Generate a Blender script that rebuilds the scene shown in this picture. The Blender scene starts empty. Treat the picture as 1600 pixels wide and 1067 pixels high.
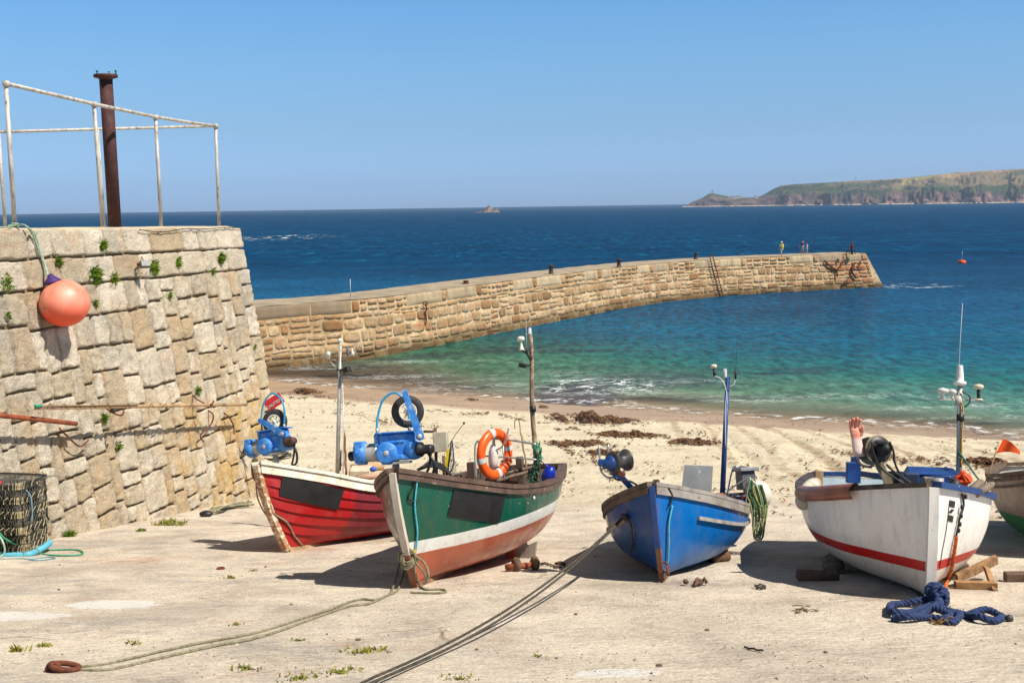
import bpy, bmesh, math, random
from mathutils import Vector as V, Matrix, noise, Euler
R = math.radians
rnd = random.Random(7)
scene = bpy.context.scene
COL = scene.collection

# ------------------------------------------------------------------ camera, sky, sun, exposure
CAMZ = 10.3; FPX = 1800.0
PITCH = math.atan(210/1800); ROLL = R(-.84)
CAMM = Matrix.Translation((0, 0, CAMZ)) @ Matrix.Rotation(math.pi/2-PITCH, 4, 'X') @ Matrix.Rotation(ROLL, 4, 'Z')
cd = bpy.data.cameras.new('camera'); cam = bpy.data.objects.new('camera', cd); COL.objects.link(cam)
cam.matrix_world = CAMM; cd.sensor_width = 36; cd.lens = 36*FPX/1600; cd.clip_start = .1; cd.clip_end = 90000
scene.camera = cam
SUN_EL = R(55); SUN_AZ = R(118)          # azimuth measured clockwise from +Y
w = bpy.data.worlds.new('World'); scene.world = w; w.use_nodes = True
nt = w.node_tree; nt.nodes.clear()
o_ = nt.nodes.new('ShaderNodeOutputWorld'); bg = nt.nodes.new('ShaderNodeBackground'); sk = nt.nodes.new('ShaderNodeTexSky')
sk.sky_type = 'NISHITA'; sk.sun_disc = False; sk.sun_elevation = SUN_EL; sk.sun_rotation = SUN_AZ
sk.air_density = 1.0; sk.dust_density = 0.35; sk.ozone_density = 2.2; sk.altitude = 0
bg.inputs[1].default_value = .09
tc_ = nt.nodes.new('ShaderNodeTexCoord'); sx_ = nt.nodes.new('ShaderNodeSeparateXYZ'); rp_ = nt.nodes.new('ShaderNodeValToRGB'); mx_ = nt.nodes.new('ShaderNodeMix')
mx_.data_type = 'RGBA'; mx_.blend_type = 'MULTIPLY'; mx_.inputs[0].default_value = 1; nt.links.new(tc_.outputs['Generated'], sx_.inputs[0]); nt.links.new(sx_.outputs[2], rp_.inputs[0])
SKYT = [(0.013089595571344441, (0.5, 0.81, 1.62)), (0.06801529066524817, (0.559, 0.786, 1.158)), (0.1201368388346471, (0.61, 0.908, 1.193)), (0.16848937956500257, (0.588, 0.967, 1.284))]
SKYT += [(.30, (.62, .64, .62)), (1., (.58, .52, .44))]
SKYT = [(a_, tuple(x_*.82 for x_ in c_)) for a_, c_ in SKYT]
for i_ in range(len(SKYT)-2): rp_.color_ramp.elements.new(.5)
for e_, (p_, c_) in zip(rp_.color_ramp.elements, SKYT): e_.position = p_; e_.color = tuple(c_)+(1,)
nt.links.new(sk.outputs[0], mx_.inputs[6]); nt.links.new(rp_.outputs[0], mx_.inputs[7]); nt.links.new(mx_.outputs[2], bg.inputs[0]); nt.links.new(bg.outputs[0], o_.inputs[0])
sd = bpy.data.lights.new('sun', 'SUN'); sd.energy = 4.2; sd.angle = R(.5); sd.color = (1, .95, .87)
so = bpy.data.objects.new('sun', sd); COL.objects.link(so)
SD = V((math.sin(SUN_AZ)*math.cos(SUN_EL), math.cos(SUN_AZ)*math.cos(SUN_EL), math.sin(SUN_EL)))
so.rotation_euler = SD.to_track_quat('Z', 'Y').to_euler()
vs = scene.view_settings; vs.view_transform = 'Standard'; vs.look = 'None'; vs.gamma = 1; vs.use_curve_mapping = False
vs.exposure = 0.58

# ------------------------------------------------------------------ geometry of the place
def ray(px, py):
    return (CAMM.to_3x3() @ V(((px-800)/FPX, -(py-533.5)/FPX, -1)))
def at(px, py, Y):                       # point of the place seen at a pixel, at world depth Y
    d = ray(px, py); return V((0, 0, CAMZ)) + d*(Y/d.y)
def atz(px, py, z):
    d = ray(px, py); return V((0, 0, CAMZ)) + d*((z-CAMZ)/d.z)
def proj(p):
    q = CAMM.inverted() @ V(p); return (800+FPX*q.x/-q.z, 533.5-FPX*q.y/-q.z)
SL = .165
def yw(x): return 60.9 - .574*x
def sm(a, b, x):
    t = min(1, max(0, (x-a)/(b-a))); return t*t*(3-2*t)
def gz0(x, y):
    if y < 26: return 8.25-SL*y
    Y = yw(x) ; z26 = 8.25-SL*26
    if Y < 34: Y = 34
    if y < Y:
        t = (y-26)/(Y-26); return z26*(1-t)*(1+.25*t*(1-t))
    return -.07*(y-Y)
def gz(x, y):
    z = gz0(x, y)
    a = 1 if y > 3 else 0
    z += .02*noise.noise(V((x*.5, y*.35, 1.3))) + .008*noise.noise(V((x*2.2, y*1.5, 4)))
    return z
def G(px, py, up=0.):                    # ground point seen at a pixel
    d = ray(px, py); lo, hi = 4., 75.
    for _ in range(40):
        m = (lo+hi)/2; p = V((0, 0, CAMZ)) + d*(m/d.y)
        if p.z > gz(p.x, p.y): lo = m
        else: hi = m
    p = V((0, 0, CAMZ)) + d*(lo/d.y); return V((p.x, p.y, gz(p.x, p.y)+up))

# ------------------------------------------------------------------ mesh helpers
class MB:
    def __init__(s): s.v = []; s.f = []; s.sm = []; s.mi = []; s.t = []; s.cur = 0; s.tint = .5
    def add(s, vs_, fs, smooth=True, tint=None):
        n = len(s.v); s.v += [V(p) for p in vs_]; s.t += [s.tint if tint is None else tint]*len(vs_)
        for f in fs: s.f.append([i+n for i in f]); s.sm.append(smooth); s.mi.append(s.cur)
        return s
    def box(s, c, size, M=None, bev=.0):
        hx, hy, hz = [a/2 for a in size]; c = V(c); pts = []
        b = min(bev, hx*.9, hy*.9, hz*.9)
        for sx in (-1, 1):
            for sy in (-1, 1):
                for sz in (-1, 1):
                    if b <= 0: pts.append(V((sx*hx, sy*hy, sz*hz)))
                    else: pts += [V((sx*hx, sy*(hy-b), sz*(hz-b))), V((sx*(hx-b), sy*hy, sz*(hz-b))), V((sx*(hx-b), sy*(hy-b), sz*hz))]
        if M is not None: pts = [M @ p for p in pts]
        pts = [p+c for p in pts]
        if b <= 0: return s.add(pts, [(0, 1, 3, 2), (4, 6, 7, 5), (0, 4, 5, 1), (2, 3, 7, 6), (0, 2, 6, 4), (1, 5, 7, 3)], False)
        return s.hull(pts)
    def hull(s, pts, smooth=False):
        bm = bmesh.new(); [bm.verts.new(p) for p in pts]
        bmesh.ops.convex_hull(bm, input=bm.verts[:]); bm.verts.ensure_lookup_table(); bm.verts.index_update()
        s.add([v.co.copy() for v in bm.verts], [[v.index for v in f.verts] for f in bm.faces], smooth); bm.free(); return s
    def tube(s, pts, r, n=8, cap=True, closed=False):
        pts = [V(p) for p in pts]; m = len(pts); rr = r if isinstance(r, (list, tuple)) else [r]*m
        vs_ = []; prev = None
        for i, p in enumerate(pts):
            a = pts[(i-1) % m] if (i > 0 or closed) else p; b = pts[(i+1) % m] if (i < m-1 or closed) else p
            d = (b-a); d = d.normalized() if d.length > 1e-9 else V((0, 0, 1))
            if prev is None:
                u = d.cross(V((0, 0, 1)))
                if u.length < .1: u = d.cross(V((1, 0, 0)))
            else: u = prev - d*prev.dot(d)
            u.normalize(); prev = u; q = d.cross(u)
            for k in range(n):
                t = 2*math.pi*k/n; vs_.append(p+(u*math.cos(t)+q*math.sin(t))*rr[i])
        fs = [(i*n+k, i*n+(k+1) % n, (i+1)*n+(k+1) % n, (i+1)*n+k) for i in range(m-1) for k in range(n)]
        if closed: fs += [((m-1)*n+k, (m-1)*n+(k+1) % n, (k+1) % n, k) for k in range(n)]
        elif cap: fs += [tuple(range(n)), tuple((m-1)*n+k for k in range(n))]
        return s.add(vs_, fs)
    def rod(s, a, b, r, n=10, r2=None): return s.tube([a, b], [r, r if r2 is None else r2], n)
    def lathe(s, prof, M, n=20):
        vs_ = []
        for (r, z) in prof:
            for k in range(n):
                t = 2*math.pi*k/n; vs_.append(M @ V((max(r, 1e-4)*math.cos(t), max(r, 1e-4)*math.sin(t), z)))
        m = len(prof); cl = tuple(prof[0]) == tuple(prof[-1])
        return s.add(vs_, [(i*n+k, i*n+(k+1) % n, (i+1)*n+(k+1) % n, (i+1)*n+k) for i in range(m-1) for k in range(n)]+([] if cl else [tuple(range(n)), tuple((m-1)*n+k for k in range(n))]))
    def ball(s, c, r, n=16, m=10, M=None):
        r = r if isinstance(r, (tuple, list)) else (r, r, r); M = M or Matrix.Identity(3); vs_ = []
        for i in range(m+1):
            a = math.pi*i/m
            for k in range(n):
                t = 2*math.pi*k/n; vs_.append(V(c)+M @ V((r[0]*math.sin(a)*math.cos(t), r[1]*math.sin(a)*math.sin(t), r[2]*math.cos(a))))
        return s.add(vs_, [(i*n+k, i*n+(k+1) % n, (i+1)*n+(k+1) % n, (i+1)*n+k) for i in range(m) for k in range(n)])
    def torus(s, M, Rr, r, n=40, m=12, a0=0, a1=2*math.pi):
        full = abs(a1-a0-2*math.pi) < 1e-6
        pts = [M @ V((Rr*math.cos(a0+(a1-a0)*i/n), Rr*math.sin(a0+(a1-a0)*i/n), 0)) for i in range(n if full else n+1)]
        return s.tube(pts, r, m, closed=full)
    def grid(s, fn, nu, nv, smooth=True, wrap=False):
        vs_ = [fn(i/nu, j/nv) for j in range(nv+1) for i in range(nu+1)]
        return s.add(vs_, [(j*(nu+1)+i, j*(nu+1)+i+1, (j+1)*(nu+1)+i+1, (j+1)*(nu+1)+i) for j in range(nv) for i in range(nu)], smooth)
    def sweep(s, pts, sides, ups, w_, h_, smooth=False):   # rectangular section
        vs_ = []
        for p, a, b in zip(pts, sides, ups):
            for (i, j) in ((-.5, -.5), (.5, -.5), (.5, .5), (-.5, .5)): vs_.append(V(p)+a*(i*w_)+b*(j*h_))
        m = len(pts)
        return s.add(vs_, [(i*4+k, i*4+(k+1) % 4, (i+1)*4+(k+1) % 4, (i+1)*4+k) for i in range(m-1) for k in range(4)]+[(0, 1, 2, 3), tuple(4*(m-1)+k for k in range(4))], smooth)
    def slab(s, poly, nrm, th):            # flat polygon with thickness
        poly = [V(p) for p in poly]; n = len(poly); d = V(nrm).normalized()*th
        return s.add(poly+[p-d for p in poly], [tuple(range(n)), tuple(range(2*n-1, n-1, -1))]+[(i, (i+1) % n, n+(i+1) % n, n+i) for i in range(n)], False)
    def build(s, name, mat, parent=None, origin=None, norm=True, wr=False):
        me = bpy.data.meshes.new(name); og = V(origin) if origin is not None else V((0, 0, 0))
        if wr: og = parent.location.copy()
        me.from_pydata([p-og for p in s.v], [], s.f)
        me.polygons.foreach_set('use_smooth', s.sm); me.polygons.foreach_set('material_index', s.mi)
        ms = mat if isinstance(mat, (list, tuple)) else [mat]
        for m in ms: me.materials.append(m)
        if min(s.t, default=.5) != max(s.t, default=.5):
            at_ = me.attributes.new('tint', 'FLOAT', 'POINT'); at_.data.foreach_set('value', s.t)
        if norm and len(s.f) < 60000:
            bm = bmesh.new(); bm.from_mesh(me); bmesh.ops.recalc_face_normals(bm, faces=bm.faces[:]); bm.to_mesh(me); bm.free()
        me.update()
        ob = bpy.data.objects.new(name, me); COL.objects.link(ob)
        if parent is not None: ob.parent = parent
        ob.location = V((0, 0, 0)) if wr else og
        return ob
def tag(o, label=None, cat=None, group=None, kind=None):
    if label: o['label'] = label
    if cat: o['category'] = cat
    if group: o['group'] = group
    if kind: o['kind'] = kind
    return o
def empty(name, loc, label, cat, group=None, M=None):
    o = bpy.data.objects.new(name, None); COL.objects.link(o); o.empty_display_size = .2
    if M is not None: o.matrix_world = M
    else: o.location = loc
    return tag(o, label, cat, group)
def copy_tree(o, parent=None):
    c = o.copy(); COL.objects.link(c)
    if parent is not None: c.parent = parent
    for ch in list(o.children): copy_tree(ch, c)
    return c
def cr(pts, n=6, closed=False):           # smooth curve through points
    pts = [V(p) for p in pts]; out = []; m = len(pts)
    for i in range(m if closed else m-1):
        g = lambda k: pts[k % m] if closed else pts[max(0, min(m-1, k))]
        p0, p1, p2, p3 = g(i-1), g(i), g(i+1), g(i+2)
        for j in range(n):
            t = j/n; out.append(.5*((2*p1)+(p2-p0)*t+(2*p0-5*p1+4*p2-p3)*t*t+(3*p1-p0-3*p2+p3)*t**3))
    if not closed: out.append(pts[-1])
    return out
def axisM(p, d, up=None):                 # matrix with local Z along d
    d = V(d).normalized(); return Matrix.Translation(p) @ d.to_track_quat('Z', 'Y').to_matrix().to_4x4()
def lerp_tab(tab, x):                     # monotone cubic through a table
    n = len(tab)
    if x <= tab[0][0]: return tab[0][1]
    if x >= tab[-1][0]: return tab[-1][1]
    k = max(i for i in range(n-1) if tab[i][0] <= x)
    def sl(i): return (tab[i+1][1]-tab[i][1])/(tab[i+1][0]-tab[i][0])
    def dv(i):
        if i == 0: return sl(0)
        if i == n-1: return sl(n-2)
        a, b = sl(i-1), sl(i); return 0 if a*b <= 0 else 2*a*b/(a+b)*.5+min(abs(a+b)/2, 3*min(abs(a), abs(b)))*(.5 if a > 0 else -.5)
    h = tab[k+1][0]-tab[k][0]; t = (x-tab[k][0])/h; y0, y1 = tab[k][1], tab[k+1][1]; m0, m1 = dv(k)*h, dv(k+1)*h
    return (2*t**3-3*t*t+1)*y0+(t**3-2*t*t+t)*m0+(-2*t**3+3*t*t)*y1+(t**3-t*t)*m1
def twist(mb, pts, r, pitch=.09, n=6, strands=3):          # laid rope of three strands
    P = [V(pts[0])]; step = .013
    for a, b in zip(pts, pts[1:]):
        a, b = V(a), V(b); L = (b-a).length; k = max(1, int(L/step))
        for j in range(1, k+1): P.append(a.lerp(b, j/k))
    for q in range(strands):
        prev = None; out = []; s_ = 0
        for i, p in enumerate(P):
            d = (P[min(i+1, len(P)-1)]-P[max(i-1, 0)]); d = d.normalized() if d.length > 1e-9 else V((1, 0, 0))
            if prev is None:
                u = d.cross(V((0, 0, 1)))
                if u.length < .1: u = d.cross(V((1, 0, 0)))
            else: u = prev-d*prev.dot(d)
            u.normalize(); prev = u; c = d.cross(u)
            if i: s_ += (p-P[i-1]).length
            a = 2*math.pi*(s_/pitch+q/strands); out.append(p+(u*math.cos(a)+c*math.sin(a))*r*.5)
        mb.tube(out, r*.56, n)

# ------------------------------------------------------------------ materials
def lin(c):
    return tuple(((x/255+.055)/1.055)**2.4 if x/255 > .04045 else x/255/12.92 for x in c)+(1,)
class NT:
    def __init__(s, name):
        s.m = bpy.data.materials.new(name); s.m.use_nodes = True; s.t = s.m.node_tree; s.b = s.t.nodes['Principled BSDF']
        s.out = s.t.nodes['Material Output']
    def n(s, typ, ins=None, **kw):
        x = s.t.nodes.new('ShaderNode'+typ)
        for k, v_ in kw.items(): setattr(x, k, v_)
        for k, v_ in (ins or {}).items(): s.set(x.inputs[k], v_)
        return x
    def set(s, sock, v_):
        if isinstance(v_, bpy.types.NodeSocket): s.t.links.new(v_, sock)
        else: sock.default_value = v_
    def co(s, kind='Object'): return s.n('TexCoord').outputs[kind]
    def pos(s): return s.n('NewGeometry').outputs['Position']
    def mapp(s, v_, sc=(1, 1, 1), rot=(0, 0, 0), loc=(0, 0, 0)): return s.n('Mapping', {'Vector': v_, 'Scale': sc, 'Rotation': rot, 'Location': loc}).outputs[0]
    def noise(s, v_, sc, det=4, rough=.55, dist=0): return s.n('TexNoise', {'Vector': v_, 'Scale': sc, 'Detail': det, 'Roughness': rough, 'Distortion': dist}).outputs[0]
    def vor(s, v_, sc, feat='F1', out='Distance'): return s.n('TexVoronoi', {'Vector': v_, 'Scale': sc}, feature=feat).outputs[out]
    def ramp(s, f, stops, interp='LINEAR'):
        x = s.n('ValToRGB', {'Fac': f}); e = x.color_ramp.elements; x.color_ramp.interpolation = interp
        while len(e) < len(stops): e.new(.5)
        for el, (p, c) in zip(e, sorted(stops, key=lambda q: q[0])):
            el.position = p; el.color = c if isinstance(c, tuple) else (c, c, c, 1)
        return x.outputs[0]
    def mix(s, f, a, b, mode='MIX'):
        x = s.n('Mix', data_type='RGBA', blend_type=mode)
        s.set(x.inputs[0], f); s.set(x.inputs[6], a); s.set(x.inputs[7], b); return x.outputs[2]
    def math(s, op, a, b=0., c=None, clamp=False):
        x = s.n('Math', operation=op, use_clamp=clamp); s.set(x.inputs[0], a); s.set(x.inputs[1], b)
        if c is not None: s.set(x.inputs[2], c)
        return x.outputs[0]
    def sep(s, v_): return s.n('SeparateXYZ', {0: v_}).outputs
    def mr(s, v_, a, b, c=0., d=1., smooth=True):
        x = s.n('MapRange', {'Value': v_, 'From Min': a, 'From Max': b, 'To Min': c, 'To Max': d}); 
        if smooth: x.interpolation_type = 'SMOOTHSTEP'
        return x.outputs[0]
    def bump(s, h, st=.3, dist=.02, nrm=None):
        x = s.n('Bump', {'Height': h, 'Strength': st, 'Distance': dist})
        if nrm is not None: s.set(x.inputs['Normal'], nrm)
        return x.outputs[0]
    def fin(s, col=None, rough=None, normal=None, metal=None, spec=None):
        for k, v_ in (('Base Color', col), ('Roughness', rough), ('Normal', normal), ('Metallic', metal), ('Specular IOR Level', spec)):
            if v_ is not None: s.set(s.b.inputs[k], v_)
        return s.m
MC = {}
def pm(name, c, rough=.6, c2=None, sc=6, thr=(.4, .65), bump=.15, bsc=60, bd=.004, metal=0, c3=None, thr3=(.62, .66), sc3=14, spec=.5, stretch=(1, 1, 1)):
    """procedural worn material: base colour c, broad variation c2, chips/stains c3"""
    if name in MC: return MC[name]
    n = NT(name); co = n.mapp(n.co(), stretch)
    c2 = c2 or tuple(x*.82 for x in c)
    col = n.mix(n.ramp(n.noise(co, sc, 5), [(thr[0], 0.), (thr[1], 1.)]), lin(c), lin(c2))
    if c3: col = n.mix(n.ramp(n.noise(co, sc3, 6, .65), [(thr3[0], 0.), (thr3[1], 1.)]), col, lin(c3))
    fine = n.noise(co, bsc, 4)
    col = n.mix(.25, col, n.mix(1., col, n.ramp(fine, [(.3, .6), (.7, 1.25)]), 'MULTIPLY'))
    rr = n.mr(n.noise(co, sc*1.7, 3), .3, .7, max(.05, rough-.08), min(1, rough+.12))
    MC[name] = n.fin(col, rr, n.bump(fine, bump, bd), metal, spec); return MC[name]

# ------------------------------------------------------------------ ground, beach, water, sky edge
def make_ground():
    nx, ny = 340, 430
    rows = [];
    ys = [-5+ (26+5)*(i/260) for i in range(260)]; y = 26.
    while len(ys) < ny: ys.append(y); y += .12+ (y-26)*.011
    L_ = len(ys); vs_ = []
    for y in ys:
        for i in range(nx+1):
            x = (i/nx*2-1)*(.62*max(y, 0)+9)
            z = gz(x, y)
            if y > 20:          # sand: soft humps and tyre tracks
                m = sm(20, 24, y)*sm(0, 9, yw(x)-y)
                z += m*(.035*noise.noise(V((x*.9, y*.45, 9)))+.012*noise.noise(V((x*4, y*2.5, 3))))
                tk = sm(5, 6.5, x)*(1-sm(15, 17, x))*sm(22, 26, y)*sm(4, 9, yw(x)-y)
                if tk > 0:
                    q = (x-.12*y+.25*noise.noise(V((x*.3, y*.12, 0)))); z += tk*(-.14)*max(0, math.sin(q*3.1))**5*(.7+.3*math.sin(y*11))+tk*.05*noise.noise(V((x*3, y*1.2, 6)))
            elif y > 3:
                rk = noise.noise(V((x*.55+2, y*.8, 7)))
                z += .018*max(0, rk)*(1 if abs(x) < 30 else 0)
            vs_.append(V((x, y, z)))
    a = MB(); b = MB(); w1 = nx+1
    fa, fb = [], []
    for j in range(L_-1):
        for i in range(nx):
            p = vs_[j*w1+i]; e = 21+1.3*noise.noise(V((p.x*.35, 0, 2)))+.5*noise.noise(V((p.x*1.7, 3, 2)))
            (fa if p.y < e else fb).append((j*w1+i, j*w1+i+1, (j+1)*w1+i+1, (j+1)*w1+i))
    for mb, fs in ((a, fa), (b, fb)):
        used = sorted({k for f in fs for k in f}); idx = {k: n for n, k in enumerate(used)}
        mb.add([vs_[k] for k in used], [tuple(idx[k] for k in f) for f in fs])
    # slipway: weathered pale rock and concrete
    n = NT('slipway_stone'); p = n.pos()
    st = n.mapp(p, (.9, 1.05, 1), (0, 0, .3))
    col = n.ramp(n.noise(st, 1.1, 8, .62, .4), [(.30, lin((186, 170, 152))), (.46, lin((218, 202, 180))), (.62, lin((234, 218, 194))), (.75, lin((208, 196, 182)))])
    leftm = n.mr(n.sep(p)[0], 1.5, -2.5)
    pink = n.ramp(n.noise(n.mapp(p, (.8, 1.2, 1), (0, 0, -.1), (5, 3, 0)), 1.1, 8, .68), [(.58, 0.), (.66, 1.)])
    col = n.mix(n.math('MULTIPLY', n.math('MULTIPLY', pink, leftm), .5), col, lin((196, 150, 120)))
    gry = n.ramp(n.noise(n.mapp(p, (.8, 1.4, 1), (0, 0, .05), (1, 9, 0)), 1.0, 9, .72), [(.52, 0.), (.62, 1.)])
    col = n.mix(n.math('MULTIPLY', n.math('MULTIPLY', gry, leftm), .55), col, lin((168, 162, 154)))
    st2 = n.ramp(n.noise(n.mapp(p, (1.2, 14, 1), (0, 0, .03)), 2, 6, .7), [(.45, 0.), (.7, 1.)])
    col = n.mix(n.math('MULTIPLY', st2, .12), col, lin((176, 158, 134)))
    brn = n.ramp(n.noise(n.mapp(p, (.6, 1., 1), (0, 0, .3), (7, 2, 0)), .8, 8, .72, .6), [(.55, 0.), (.66, 1.)])
    col = n.mix(n.math('MULTIPLY', n.math('MULTIPLY', brn, n.mr(n.sep(p)[1], 11, 16)), .5), col, lin((176, 142, 102)))
    blo = n.noise(n.mapp(p, (1, 1.3, 1), (0, 0, .5), (3, 8, 0)), .5, 6, .6); col = n.mix(1., col, n.ramp(blo, [(.35, .88), (.6, 1.04)]), 'MULTIPLY')
    fine = n.noise(p, 34, 7, .82); med = n.noise(n.mapp(p, (.8, 1.8, 1)), 7, 8, .75)
    col = n.mix(1., col, n.mix(1., n.ramp(fine, [(.34, .42), (.45, .88), (.55, 1.04), (.68, 1.2)]), n.ramp(med, [(.33, .74), (.47, .98), (.65, 1.08)]), 'MULTIPLY'), 'MULTIPLY')
    spk = n.math('MULTIPLY', n.ramp(n.vor(p, 26), [(.0, 1.), (.14, 0.)]), n.ramp(n.noise(p, 3, 4), [(.48, 0.), (.6, 1.)]))
    col = n.mix(n.math('MULTIPLY', spk, .8), col, lin((98, 82, 66)))
    crk = n.ramp(n.n('TexVoronoi', {'Vector': n.mix(.12, n.mapp(p, (.5, 1.1, 1), (0, 0, .2)), n.n('TexNoise', {'Vector': p, 'Scale': 2.5, 'Detail': 5}).outputs[1]), 'Scale': 1.0}, feature='DISTANCE_TO_EDGE').outputs[0], [(.0, 1.), (.012, 0.)])
    crk = n.math('MULTIPLY', crk, n.ramp(n.noise(p, .7, 3), [(.6, 0.), (.68, 1.)]))
    col = n.mix(n.math('MULTIPLY', crk, .5), col, lin((110, 95, 78)))
    for (px, py, rx, ry) in ((172, 944, .55, .26), (968, 1051, .36, .15), (22, 963, .6, .25)):   # old white paint patches
        g = G(px, py); d = n.mapp(p, (1/rx, 1/ry, .0001), (0, 0, 0), (-g.x/rx, -g.y/ry, 0))
        ln = n.n('VectorMath', {0: d}, operation='LENGTH').outputs['Value']
        ln = n.math('ADD', ln, n.math('MULTIPLY', n.noise(p, 5, 6, .7), .9))
        col = n.mix(n.mr(ln, 1.35, 1.25, 0, .75), col, lin((232, 228, 218)))
    h = n.math('ADD', n.math('ADD', n.math('MULTIPLY', n.noise(n.mapp(p, (1, 2.2, 1)), 9, 7, .65), 1.2), n.math('MULTIPLY', fine, .25)), n.math('MULTIPLY', crk, -.6))
    slip = n.fin(col, .93, n.bump(h, .9, .05), spec=.2)
    # beach sand, wet towards the water line
    n = NT('beach_sand'); p = n.pos(); s3 = n.sep(p)
    wl = n.math('SUBTRACT', n.math('ADD', s3[1], n.math('MULTIPLY', s3[0], .574)), 60.9)
    wl = n.math('ADD', wl, n.math('MULTIPLY', n.math('SUBTRACT', n.noise(p, .22, 3), .5), 5))
    col = n.ramp(n.noise(n.mapp(p, (.5, 1, 1)), .8, 6, .6), [(.3, lin((200, 184, 154))), (.55, lin((220, 204, 174))), (.75, lin((230, 216, 188)))])
    wet = n.mr(wl, -11.5, -8.5)
    wcol = n.ramp(n.noise(p, .4, 5), [(.35, lin((158, 132, 106))), (.65, lin((182, 154, 124)))])
    bits = n.math('MULTIPLY', n.ramp(n.vor(n.mapp(p, (1, .8, 1)), 4.5), [(.0, 1.), (.13, 0.)]), n.ramp(n.noise(p, .35, 4), [(.46, 0.), (.56, 1.)]))
    col = n.mix(wet, col, wcol)
    fine = n.noise(p, 30, 5, .7)
    col = n.mix(.5, col, n.mix(1., col, n.ramp(fine, [(.3, .7), (.7, 1.2)]), 'MULTIPLY'))
    col = n.mix(n.math('MULTIPLY', bits, .75), col, lin((84, 62, 44)))
    tq = n.math('ADD', n.math('SUBTRACT', s3[0], n.math('MULTIPLY', s3[1], .12)), n.math('MULTIPLY', n.noise(p, .25, 3), .9))
    tr_ = n.ramp(n.math('SINE', n.math('MULTIPLY', tq, 5.2)), [(.55, 0.), (.9, 1.)])
    tm_ = n.math('MULTIPLY', n.math('MULTIPLY', n.mr(s3[0], 4.5, 6), n.mr(s3[0], 16, 13)), n.math('MULTIPLY', n.mr(s3[1], 21.5, 24), n.mr(wl, -6.5, -9)))
    tr_ = n.math('MULTIPLY', n.math('MULTIPLY', tr_, tm_), n.ramp(n.noise(n.mapp(p, (1, 1.5, 1)), 1.3, 6, .7), [(.38, 0.), (.56, 1.)]))
    col = n.mix(n.math('MULTIPLY', tr_, .75), col, lin((158, 132, 100)))
    weed = n.math('MULTIPLY', n.ramp(n.noise(n.mapp(p, (.5, 1.3, 1)), .42, 7, .7), [(.57, 0.), (.63, 1.)]), n.mr(wl, -3, 3))
    col = n.mix(n.math('MULTIPLY', weed, .85), col, lin((66, 50, 46)))
    hh = n.math('ADD', n.math('ADD', n.noise(n.mapp(p, (1, .6, 1)), 2.2, 7, .65), n.math('MULTIPLY', n.ramp(n.vor(n.mapp(p, (1, .7, 1)), 2.6), [(.0, 0.), (.35, 1.)]), .35)), n.math('MULTIPLY', fine, .3))
    bs = n.math('SUBTRACT', .7, n.math('MULTIPLY', wet, .6))
    bmp = n.bump(hh, .8, .2); n.set(bmp.node.inputs['Strength'], bs)
    sand = n.fin(col, n.math('SUBTRACT', .95, n.math('MULTIPLY', wet, .5)), bmp, spec=.25)
    tag(a.build('slipway', slip, norm=False), kind='structure'); tag(b.build('beach', sand, norm=False), kind='structure')

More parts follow.
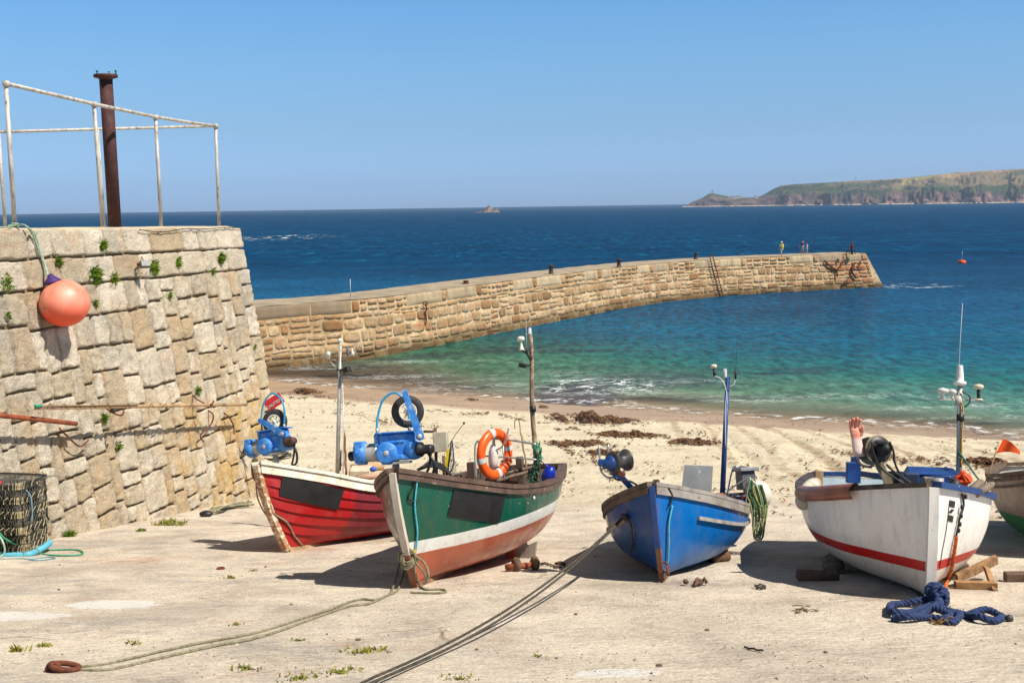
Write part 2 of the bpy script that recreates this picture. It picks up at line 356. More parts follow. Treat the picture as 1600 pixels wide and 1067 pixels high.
def make_water():
    mb = MB(); ys = [30, 60, 100, 160, 300, 700, 2000, 6000, 20000, 75000]
    for a, b in zip(ys, ys[1:]):
        f = lambda y: 60+y*1.6
        mb.add([V((-f(a), a, 0)), V((f(a), a, 0)), V((f(b), b, 0)), V((-f(b), b, 0))], [(0, 1, 2, 3)], False)
    n = NT('sea_water'); p = n.pos(); s3 = n.sep(p)
    wl = n.math('SUBTRACT', n.math('ADD', s3[1], n.math('MULTIPLY', s3[0], .574)), 60.9)
    wn = n.math('ADD', wl, n.math('MULTIPLY', n.math('SUBTRACT', n.noise(n.mapp(p, (.7, 1.2, 1)), .06, 5, .6), .5), 16))
    f = n.math('DIVIDE', wn, 120.)
    deep = n.ramp(f, [(.0, lin((156, 140, 114))), (.03, lin((136, 144, 118))), (.075, lin((86, 122, 98))), (.16, lin((32, 98, 92))), (.30, lin((4, 82, 106))), (.6, lin((0, 70, 104))), (1., lin((0, 56, 90)))])
    # harbour corner on the left: brownish weed-stained shallows
    lm = n.math('MULTIPLY', n.mr(s3[0], 2, -9), n.mr(wn, 16, 5))
    deep = n.mix(lm, deep, lin((96, 82, 70)))
    gm = n.math('MULTIPLY', n.mr(s3[0], 12, -4), n.math('MULTIPLY', n.mr(wn, 4, 14), n.mr(wn, 40, 22)))
    deep = n.mix(n.math('MULTIPLY', gm, .6), deep, lin((52, 92, 62)))
    # drifting weed beds
    wd = n.ramp(n.noise(n.mapp(p, (.35, 1, 1), (0, 0, -.25)), .16, 6, .62), [(.54, 0.), (.62, 1.)])
    deep = n.mix(n.math('MULTIPLY', n.math('MULTIPLY', wd, n.mr(wn, 34, 20)), .65), deep, lin((38, 50, 66)))
    wd2 = n.ramp(n.noise(n.mapp(p, (.12, 1, 1)), .035, 5, .6), [(.45, 0.), (.6, 1.)])
    deep = n.mix(n.math('MULTIPLY', wd2, .35), deep, n.mix(1., deep, (.35, .55, .7, 1), 'MULTIPLY'))
    wkm = n.math('MULTIPLY', 0., 0.)
    for gx_, gy_, rx_, ry_ in ((893, 618, 3.2, 4.5), (1010, 596, 6, 4)):
        c_ = atz(gx_, gy_, 0); d = n.n('VectorMath', {0: n.mapp(p, (1, 1, 0)), 1: (c_.x, c_.y, 0)}, operation='SUBTRACT').outputs[0]
        ln = n.n('VectorMath', {0: n.mapp(d, (1/rx_, 1/ry_, 1))}, operation='LENGTH').outputs['Value']
        wk = n.mr(n.math('ADD', ln, n.math('MULTIPLY', n.noise(p, .7, 7, .75), 1.6)), 1.9, 1.35); wkm = n.math('MAXIMUM', wk, wkm)
        deep = n.mix(n.math('MULTIPLY', n.mr(n.math('ADD', ln, n.math('MULTIPLY', n.noise(p, .7, 7, .75), 1.6)), 1.9, 1.35), .8 if gx_ < 900 else .45), deep, lin((48, 44, 66)))
    # waves
    far = n.mr(s3[1], 90, 900)
    p1 = n.mapp(p, (.55, 1.1, 1), (0, 0, -.3)); p2 = n.mapp(p, (.7, 1, 1), (0, 0, .25))
    h1 = n.noise(p1, .55, 4, .6, .3); h2 = n.noise(p2, 2.1, 4, .65, .5); h3 = n.noise(n.mapp(p, (.22, .6, 1)), .10, 4, .6)
    h = n.math('ADD', n.math('ADD', n.math('MULTIPLY', h1, .9), n.math('MULTIPLY', h2, .3)), n.math('MULTIPLY', h3, 3.2))
    bmp = n.bump(h, 1., .55)
    d_ = s3[1]
    c1 = n.ramp(n.noise(n.mapp(p, (1.5, .62, 1), (0, 0, .12)), 1., 6, .66, .3), [(.36, .5), (.5, 1.), (.64, 1.55)])
    c2 = n.ramp(n.noise(n.mapp(p, (.42, .085, 1), (0, 0, .03)), 1., 6, .68, .3), [(.36, .62), (.5, 1.), (.64, 1.4)])
    c3 = n.ramp(n.noise(n.mapp(p, (.08, .009, 1)), 1., 6, .68), [(.36, .7), (.5, 1.), (.64, 1.25)])
    c4 = n.ramp(n.noise(n.mapp(p, (.05, .06, 1)), 1., 5, .6), [(.36, .8), (.5, 1.), (.64, 1.2)])
    chop = n.mix(n.mr(d_, 120, 260), c1, n.mix(n.mr(d_, 450, 1100), c2, c3)); chop = n.mix(1., chop, c4, 'MULTIPLY')  # light and dark faces of the wavelets, painted into the water colour
    deep = n.mix(n.mr(wn, 2, 12, 0, .9), deep, n.mix(1., deep, chop, 'MULTIPLY'))
    tw = n.mix(n.mr(d_, 120, 260), n.noise(n.mapp(p, (1.2, .5, 1), (3, 0, .1)), .8, 6, .72), n.noise(n.mapp(p, (.35, .07, 1), (3, 0, .02)), 1, 6, .72))
    tealw = n.math('MULTIPLY', n.ramp(tw, [(.56, 0.), (.66, 1.)]), n.mr(wn, 20, 50, .0, .5))
    deep = n.mix(tealw, deep, lin((16, 116, 146)))
    # foam
    fl = n.noise(n.mapp(p, (.8, 1., 1), (0, 0, -.25)), .8, 8, .72, 1.0)
    fline = n.ramp(n.math('ABSOLUTE', n.math('SUBTRACT', fl, .5)), [(.0, 1.), (.03, 0.)])
    fband = n.math('MULTIPLY', n.mr(wn, 17, 7), n.ramp(n.noise(n.mapp(p, (.12, .4, 1)), .8, 4), [(.50, 0.), (.62, .8)]))
    foam = n.math('MULTIPLY', fline, fband)
    edge = n.math('MULTIPLY', n.mr(n.math('ABSOLUTE', n.math('SUBTRACT', wn, .6)), 1.6, .2), n.ramp(n.noise(p, 1.5, 6, .7), [(.5, 0.), (.56, .8)]))
    foam = n.math('MAXIMUM', foam, edge)
    def patch(c, r, th, rot=0, sc=1.4, mp=(.35, 1.7, 1)):
        d = n.mapp(p, (1, 1, 0)); d = n.n('VectorMath', {0: d, 1: (c[0], c[1], 0)}, operation='SUBTRACT').outputs[0]
        d = n.mapp(d, (1/r[0], 1/r[1], 1), (0, 0, 0)); d = n.n('VectorRotate', {'Vector': d, 'Angle': rot}).outputs[0] if rot else d
        ln = n.n('VectorMath', {0: d}, operation='LENGTH').outputs['Value']
        return n.math('MULTIPLY', n.mr(ln, 1.1, .4), n.ramp(n.noise(n.mapp(p, mp, (0, 0, -.1)), sc, 7, .75, .8), [(th, 0.), (th+.06, 1.)]))
    g1 = atz(935, 603, 0); foam = n.math('MAXIMUM', foam, patch(g1, (4.6, 4.2), .53, 0, .9, (.9, 1, 1)))
    g2 = atz(1410, 447, 0); foam = n.math('MAXIMUM', foam, patch(g2, (8, 5), .55, 0, .9, (.5, .5, 1)))
    g3 = atz(440, 371, 0); foam = n.math('MAXIMUM', foam, patch(g3, (24, 50), .56, 0, .25, (1, .25, 1)))
    caps = n.math('MULTIPLY', n.ramp(n.noise(n.mapp(p, (.25, .5, 1)), .55, 3, .6), [(.745, 0.), (.76, 1.)]), n.mr(s3[1], 90, 200))
    foam = n.math('MAXIMUM', foam, n.math('MULTIPLY', caps, .7))
    col = n.mix(foam, deep, lin((235, 238, 236)))
    n.fin(col, .9, bmp, spec=0.)
    gl = n.n('BsdfGlossy', {'Color': (1, 1, 1, 1), 'Roughness': n.mr(s3[1], 55, 300, .14, .34), 'Normal': bmp}); fr = n.n('Fresnel', {'IOR': 1.33, 'Normal': bmp})
    sea = n.n('MixShader', {0: n.math('MULTIPLY', n.math('MULTIPLY', fr.outputs[0], n.mr(s3[1], 60, 260, .42, .10)), n.math('SUBTRACT', 1., foam)), 1: n.b.outputs[0], 2: gl.outputs[0]})
    tr = n.n('BsdfTransparent'); al = n.math('MAXIMUM', n.mr(wn, -1.2, 9, .12, 1), foam); al = n.math('MAXIMUM', al, n.math('MULTIPLY', wkm, .8)); al = n.math('MULTIPLY', al, n.mr(wl, -4, -1.5))
    ms = n.n('MixShader', {0: al, 1: tr.outputs[0], 2: sea.outputs[0]}); n.t.links.new(ms.outputs[0], n.out.inputs[0])
    tag(mb.build('water', n.m, norm=False), kind='structure')
make_ground(); make_water()
# ------------------------------------------------------------------ stone walls
def jit(a, h, s): return V((noise.noise(V((a*3.1, h*3.7, 5)))*s, noise.noise(V((a*2.7, h*3.3, 11)))*s))
def stone(mb, P, N, c4, gap, bulge, rnd_k, jt, cell, tint, rough=.018, soft=.05):
    """one stone: patch with rounded outline and pillow-like weathered face; c4 = (a0,h0,a1,h1)"""
    a0, h0, a1, h1 = c4
    if a1-a0 < .06 or h1-h0 < .06: return
    cs = [V((a0, h0))+jit(a0, h0, jt), V((a1, h0))+jit(a1, h0, jt), V((a1, h1))+jit(a1, h1, jt), V((a0, h1))+jit(a0, h1, jt)]
    w_, hh = a1-a0, h1-h0; nu = max(4, min(16, int(w_/cell)+2)); nv = max(4, min(16, int(hh/cell)+2))
    off = rnd.uniform(-.014, .014)*bulge/.06; tl = (rnd.uniform(-.016, .016)*bulge/.06, rnd.uniform(-.016, .016)*bulge/.06); sd_ = rnd.uniform(0, 99)
    gx, gy = 1-gap/w_*2, 1-gap/hh*2; kx = rnd_k*min(1, hh/w_); ky = rnd_k*min(1, w_/hh)
    def fn(i, j):
        u, v_ = i*2-1, j*2-1
        ring = max(abs(u), abs(v_)) > .999
        # concentrate samples near the edges
        u = math.copysign(1-(1-abs(u))**1.35, u); v_ = math.copysign(1-(1-abs(v_))**1.35, v_)
        uu = u*(1-kx*.5*v_**4)*gx; vv = v_*(1-ky*.5*u**4)*gy
        s_, t_ = (uu+1)/2, (vv+1)/2
        q = cs[0]*(1-s_)*(1-t_)+cs[1]*s_*(1-t_)+cs[2]*s_*t_+cs[3]*(1-s_)*t_
        wob = noise.noise(V((q.x*6, q.y*6, sd_)))*.02*(.5 if ring else 1)*(1+bulge*4)
        e = min((1-abs(u))*w_/2, (1-abs(v_))*hh/2)
        d = bulge*sm(-.015, soft, e)+off+tl[0]*u+tl[1]*v_+rough*noise.noise(V((q.x*9, q.y*9, sd_)))+rough*.8*noise.noise(V((q.x*22, q.y*22, sd_)))
        if ring: d = -.12
        return P(q.x+wob, q.y+wob)+N(q.x)*d
    n0 = mb.tint; mb.tint = tint; mb.grid(fn, nu, nv); mb.tint = n0
def cuts(a0, a1, lo, hi):
    out = [a0]
    while out[-1] < a1-hi*.9: out.append(out[-1]+rnd.uniform(lo, hi))
    if a1-out[-1] < lo*.6 and len(out) > 1: out[-1] = a1
    else: out.append(a1)
    return out
def granite(name, ca, cb, cc, lich=(196, 150, 60), lich_amt=.6, lich_fn=None, wet_z=None, bsc=1.):
    n = NT(name); p = n.pos(); tn = n.n('Attribute', attribute_name='tint').outputs['Fac']
    col = n.ramp(tn, [(.0, lin(cc)), (.35, lin(ca)), (.7, lin(cb)), (1., lin(tuple(min(255, x+14) for x in cb)))])
    b = n.noise(p, 2.2, 6, .65); col = n.mix(n.ramp(b, [(.4, 0.), (.65, .5)]), col, lin(tuple(x*.8 for x in ca))); wm_ = n.ramp(n.noise(p, 1.6, 7, .7, .5), [(.52, 0.), (.64, .36)]); col = n.mix(wm_, col, lin((206, 156, 104)))
    gr = n.ramp(n.noise(n.mapp(p, (1, 1, .5)), 1.1, 6, .7), [(.53, 0.), (.62, 1.)]); col = n.mix(n.math('MULTIPLY', gr, .45), col, lin((172, 166, 156)))
    sp = n.noise(p, 48*bsc, 3, .7); col = n.mix(.85, col, n.mix(1., col, n.ramp(sp, [(.32, .45), (.47, .95), (.62, 1.12), (.75, 1.3)]), 'MULTIPLY'))
    lm = n.ramp(n.noise(p, .9, 8, .75), [(.45, 0.), (.56, 1.)])
    if lich_fn: lm = n.math('MULTIPLY', lm, lich_fn(n, p), clamp=True)
    col = n.mix(n.math('MULTIPLY', lm, lich_amt), col, lin(lich))
    if name == 'pier_granite':
        for q_ in ((39.5, 137, 2.8), (42.3, 139, 2.2), (-6.2, 84.6, 1.9)):
            d_ = n.n('VectorMath', {0: p, 1: q_}, operation='SUBTRACT').outputs[0]; ln_ = n.n('VectorMath', {0: n.mapp(d_, (.34, .3, .5))}, operation='LENGTH').outputs['Value']
            col = n.mix(n.math('MULTIPLY', n.mr(n.math('ADD', n.math('MULTIPLY', ln_, 2.2 if q_[0] < 0 else 1.), n.math('MULTIPLY', n.noise(p, 1.3, 6, .75), 1.3)), 1.7, .8), .6), col, lin((176, 92, 44)))
    if wet_z: col = n.mix(n.mr(n.math('ADD', n.sep(p)[2], n.math('MULTIPLY', n.noise(p, 1.2, 4), .8)), wet_z+.4, wet_z-.3), col, n.mix(1., col, (.42, .40, .33, 1), 'MULTIPLY'))
    h = n.math('ADD', n.noise(p, 26*bsc, 8, .8), n.math('MULTIPLY', n.noise(p, 7*bsc, 5, .7), 1.6))
    return n.fin(col, .9, n.bump(h, 1., .045/bsc), spec=.25)
WU = V((.209, .978, 0)).normalized(); WN = V((WU.y, -WU.x, 0)); WB = V((-6.75, 16.44, 0)); WL = 8.5
def wtop(a): return 10.1-.0145*a
def WP(a, z): return WB+WU*a-WN*((z-4.16)*.15)+V((0, 0, z))
def Wpx(px, py, off=0.):                 # point of the quay face seen at a pixel
    d = ray(px, py); n_ = (WN+V((0, 0, .15))).normalized(); p0 = WP(0, 6)+n_*off
    return V((0, 0, CAMZ))+d*((p0-V((0, 0, CAMZ))).dot(n_)/d.dot(n_))
def make_quay():
    root = empty('quay_wall', WP(4, 4.2), 'tall battered quay wall of big pale granite blocks with flat concrete top at the left', 'wall')
    mb = MB(); gp = .006
    def course(a0, a1, h0, h1, lo, hi, P, N, kk=.16):
        c = cuts(a0, a1, lo, hi)
        for x0, x1 in zip(c, c[1:]): stone(mb, P, N, (x0, h0, x1, h1), gp, .03, kk*.8, .03, .045, rnd.random(), .022, .022)
    def face(a0, a1, P, N, zt):
        # courses measured down from the coping
        def T(a, h): return P(a, zt(a)-h+.05*noise.noise(V((a*.7, h*1.3, 8)))*sm(.3, 1.2, h))
        Pf = lambda a, h: T(a, -h)
        course(a0, a1, -.47, 0, .55, 1.35, Pf, N); course(a0, a1, -.93, -.47, .4, 1.1, Pf, N)
        cs_ = .085; W_ = int(round((a1-a0)/cs_)); H_ = int(5.7/cs_); occ = [[0]*W_ for _ in range(H_)]
        for jj in range(H_):
            for ii in range(W_):
                if occ[jj][ii]: continue
                run = 0
                while ii+run < W_ and run < 12 and not occ[jj][ii+run]: run += 1
                big = rnd.random()
                w2 = rnd.randint(5, 9) if big < .3 else rnd.randint(3, 6); h2 = rnd.randint(5, 8) if rnd.random() < .6 else rnd.randint(3, 6)
                if big > .9: w2, h2 = 10, rnd.randint(5, 8)
                w2 = min(w2, run)
                if run-w2 < 3: w2 = run if run <= 10 else w2
                h2 = min(h2, H_-jj)
                if w2 <= 2: h2 = min(h2, 4)
                for y_ in range(jj, jj+h2):
                    for x_ in range(ii, ii+w2): occ[y_][x_] = 1
                if w2*cs_ > .1:
                    b0 = -.93-(jj+h2)*cs_; b1 = -.93-jj*cs_; x0 = a0+ii*cs_
                    stone(mb, Pf, N, (x0, b0, x0+w2*cs_, b1), gp, .026, .12, .035, .04, rnd.random(), .034, .02)
    face(-5.5, WL, WP, lambda a: (WN+V((0, 0, .15))).normalized(), wtop)
    E2 = -WN; zc = wtop(WL)
    def EP(a, z): return WP(WL, z)+E2*a+WU*(-(z-4.16)*.02)
    face(0, 6.5, EP, lambda a: WU, lambda a: zc)
    def lf(n, p):
        s = n.sep(p); return n.math('MULTIPLY', n.mr(s[1], 19, 22.5, .08, 1.), n.mr(s[2], 7.6, 6.0, .05, 1.))
    gm = granite('quay_granite', (212, 196, 168), (228, 214, 190), (204, 178, 142), (206, 160, 66), .62, lf)
    mb.build('stonework', gm, root, norm=False, wr=True)
    # mortar core and concrete top
    c = MB(); D = 6.5
    for z0, z1, mm in ((2.5, 9.85, 0),):
        q = []
        for z in (z0, z1):
            i = .04; q += [WP(-5.5, z)-WN*i, WP(WL-.08, z)-WN*i, WP(WL-.08, z)-WN*D, WP(-5.5, z)-WN*D]
        c.add(q, [(0, 1, 5, 4), (1, 2, 6, 5), (2, 3, 7, 6), (3, 0, 4, 7), (4, 5, 6, 7)], False)
    c.build('mortar', pm('dark_mortar', (128, 110, 84), .95, bump=.6, bd=.02, spec=.2), root, wr=True)
    t = MB()
    def tf(i, j):
        a = -5.5+i*(WL+5.5-.02); return WP(a, wtop(a)) - WN*(.03+j*(D-.1)) + V((0, 0, .004+.012*noise.noise(V((a*2, j*9, 0)))+(0 if 0 < i < 1 and 0 < j < 1 else -.05)))
    t.grid(tf, 120, 30)
    t.build('concrete_top', pm('top_concrete', (206, 190, 160), .95, (180, 164, 136), 2, bump=.6, bd=.02, spec=.2), root, norm=False, wr=True)
    return root
quay = make_quay()

PB = [V(p) for p in ((-24, 63, 0), (-15.5, 74.6, 0), (-9, 80.7, 0), (0, 96.4, 0), (13.2, 118.2, 0), (23.1, 128.6, 0), (33.9, 134.9, 0), (44.1, 139.2, 0))]
PC = cr(PB, 12); PS = [0]
for a, b in zip(PC, PC[1:]): PS.append(PS[-1]+(b-a).length)
PLEN = PS[-1]
def pcurve(a):
    a = max(0, min(PLEN-1e-4, a)); lo = 0
    import bisect
    k = bisect.bisect_right(PS, a)-1; k = min(k, len(PC)-2); t = (a-PS[k])/(PS[k+1]-PS[k]); d = (PC[k+1]-PC[k]).normalized()
    return PC[k].lerp(PC[k+1], t), d
PTZ = 4.1
def pN(a):
    d1 = pcurve(a-1.5)[1]; d2 = pcurve(a+1.5)[1]; d = (d1+d2).normalized(); return V((d.y, -d.x, 0))
def PP(a, z):
    p, d = pcurve(a); q = p-pN(a)*(z*.11)
    if a > PLEN-.3: q = q-d*(z*.28*(1-(PLEN-a)/.3))
    return q+V((0, 0, z))
def pend(a, z): return V(a)
def make_pier():
    root = empty('stone_pier', pcurve(60)[0], 'long curved rubble stone breakwater running out into the blue sea', 'pier')
    mb = MB(); caps = []
    def ex(a, z):     # battered end: shrink arc length with height
        k = sm(PLEN-14, PLEN, a); return PP(a-k*z*.27*1.0, z)
    h = -1.1
    while h < 3.15:
        bh = rnd.uniform(.62, .98)
        if h+bh > 2.9: bh = 3.25-h
        c = cuts(0, PLEN, .6, 1.8)
        for x0, x1 in zip(c, c[1:]):
            t = rnd.random()
            if rnd.random() < .3 and x1-x0 > .5:
                k = h+bh*rnd.uniform(.35, .65)
                stone(mb, ex, pN, (x0, h, x1, k), .02, .05, .5, .2, .16, t, .04, .12); stone(mb, ex, pN, (x0, k, x1, h+bh), .02, .05, .5, .2, .16, rnd.random(), .04, .12)
            else: stone(mb, ex, pN, (x0, h, x1, h+bh), .02, .055, .5, .2, .16, t, .04, .13)
        h += bh
    # top band: lengths of cast concrete between runs of stone
    c = cuts(0, PLEN, 2.6, 6.5)
    for i, (x0, x1) in enumerate(zip(c, c[1:])):
        if (x0 < 17) or (i % 3 != 1) or x1 > PLEN-8:
            cap = MB(); cap.tint = rnd.random()
            xm = x1-rnd.uniform(.7, 1.1)
            if x0 < 17: xm = x1
            k = max(2, int((xm-x0)/.5))
            def cf(i_, j_, x0=x0, xm=xm): 
                r_ = (0 < i_ < 1) and (0 < j_ < 1)
                return ex(x0+.03+(xm-x0-.06)*i_, 3.27+(PTZ-3.27)*j_)+pN(x0)*((.08 if r_ else .0)+.015*noise.noise(V((x0+i_*9, j_*4, 1))))
            cap.grid(cf, k+2, 6); cap.v[0] += V((0, 0, 0)); cap.t[0] += .001; caps.append(cap)
            if xm < x1: stone(mb, ex, pN, (xm, 3.25, x1, PTZ), .03, .1, .2, .05, .2, rnd.random(), .03, .12)
        else:
            cc = cuts(x0, x1, .6, 1.3)
            for q0, q1 in zip(cc, cc[1:]):
                k = 3.25+rnd.uniform(.35, .55); stone(mb, ex, pN, (q0, 3.25, q1, k), .035, .09, .45, .1, .2, rnd.random(), .03, .12); stone(mb, ex, pN, (q0, k, q1, PTZ), .035, .09, .4, .08, .2, rnd.random(), .03, .12)
    # end face stones
    Dp = 5.0
    eP0 = lambda a, z: ex(PLEN-.01, z)-pN(PLEN)*a; eD = pcurve(PLEN)[1]
    h = -1.1
    while h < PTZ-.2:
        bh = min(.7, PTZ-h); c = cuts(0, Dp, .6, 1.3)
        for x0, x1 in zip(c, c[1:]): stone(mb, eP0, lambda a: eD, (x0, h, x1, h+bh), .03, .09, .3, .08, .2, rnd.random(), .03, .12)
        h += bh
    def lf(n, p): return n.mr(n.sep(p)[1], 105, 120, .25, 1.)
    gm = granite('pier_granite', (188, 156, 114), (218, 190, 148), (146, 114, 78), (184, 112, 58), .35, None, 1.0, .35)
    mb.build('stonework', gm, root, norm=False, wr=True)
    n = NT('pier_concrete'); p = n.pos(); tn = n.n('Attribute', attribute_name='tint').outputs['Fac']
    col = n.ramp(tn, [(.0, lin((168, 148, 118))), (1., lin((200, 178, 142)))])
    col = n.mix(n.mr(n.sep(p)[1], 88, 70), col, lin((116, 100, 82)))
    col = n.mix(n.ramp(n.noise(n.mapp(p, (1, 1, .3)), 1.6, 6, .7), [(.4, 0.), (.65, .6)]), col, lin((120, 104, 84)))
    cm_ = n.fin(col, .9, n.bump(n.noise(p, 8, 5), .6, .05), spec=.2)
    for cap in caps: cap.build('concrete_cap', cm_, root, norm=False, wr=True)
    core = MB(); N_ = 90; vs_ = []
    for i in range(N_+1):
        a = PLEN*i/N_; n_ = pN(a); k = .05
        for z, off in ((-3, .015), (PTZ-.03, .015), (PTZ-.03, Dp), (-3, Dp+1)): vs_.append(ex(a, z)-n_*off - (eD*.08 if i == N_ else V((0, 0, 0))))
    core.add(vs_, [(i*4+k, i*4+k+1, (i+1)*4+k+1, (i+1)*4+k) for i in range(N_) for k in (0, 2)]+[(N_*4, N_*4+1, N_*4+2, N_*4+3)], False)
    mn = NT('pale_mortar'); mp_ = mn.pos(); mc = mn.mix(mn.ramp(mn.noise(mp_, 1.2, 6, .7), [(.4, 0.), (.62, 1.)]), lin((212, 188, 148)), lin((168, 142, 106)))
    mc = mn.mix(mn.ramp(mn.noise(mp_, .5, 5, .6), [(.45, 0.), (.6, .7)]), mc, lin((150, 124, 90)))
    mc = mn.mix(mn.mr(mn.math('ADD', mn.sep(mp_)[2], mn.math('MULTIPLY', mn.noise(mp_, 1.2, 4), .8)), 1.3, .6), mc, lin((96, 80, 54)))
    core.build('mortar', mn.fin(mc, .95, mn.bump(mn.noise(mp_, 9, 6, .7), .8, .06), spec=.2), root, wr=True)
    top = MB()
    top.grid(lambda i, j: ex(PLEN*i, PTZ)-pN(PLEN*i)*(j*Dp)+V((0, 0, .02+.05*noise.noise(V((i*60, j*3, 2))))) - (eD*.02 if i > .999 else V((0, 0, 0))), 160, 8)
    top.build('paved_top', pm('pier_paving', (168, 152, 128), .95, (140, 126, 106), .8, bump=.5, bd=.03, spec=.2), root, norm=False, wr=True)
make_pier()
def pier_top(px, py): return atz(px, py, PTZ+.03)

# ------------------------------------------------------------------ far headland and rock
def horizon_px(px): return 323.3-.01466*(px-800)
def make_far():
    prof = [(1072, 1), (1085, 8), (1098, 13), (1112, 20), (1128, 17), (1146, 14), (1165, 13), (1182, 13), (1194, 17), (1206, 24), (1218, 29), (1235, 32), (1260, 33), (1330, 36), (1400, 39), (1440, 42), (1480, 46), (1530, 49), (1600, 51), (1700, 54), (1900, 58)]
    def Y0(px): return 4700-(px-1072)*2.1 if px < 1400 else 4011-(px-1400)*1.2
    mb = MB(); nu, nv = 620, 46
    def fn(i, j):
        px = 1068+(1900-1068)*i; H = lerp_tab(prof, px); Yb = Y0(px) + 120*noise.noise(V((px*.02, 0, 5)))+70*noise.noise(V((px*.05, j*3, 7)))+30*noise.noise(V((px*.2, j*14, 7)))
        dep = 900*j**1.3; Y = Yb+dep
        Hm = H/FPX*(Yb+500)              # ridge height in metres reached inland
        t = dep/520
        cliff = sm(0, .3, t)*(.40+.12*noise.noise(V((px*.03, j*2, 2))))
        z = Hm*(cliff+(1-cliff)*sm(.08, 1.0, t)) if t < 1 else Hm*(1-.25*(t-1))
        x = (px-800)/FPX*Y
        r = noise.fractal(V((x*.012, Y*.012, 3)), 1, 2, 5)
        z += ((12*r+7*noise.noise(V((x*.03, z*.08, 5))))*sm(.01, .2, t)*(1-.9*sm(.35, .7, t)))*(min(1, H/30)) + (3*noise.noise(V((x*.05, Y*.05, 1)))*sm(0, .1, t)*(1-sm(.4, .9, t)))
        if j == 0: z = -4
        return V((x, Y, z-1.5 if j < .03 else z))
    mb.grid(fn, 460, 90)
    n = NT('headland'); p = n.pos(); s = n.sep(p)
    nz = n.noise(n.mapp(p, (1, .3, 1.5)), .012, 9, .75)
    green = n.ramp(n.noise(p, .006, 7, .65), [(.35, lin((44, 54, 42))), (.5, lin((66, 76, 50))), (.62, lin((98, 88, 64)))])
    rock = n.ramp(n.noise(n.mapp(p, (1, .2, 1.1)), .022, 8, .75), [(.36, lin((48, 42, 46))), (.5, lin((88, 74, 72))), (.62, lin((144, 112, 98)))])
    hm = n.math('ADD', s[2], n.math('MULTIPLY', n.math('SUBTRACT', nz, .5), 120))
    col = n.mix(n.mr(hm, 26, 44), rock, green)
    fld = n.n('TexVoronoi', {'Vector': n.mapp(p, (.6, 1, 0)), 'Scale': .006}).outputs['Color']; fs = n.sep(fld)
    fc = n.ramp(fs[0], [(.0, lin((120, 106, 80))), (.3, lin((156, 130, 98))), (.5, lin((88, 90, 62))), (.72, lin((146, 138, 84))), (.9, lin((78, 80, 58)))], 'CONSTANT')
    col = n.mix(n.math('MULTIPLY', n.mr(n.math('ADD', s[2], n.math('MULTIPLY', n.math('SUBTRACT', n.noise(p, .01, 4), .5), 60)), 56, 66), n.mr(s[0], 1150, 1450)), col, fc)
    col = n.mix(n.mr(s[2], 3.5, 1.), col, lin((196, 176, 150)))
    tag(mb.build('headland_hill', n.fin(col, .95, n.bump(nz, .6, 8), spec=.1), norm=False), kind='structure')
    rb = MB(); Yr = 2300; X0 = (768-800)/FPX*Yr
    def rf(i, j):
        u = (i*2-1); v_ = (j*2-1); x = u*30; y = v_*18
        h_ = max(-3, 11*(1-abs(u+.02)**.9*1.15)*(1-v_*v_)+4*noise.fractal(V((x*.09, y*.09, 4)), 1, 2, 4)*(1-abs(u)**2)*(1-v_*v_)-.8)
        if u < -.45: h_ = max(-2, 1.6*(1+u)*2*(1-v_*v_)+1.2*noise.noise(V((x*.2, y*.2, 0))))
        if u > .62: h_ = h_-(u-.62)*14
        return V((X0+x, Yr+y, h_*1.35 if h_ > 0 else h_))
    rb.grid(rf, 60, 30)
    tag(rb.build('rock_island', pm('sea_rock', (84, 76, 74), .95, (140, 124, 114), .12, bump=.3, bsc=.8, bd=.5, spec=.1), norm=False), kind='structure')
    # landmarks on the headland
    def ground_far(px):
        H = lerp_tab(prof, px); return H
    hg = MB(); Y = Y0(1112)+520; b = at(1113, horizon_px(1113)-19, Y); b.z -= 3
    hg.rod(b, b+V((0, 0, 13)), 1.6, 8, 1.1); hg.box(b+V((0, 0, 1)), (7, 7, 5))
    tag(hg.build('chimney_stack', pm('grey_stack', (150, 140, 130), .9), origin=b), 'small grey chimney stack on the summit of the low cape', 'chimney')
    Y = Y0(1337)+500; b = at(1337, 281, Y); m_ = MB(); 
    for dx in (-1.2, 1.2): m_.rod(b+V((dx, 0, -4)), b+V((0, 0, 19)), .35, 6)
    for z in (4, 9, 14): m_.box(b+V((0, 0, z)), (2.6*(1-z/19)+.6, .5, .5))
    tag(m_.build('radio_mast', pm('mast_grey', (150, 150, 150), .6), origin=b), 'thin lattice mast on the skyline of the headland', 'mast')
    for px, w_, lab in ((1141, 22, 'low white house, leftmost on the neck of the cape'), (1152, 34, 'long low white house, middle one on the neck of the cape'), (1181, 12, 'tiny white house, rightmost on the neck of the cape')):
        Y = Y0(px)+380; b = at(px, horizon_px(px)-8.5, Y)
        root = empty('far_house', b, lab, 'house', 'white houses on the cape')
        h_ = MB(); h_.box((0, 0, 0), (w_, 10, 10)); h_.build('wall', pm('far_white', (225, 220, 210), .8), root)
        r_ = MB(); q = w_/2+.6; r_.add([(-q, -5.6, 5.05), (q, -5.6, 5.05), (q, 5.6, 5.05), (-q, 5.6, 5.05), (-q, 0, 9), (q, 0, 9)], [(0, 1, 5, 4), (3, 4, 5, 2), (0, 4, 3), (1, 2, 5), (0, 3, 2, 1)], False); r_.build('roof', pm('far_slate', (120, 118, 120), .8), root)
make_far()
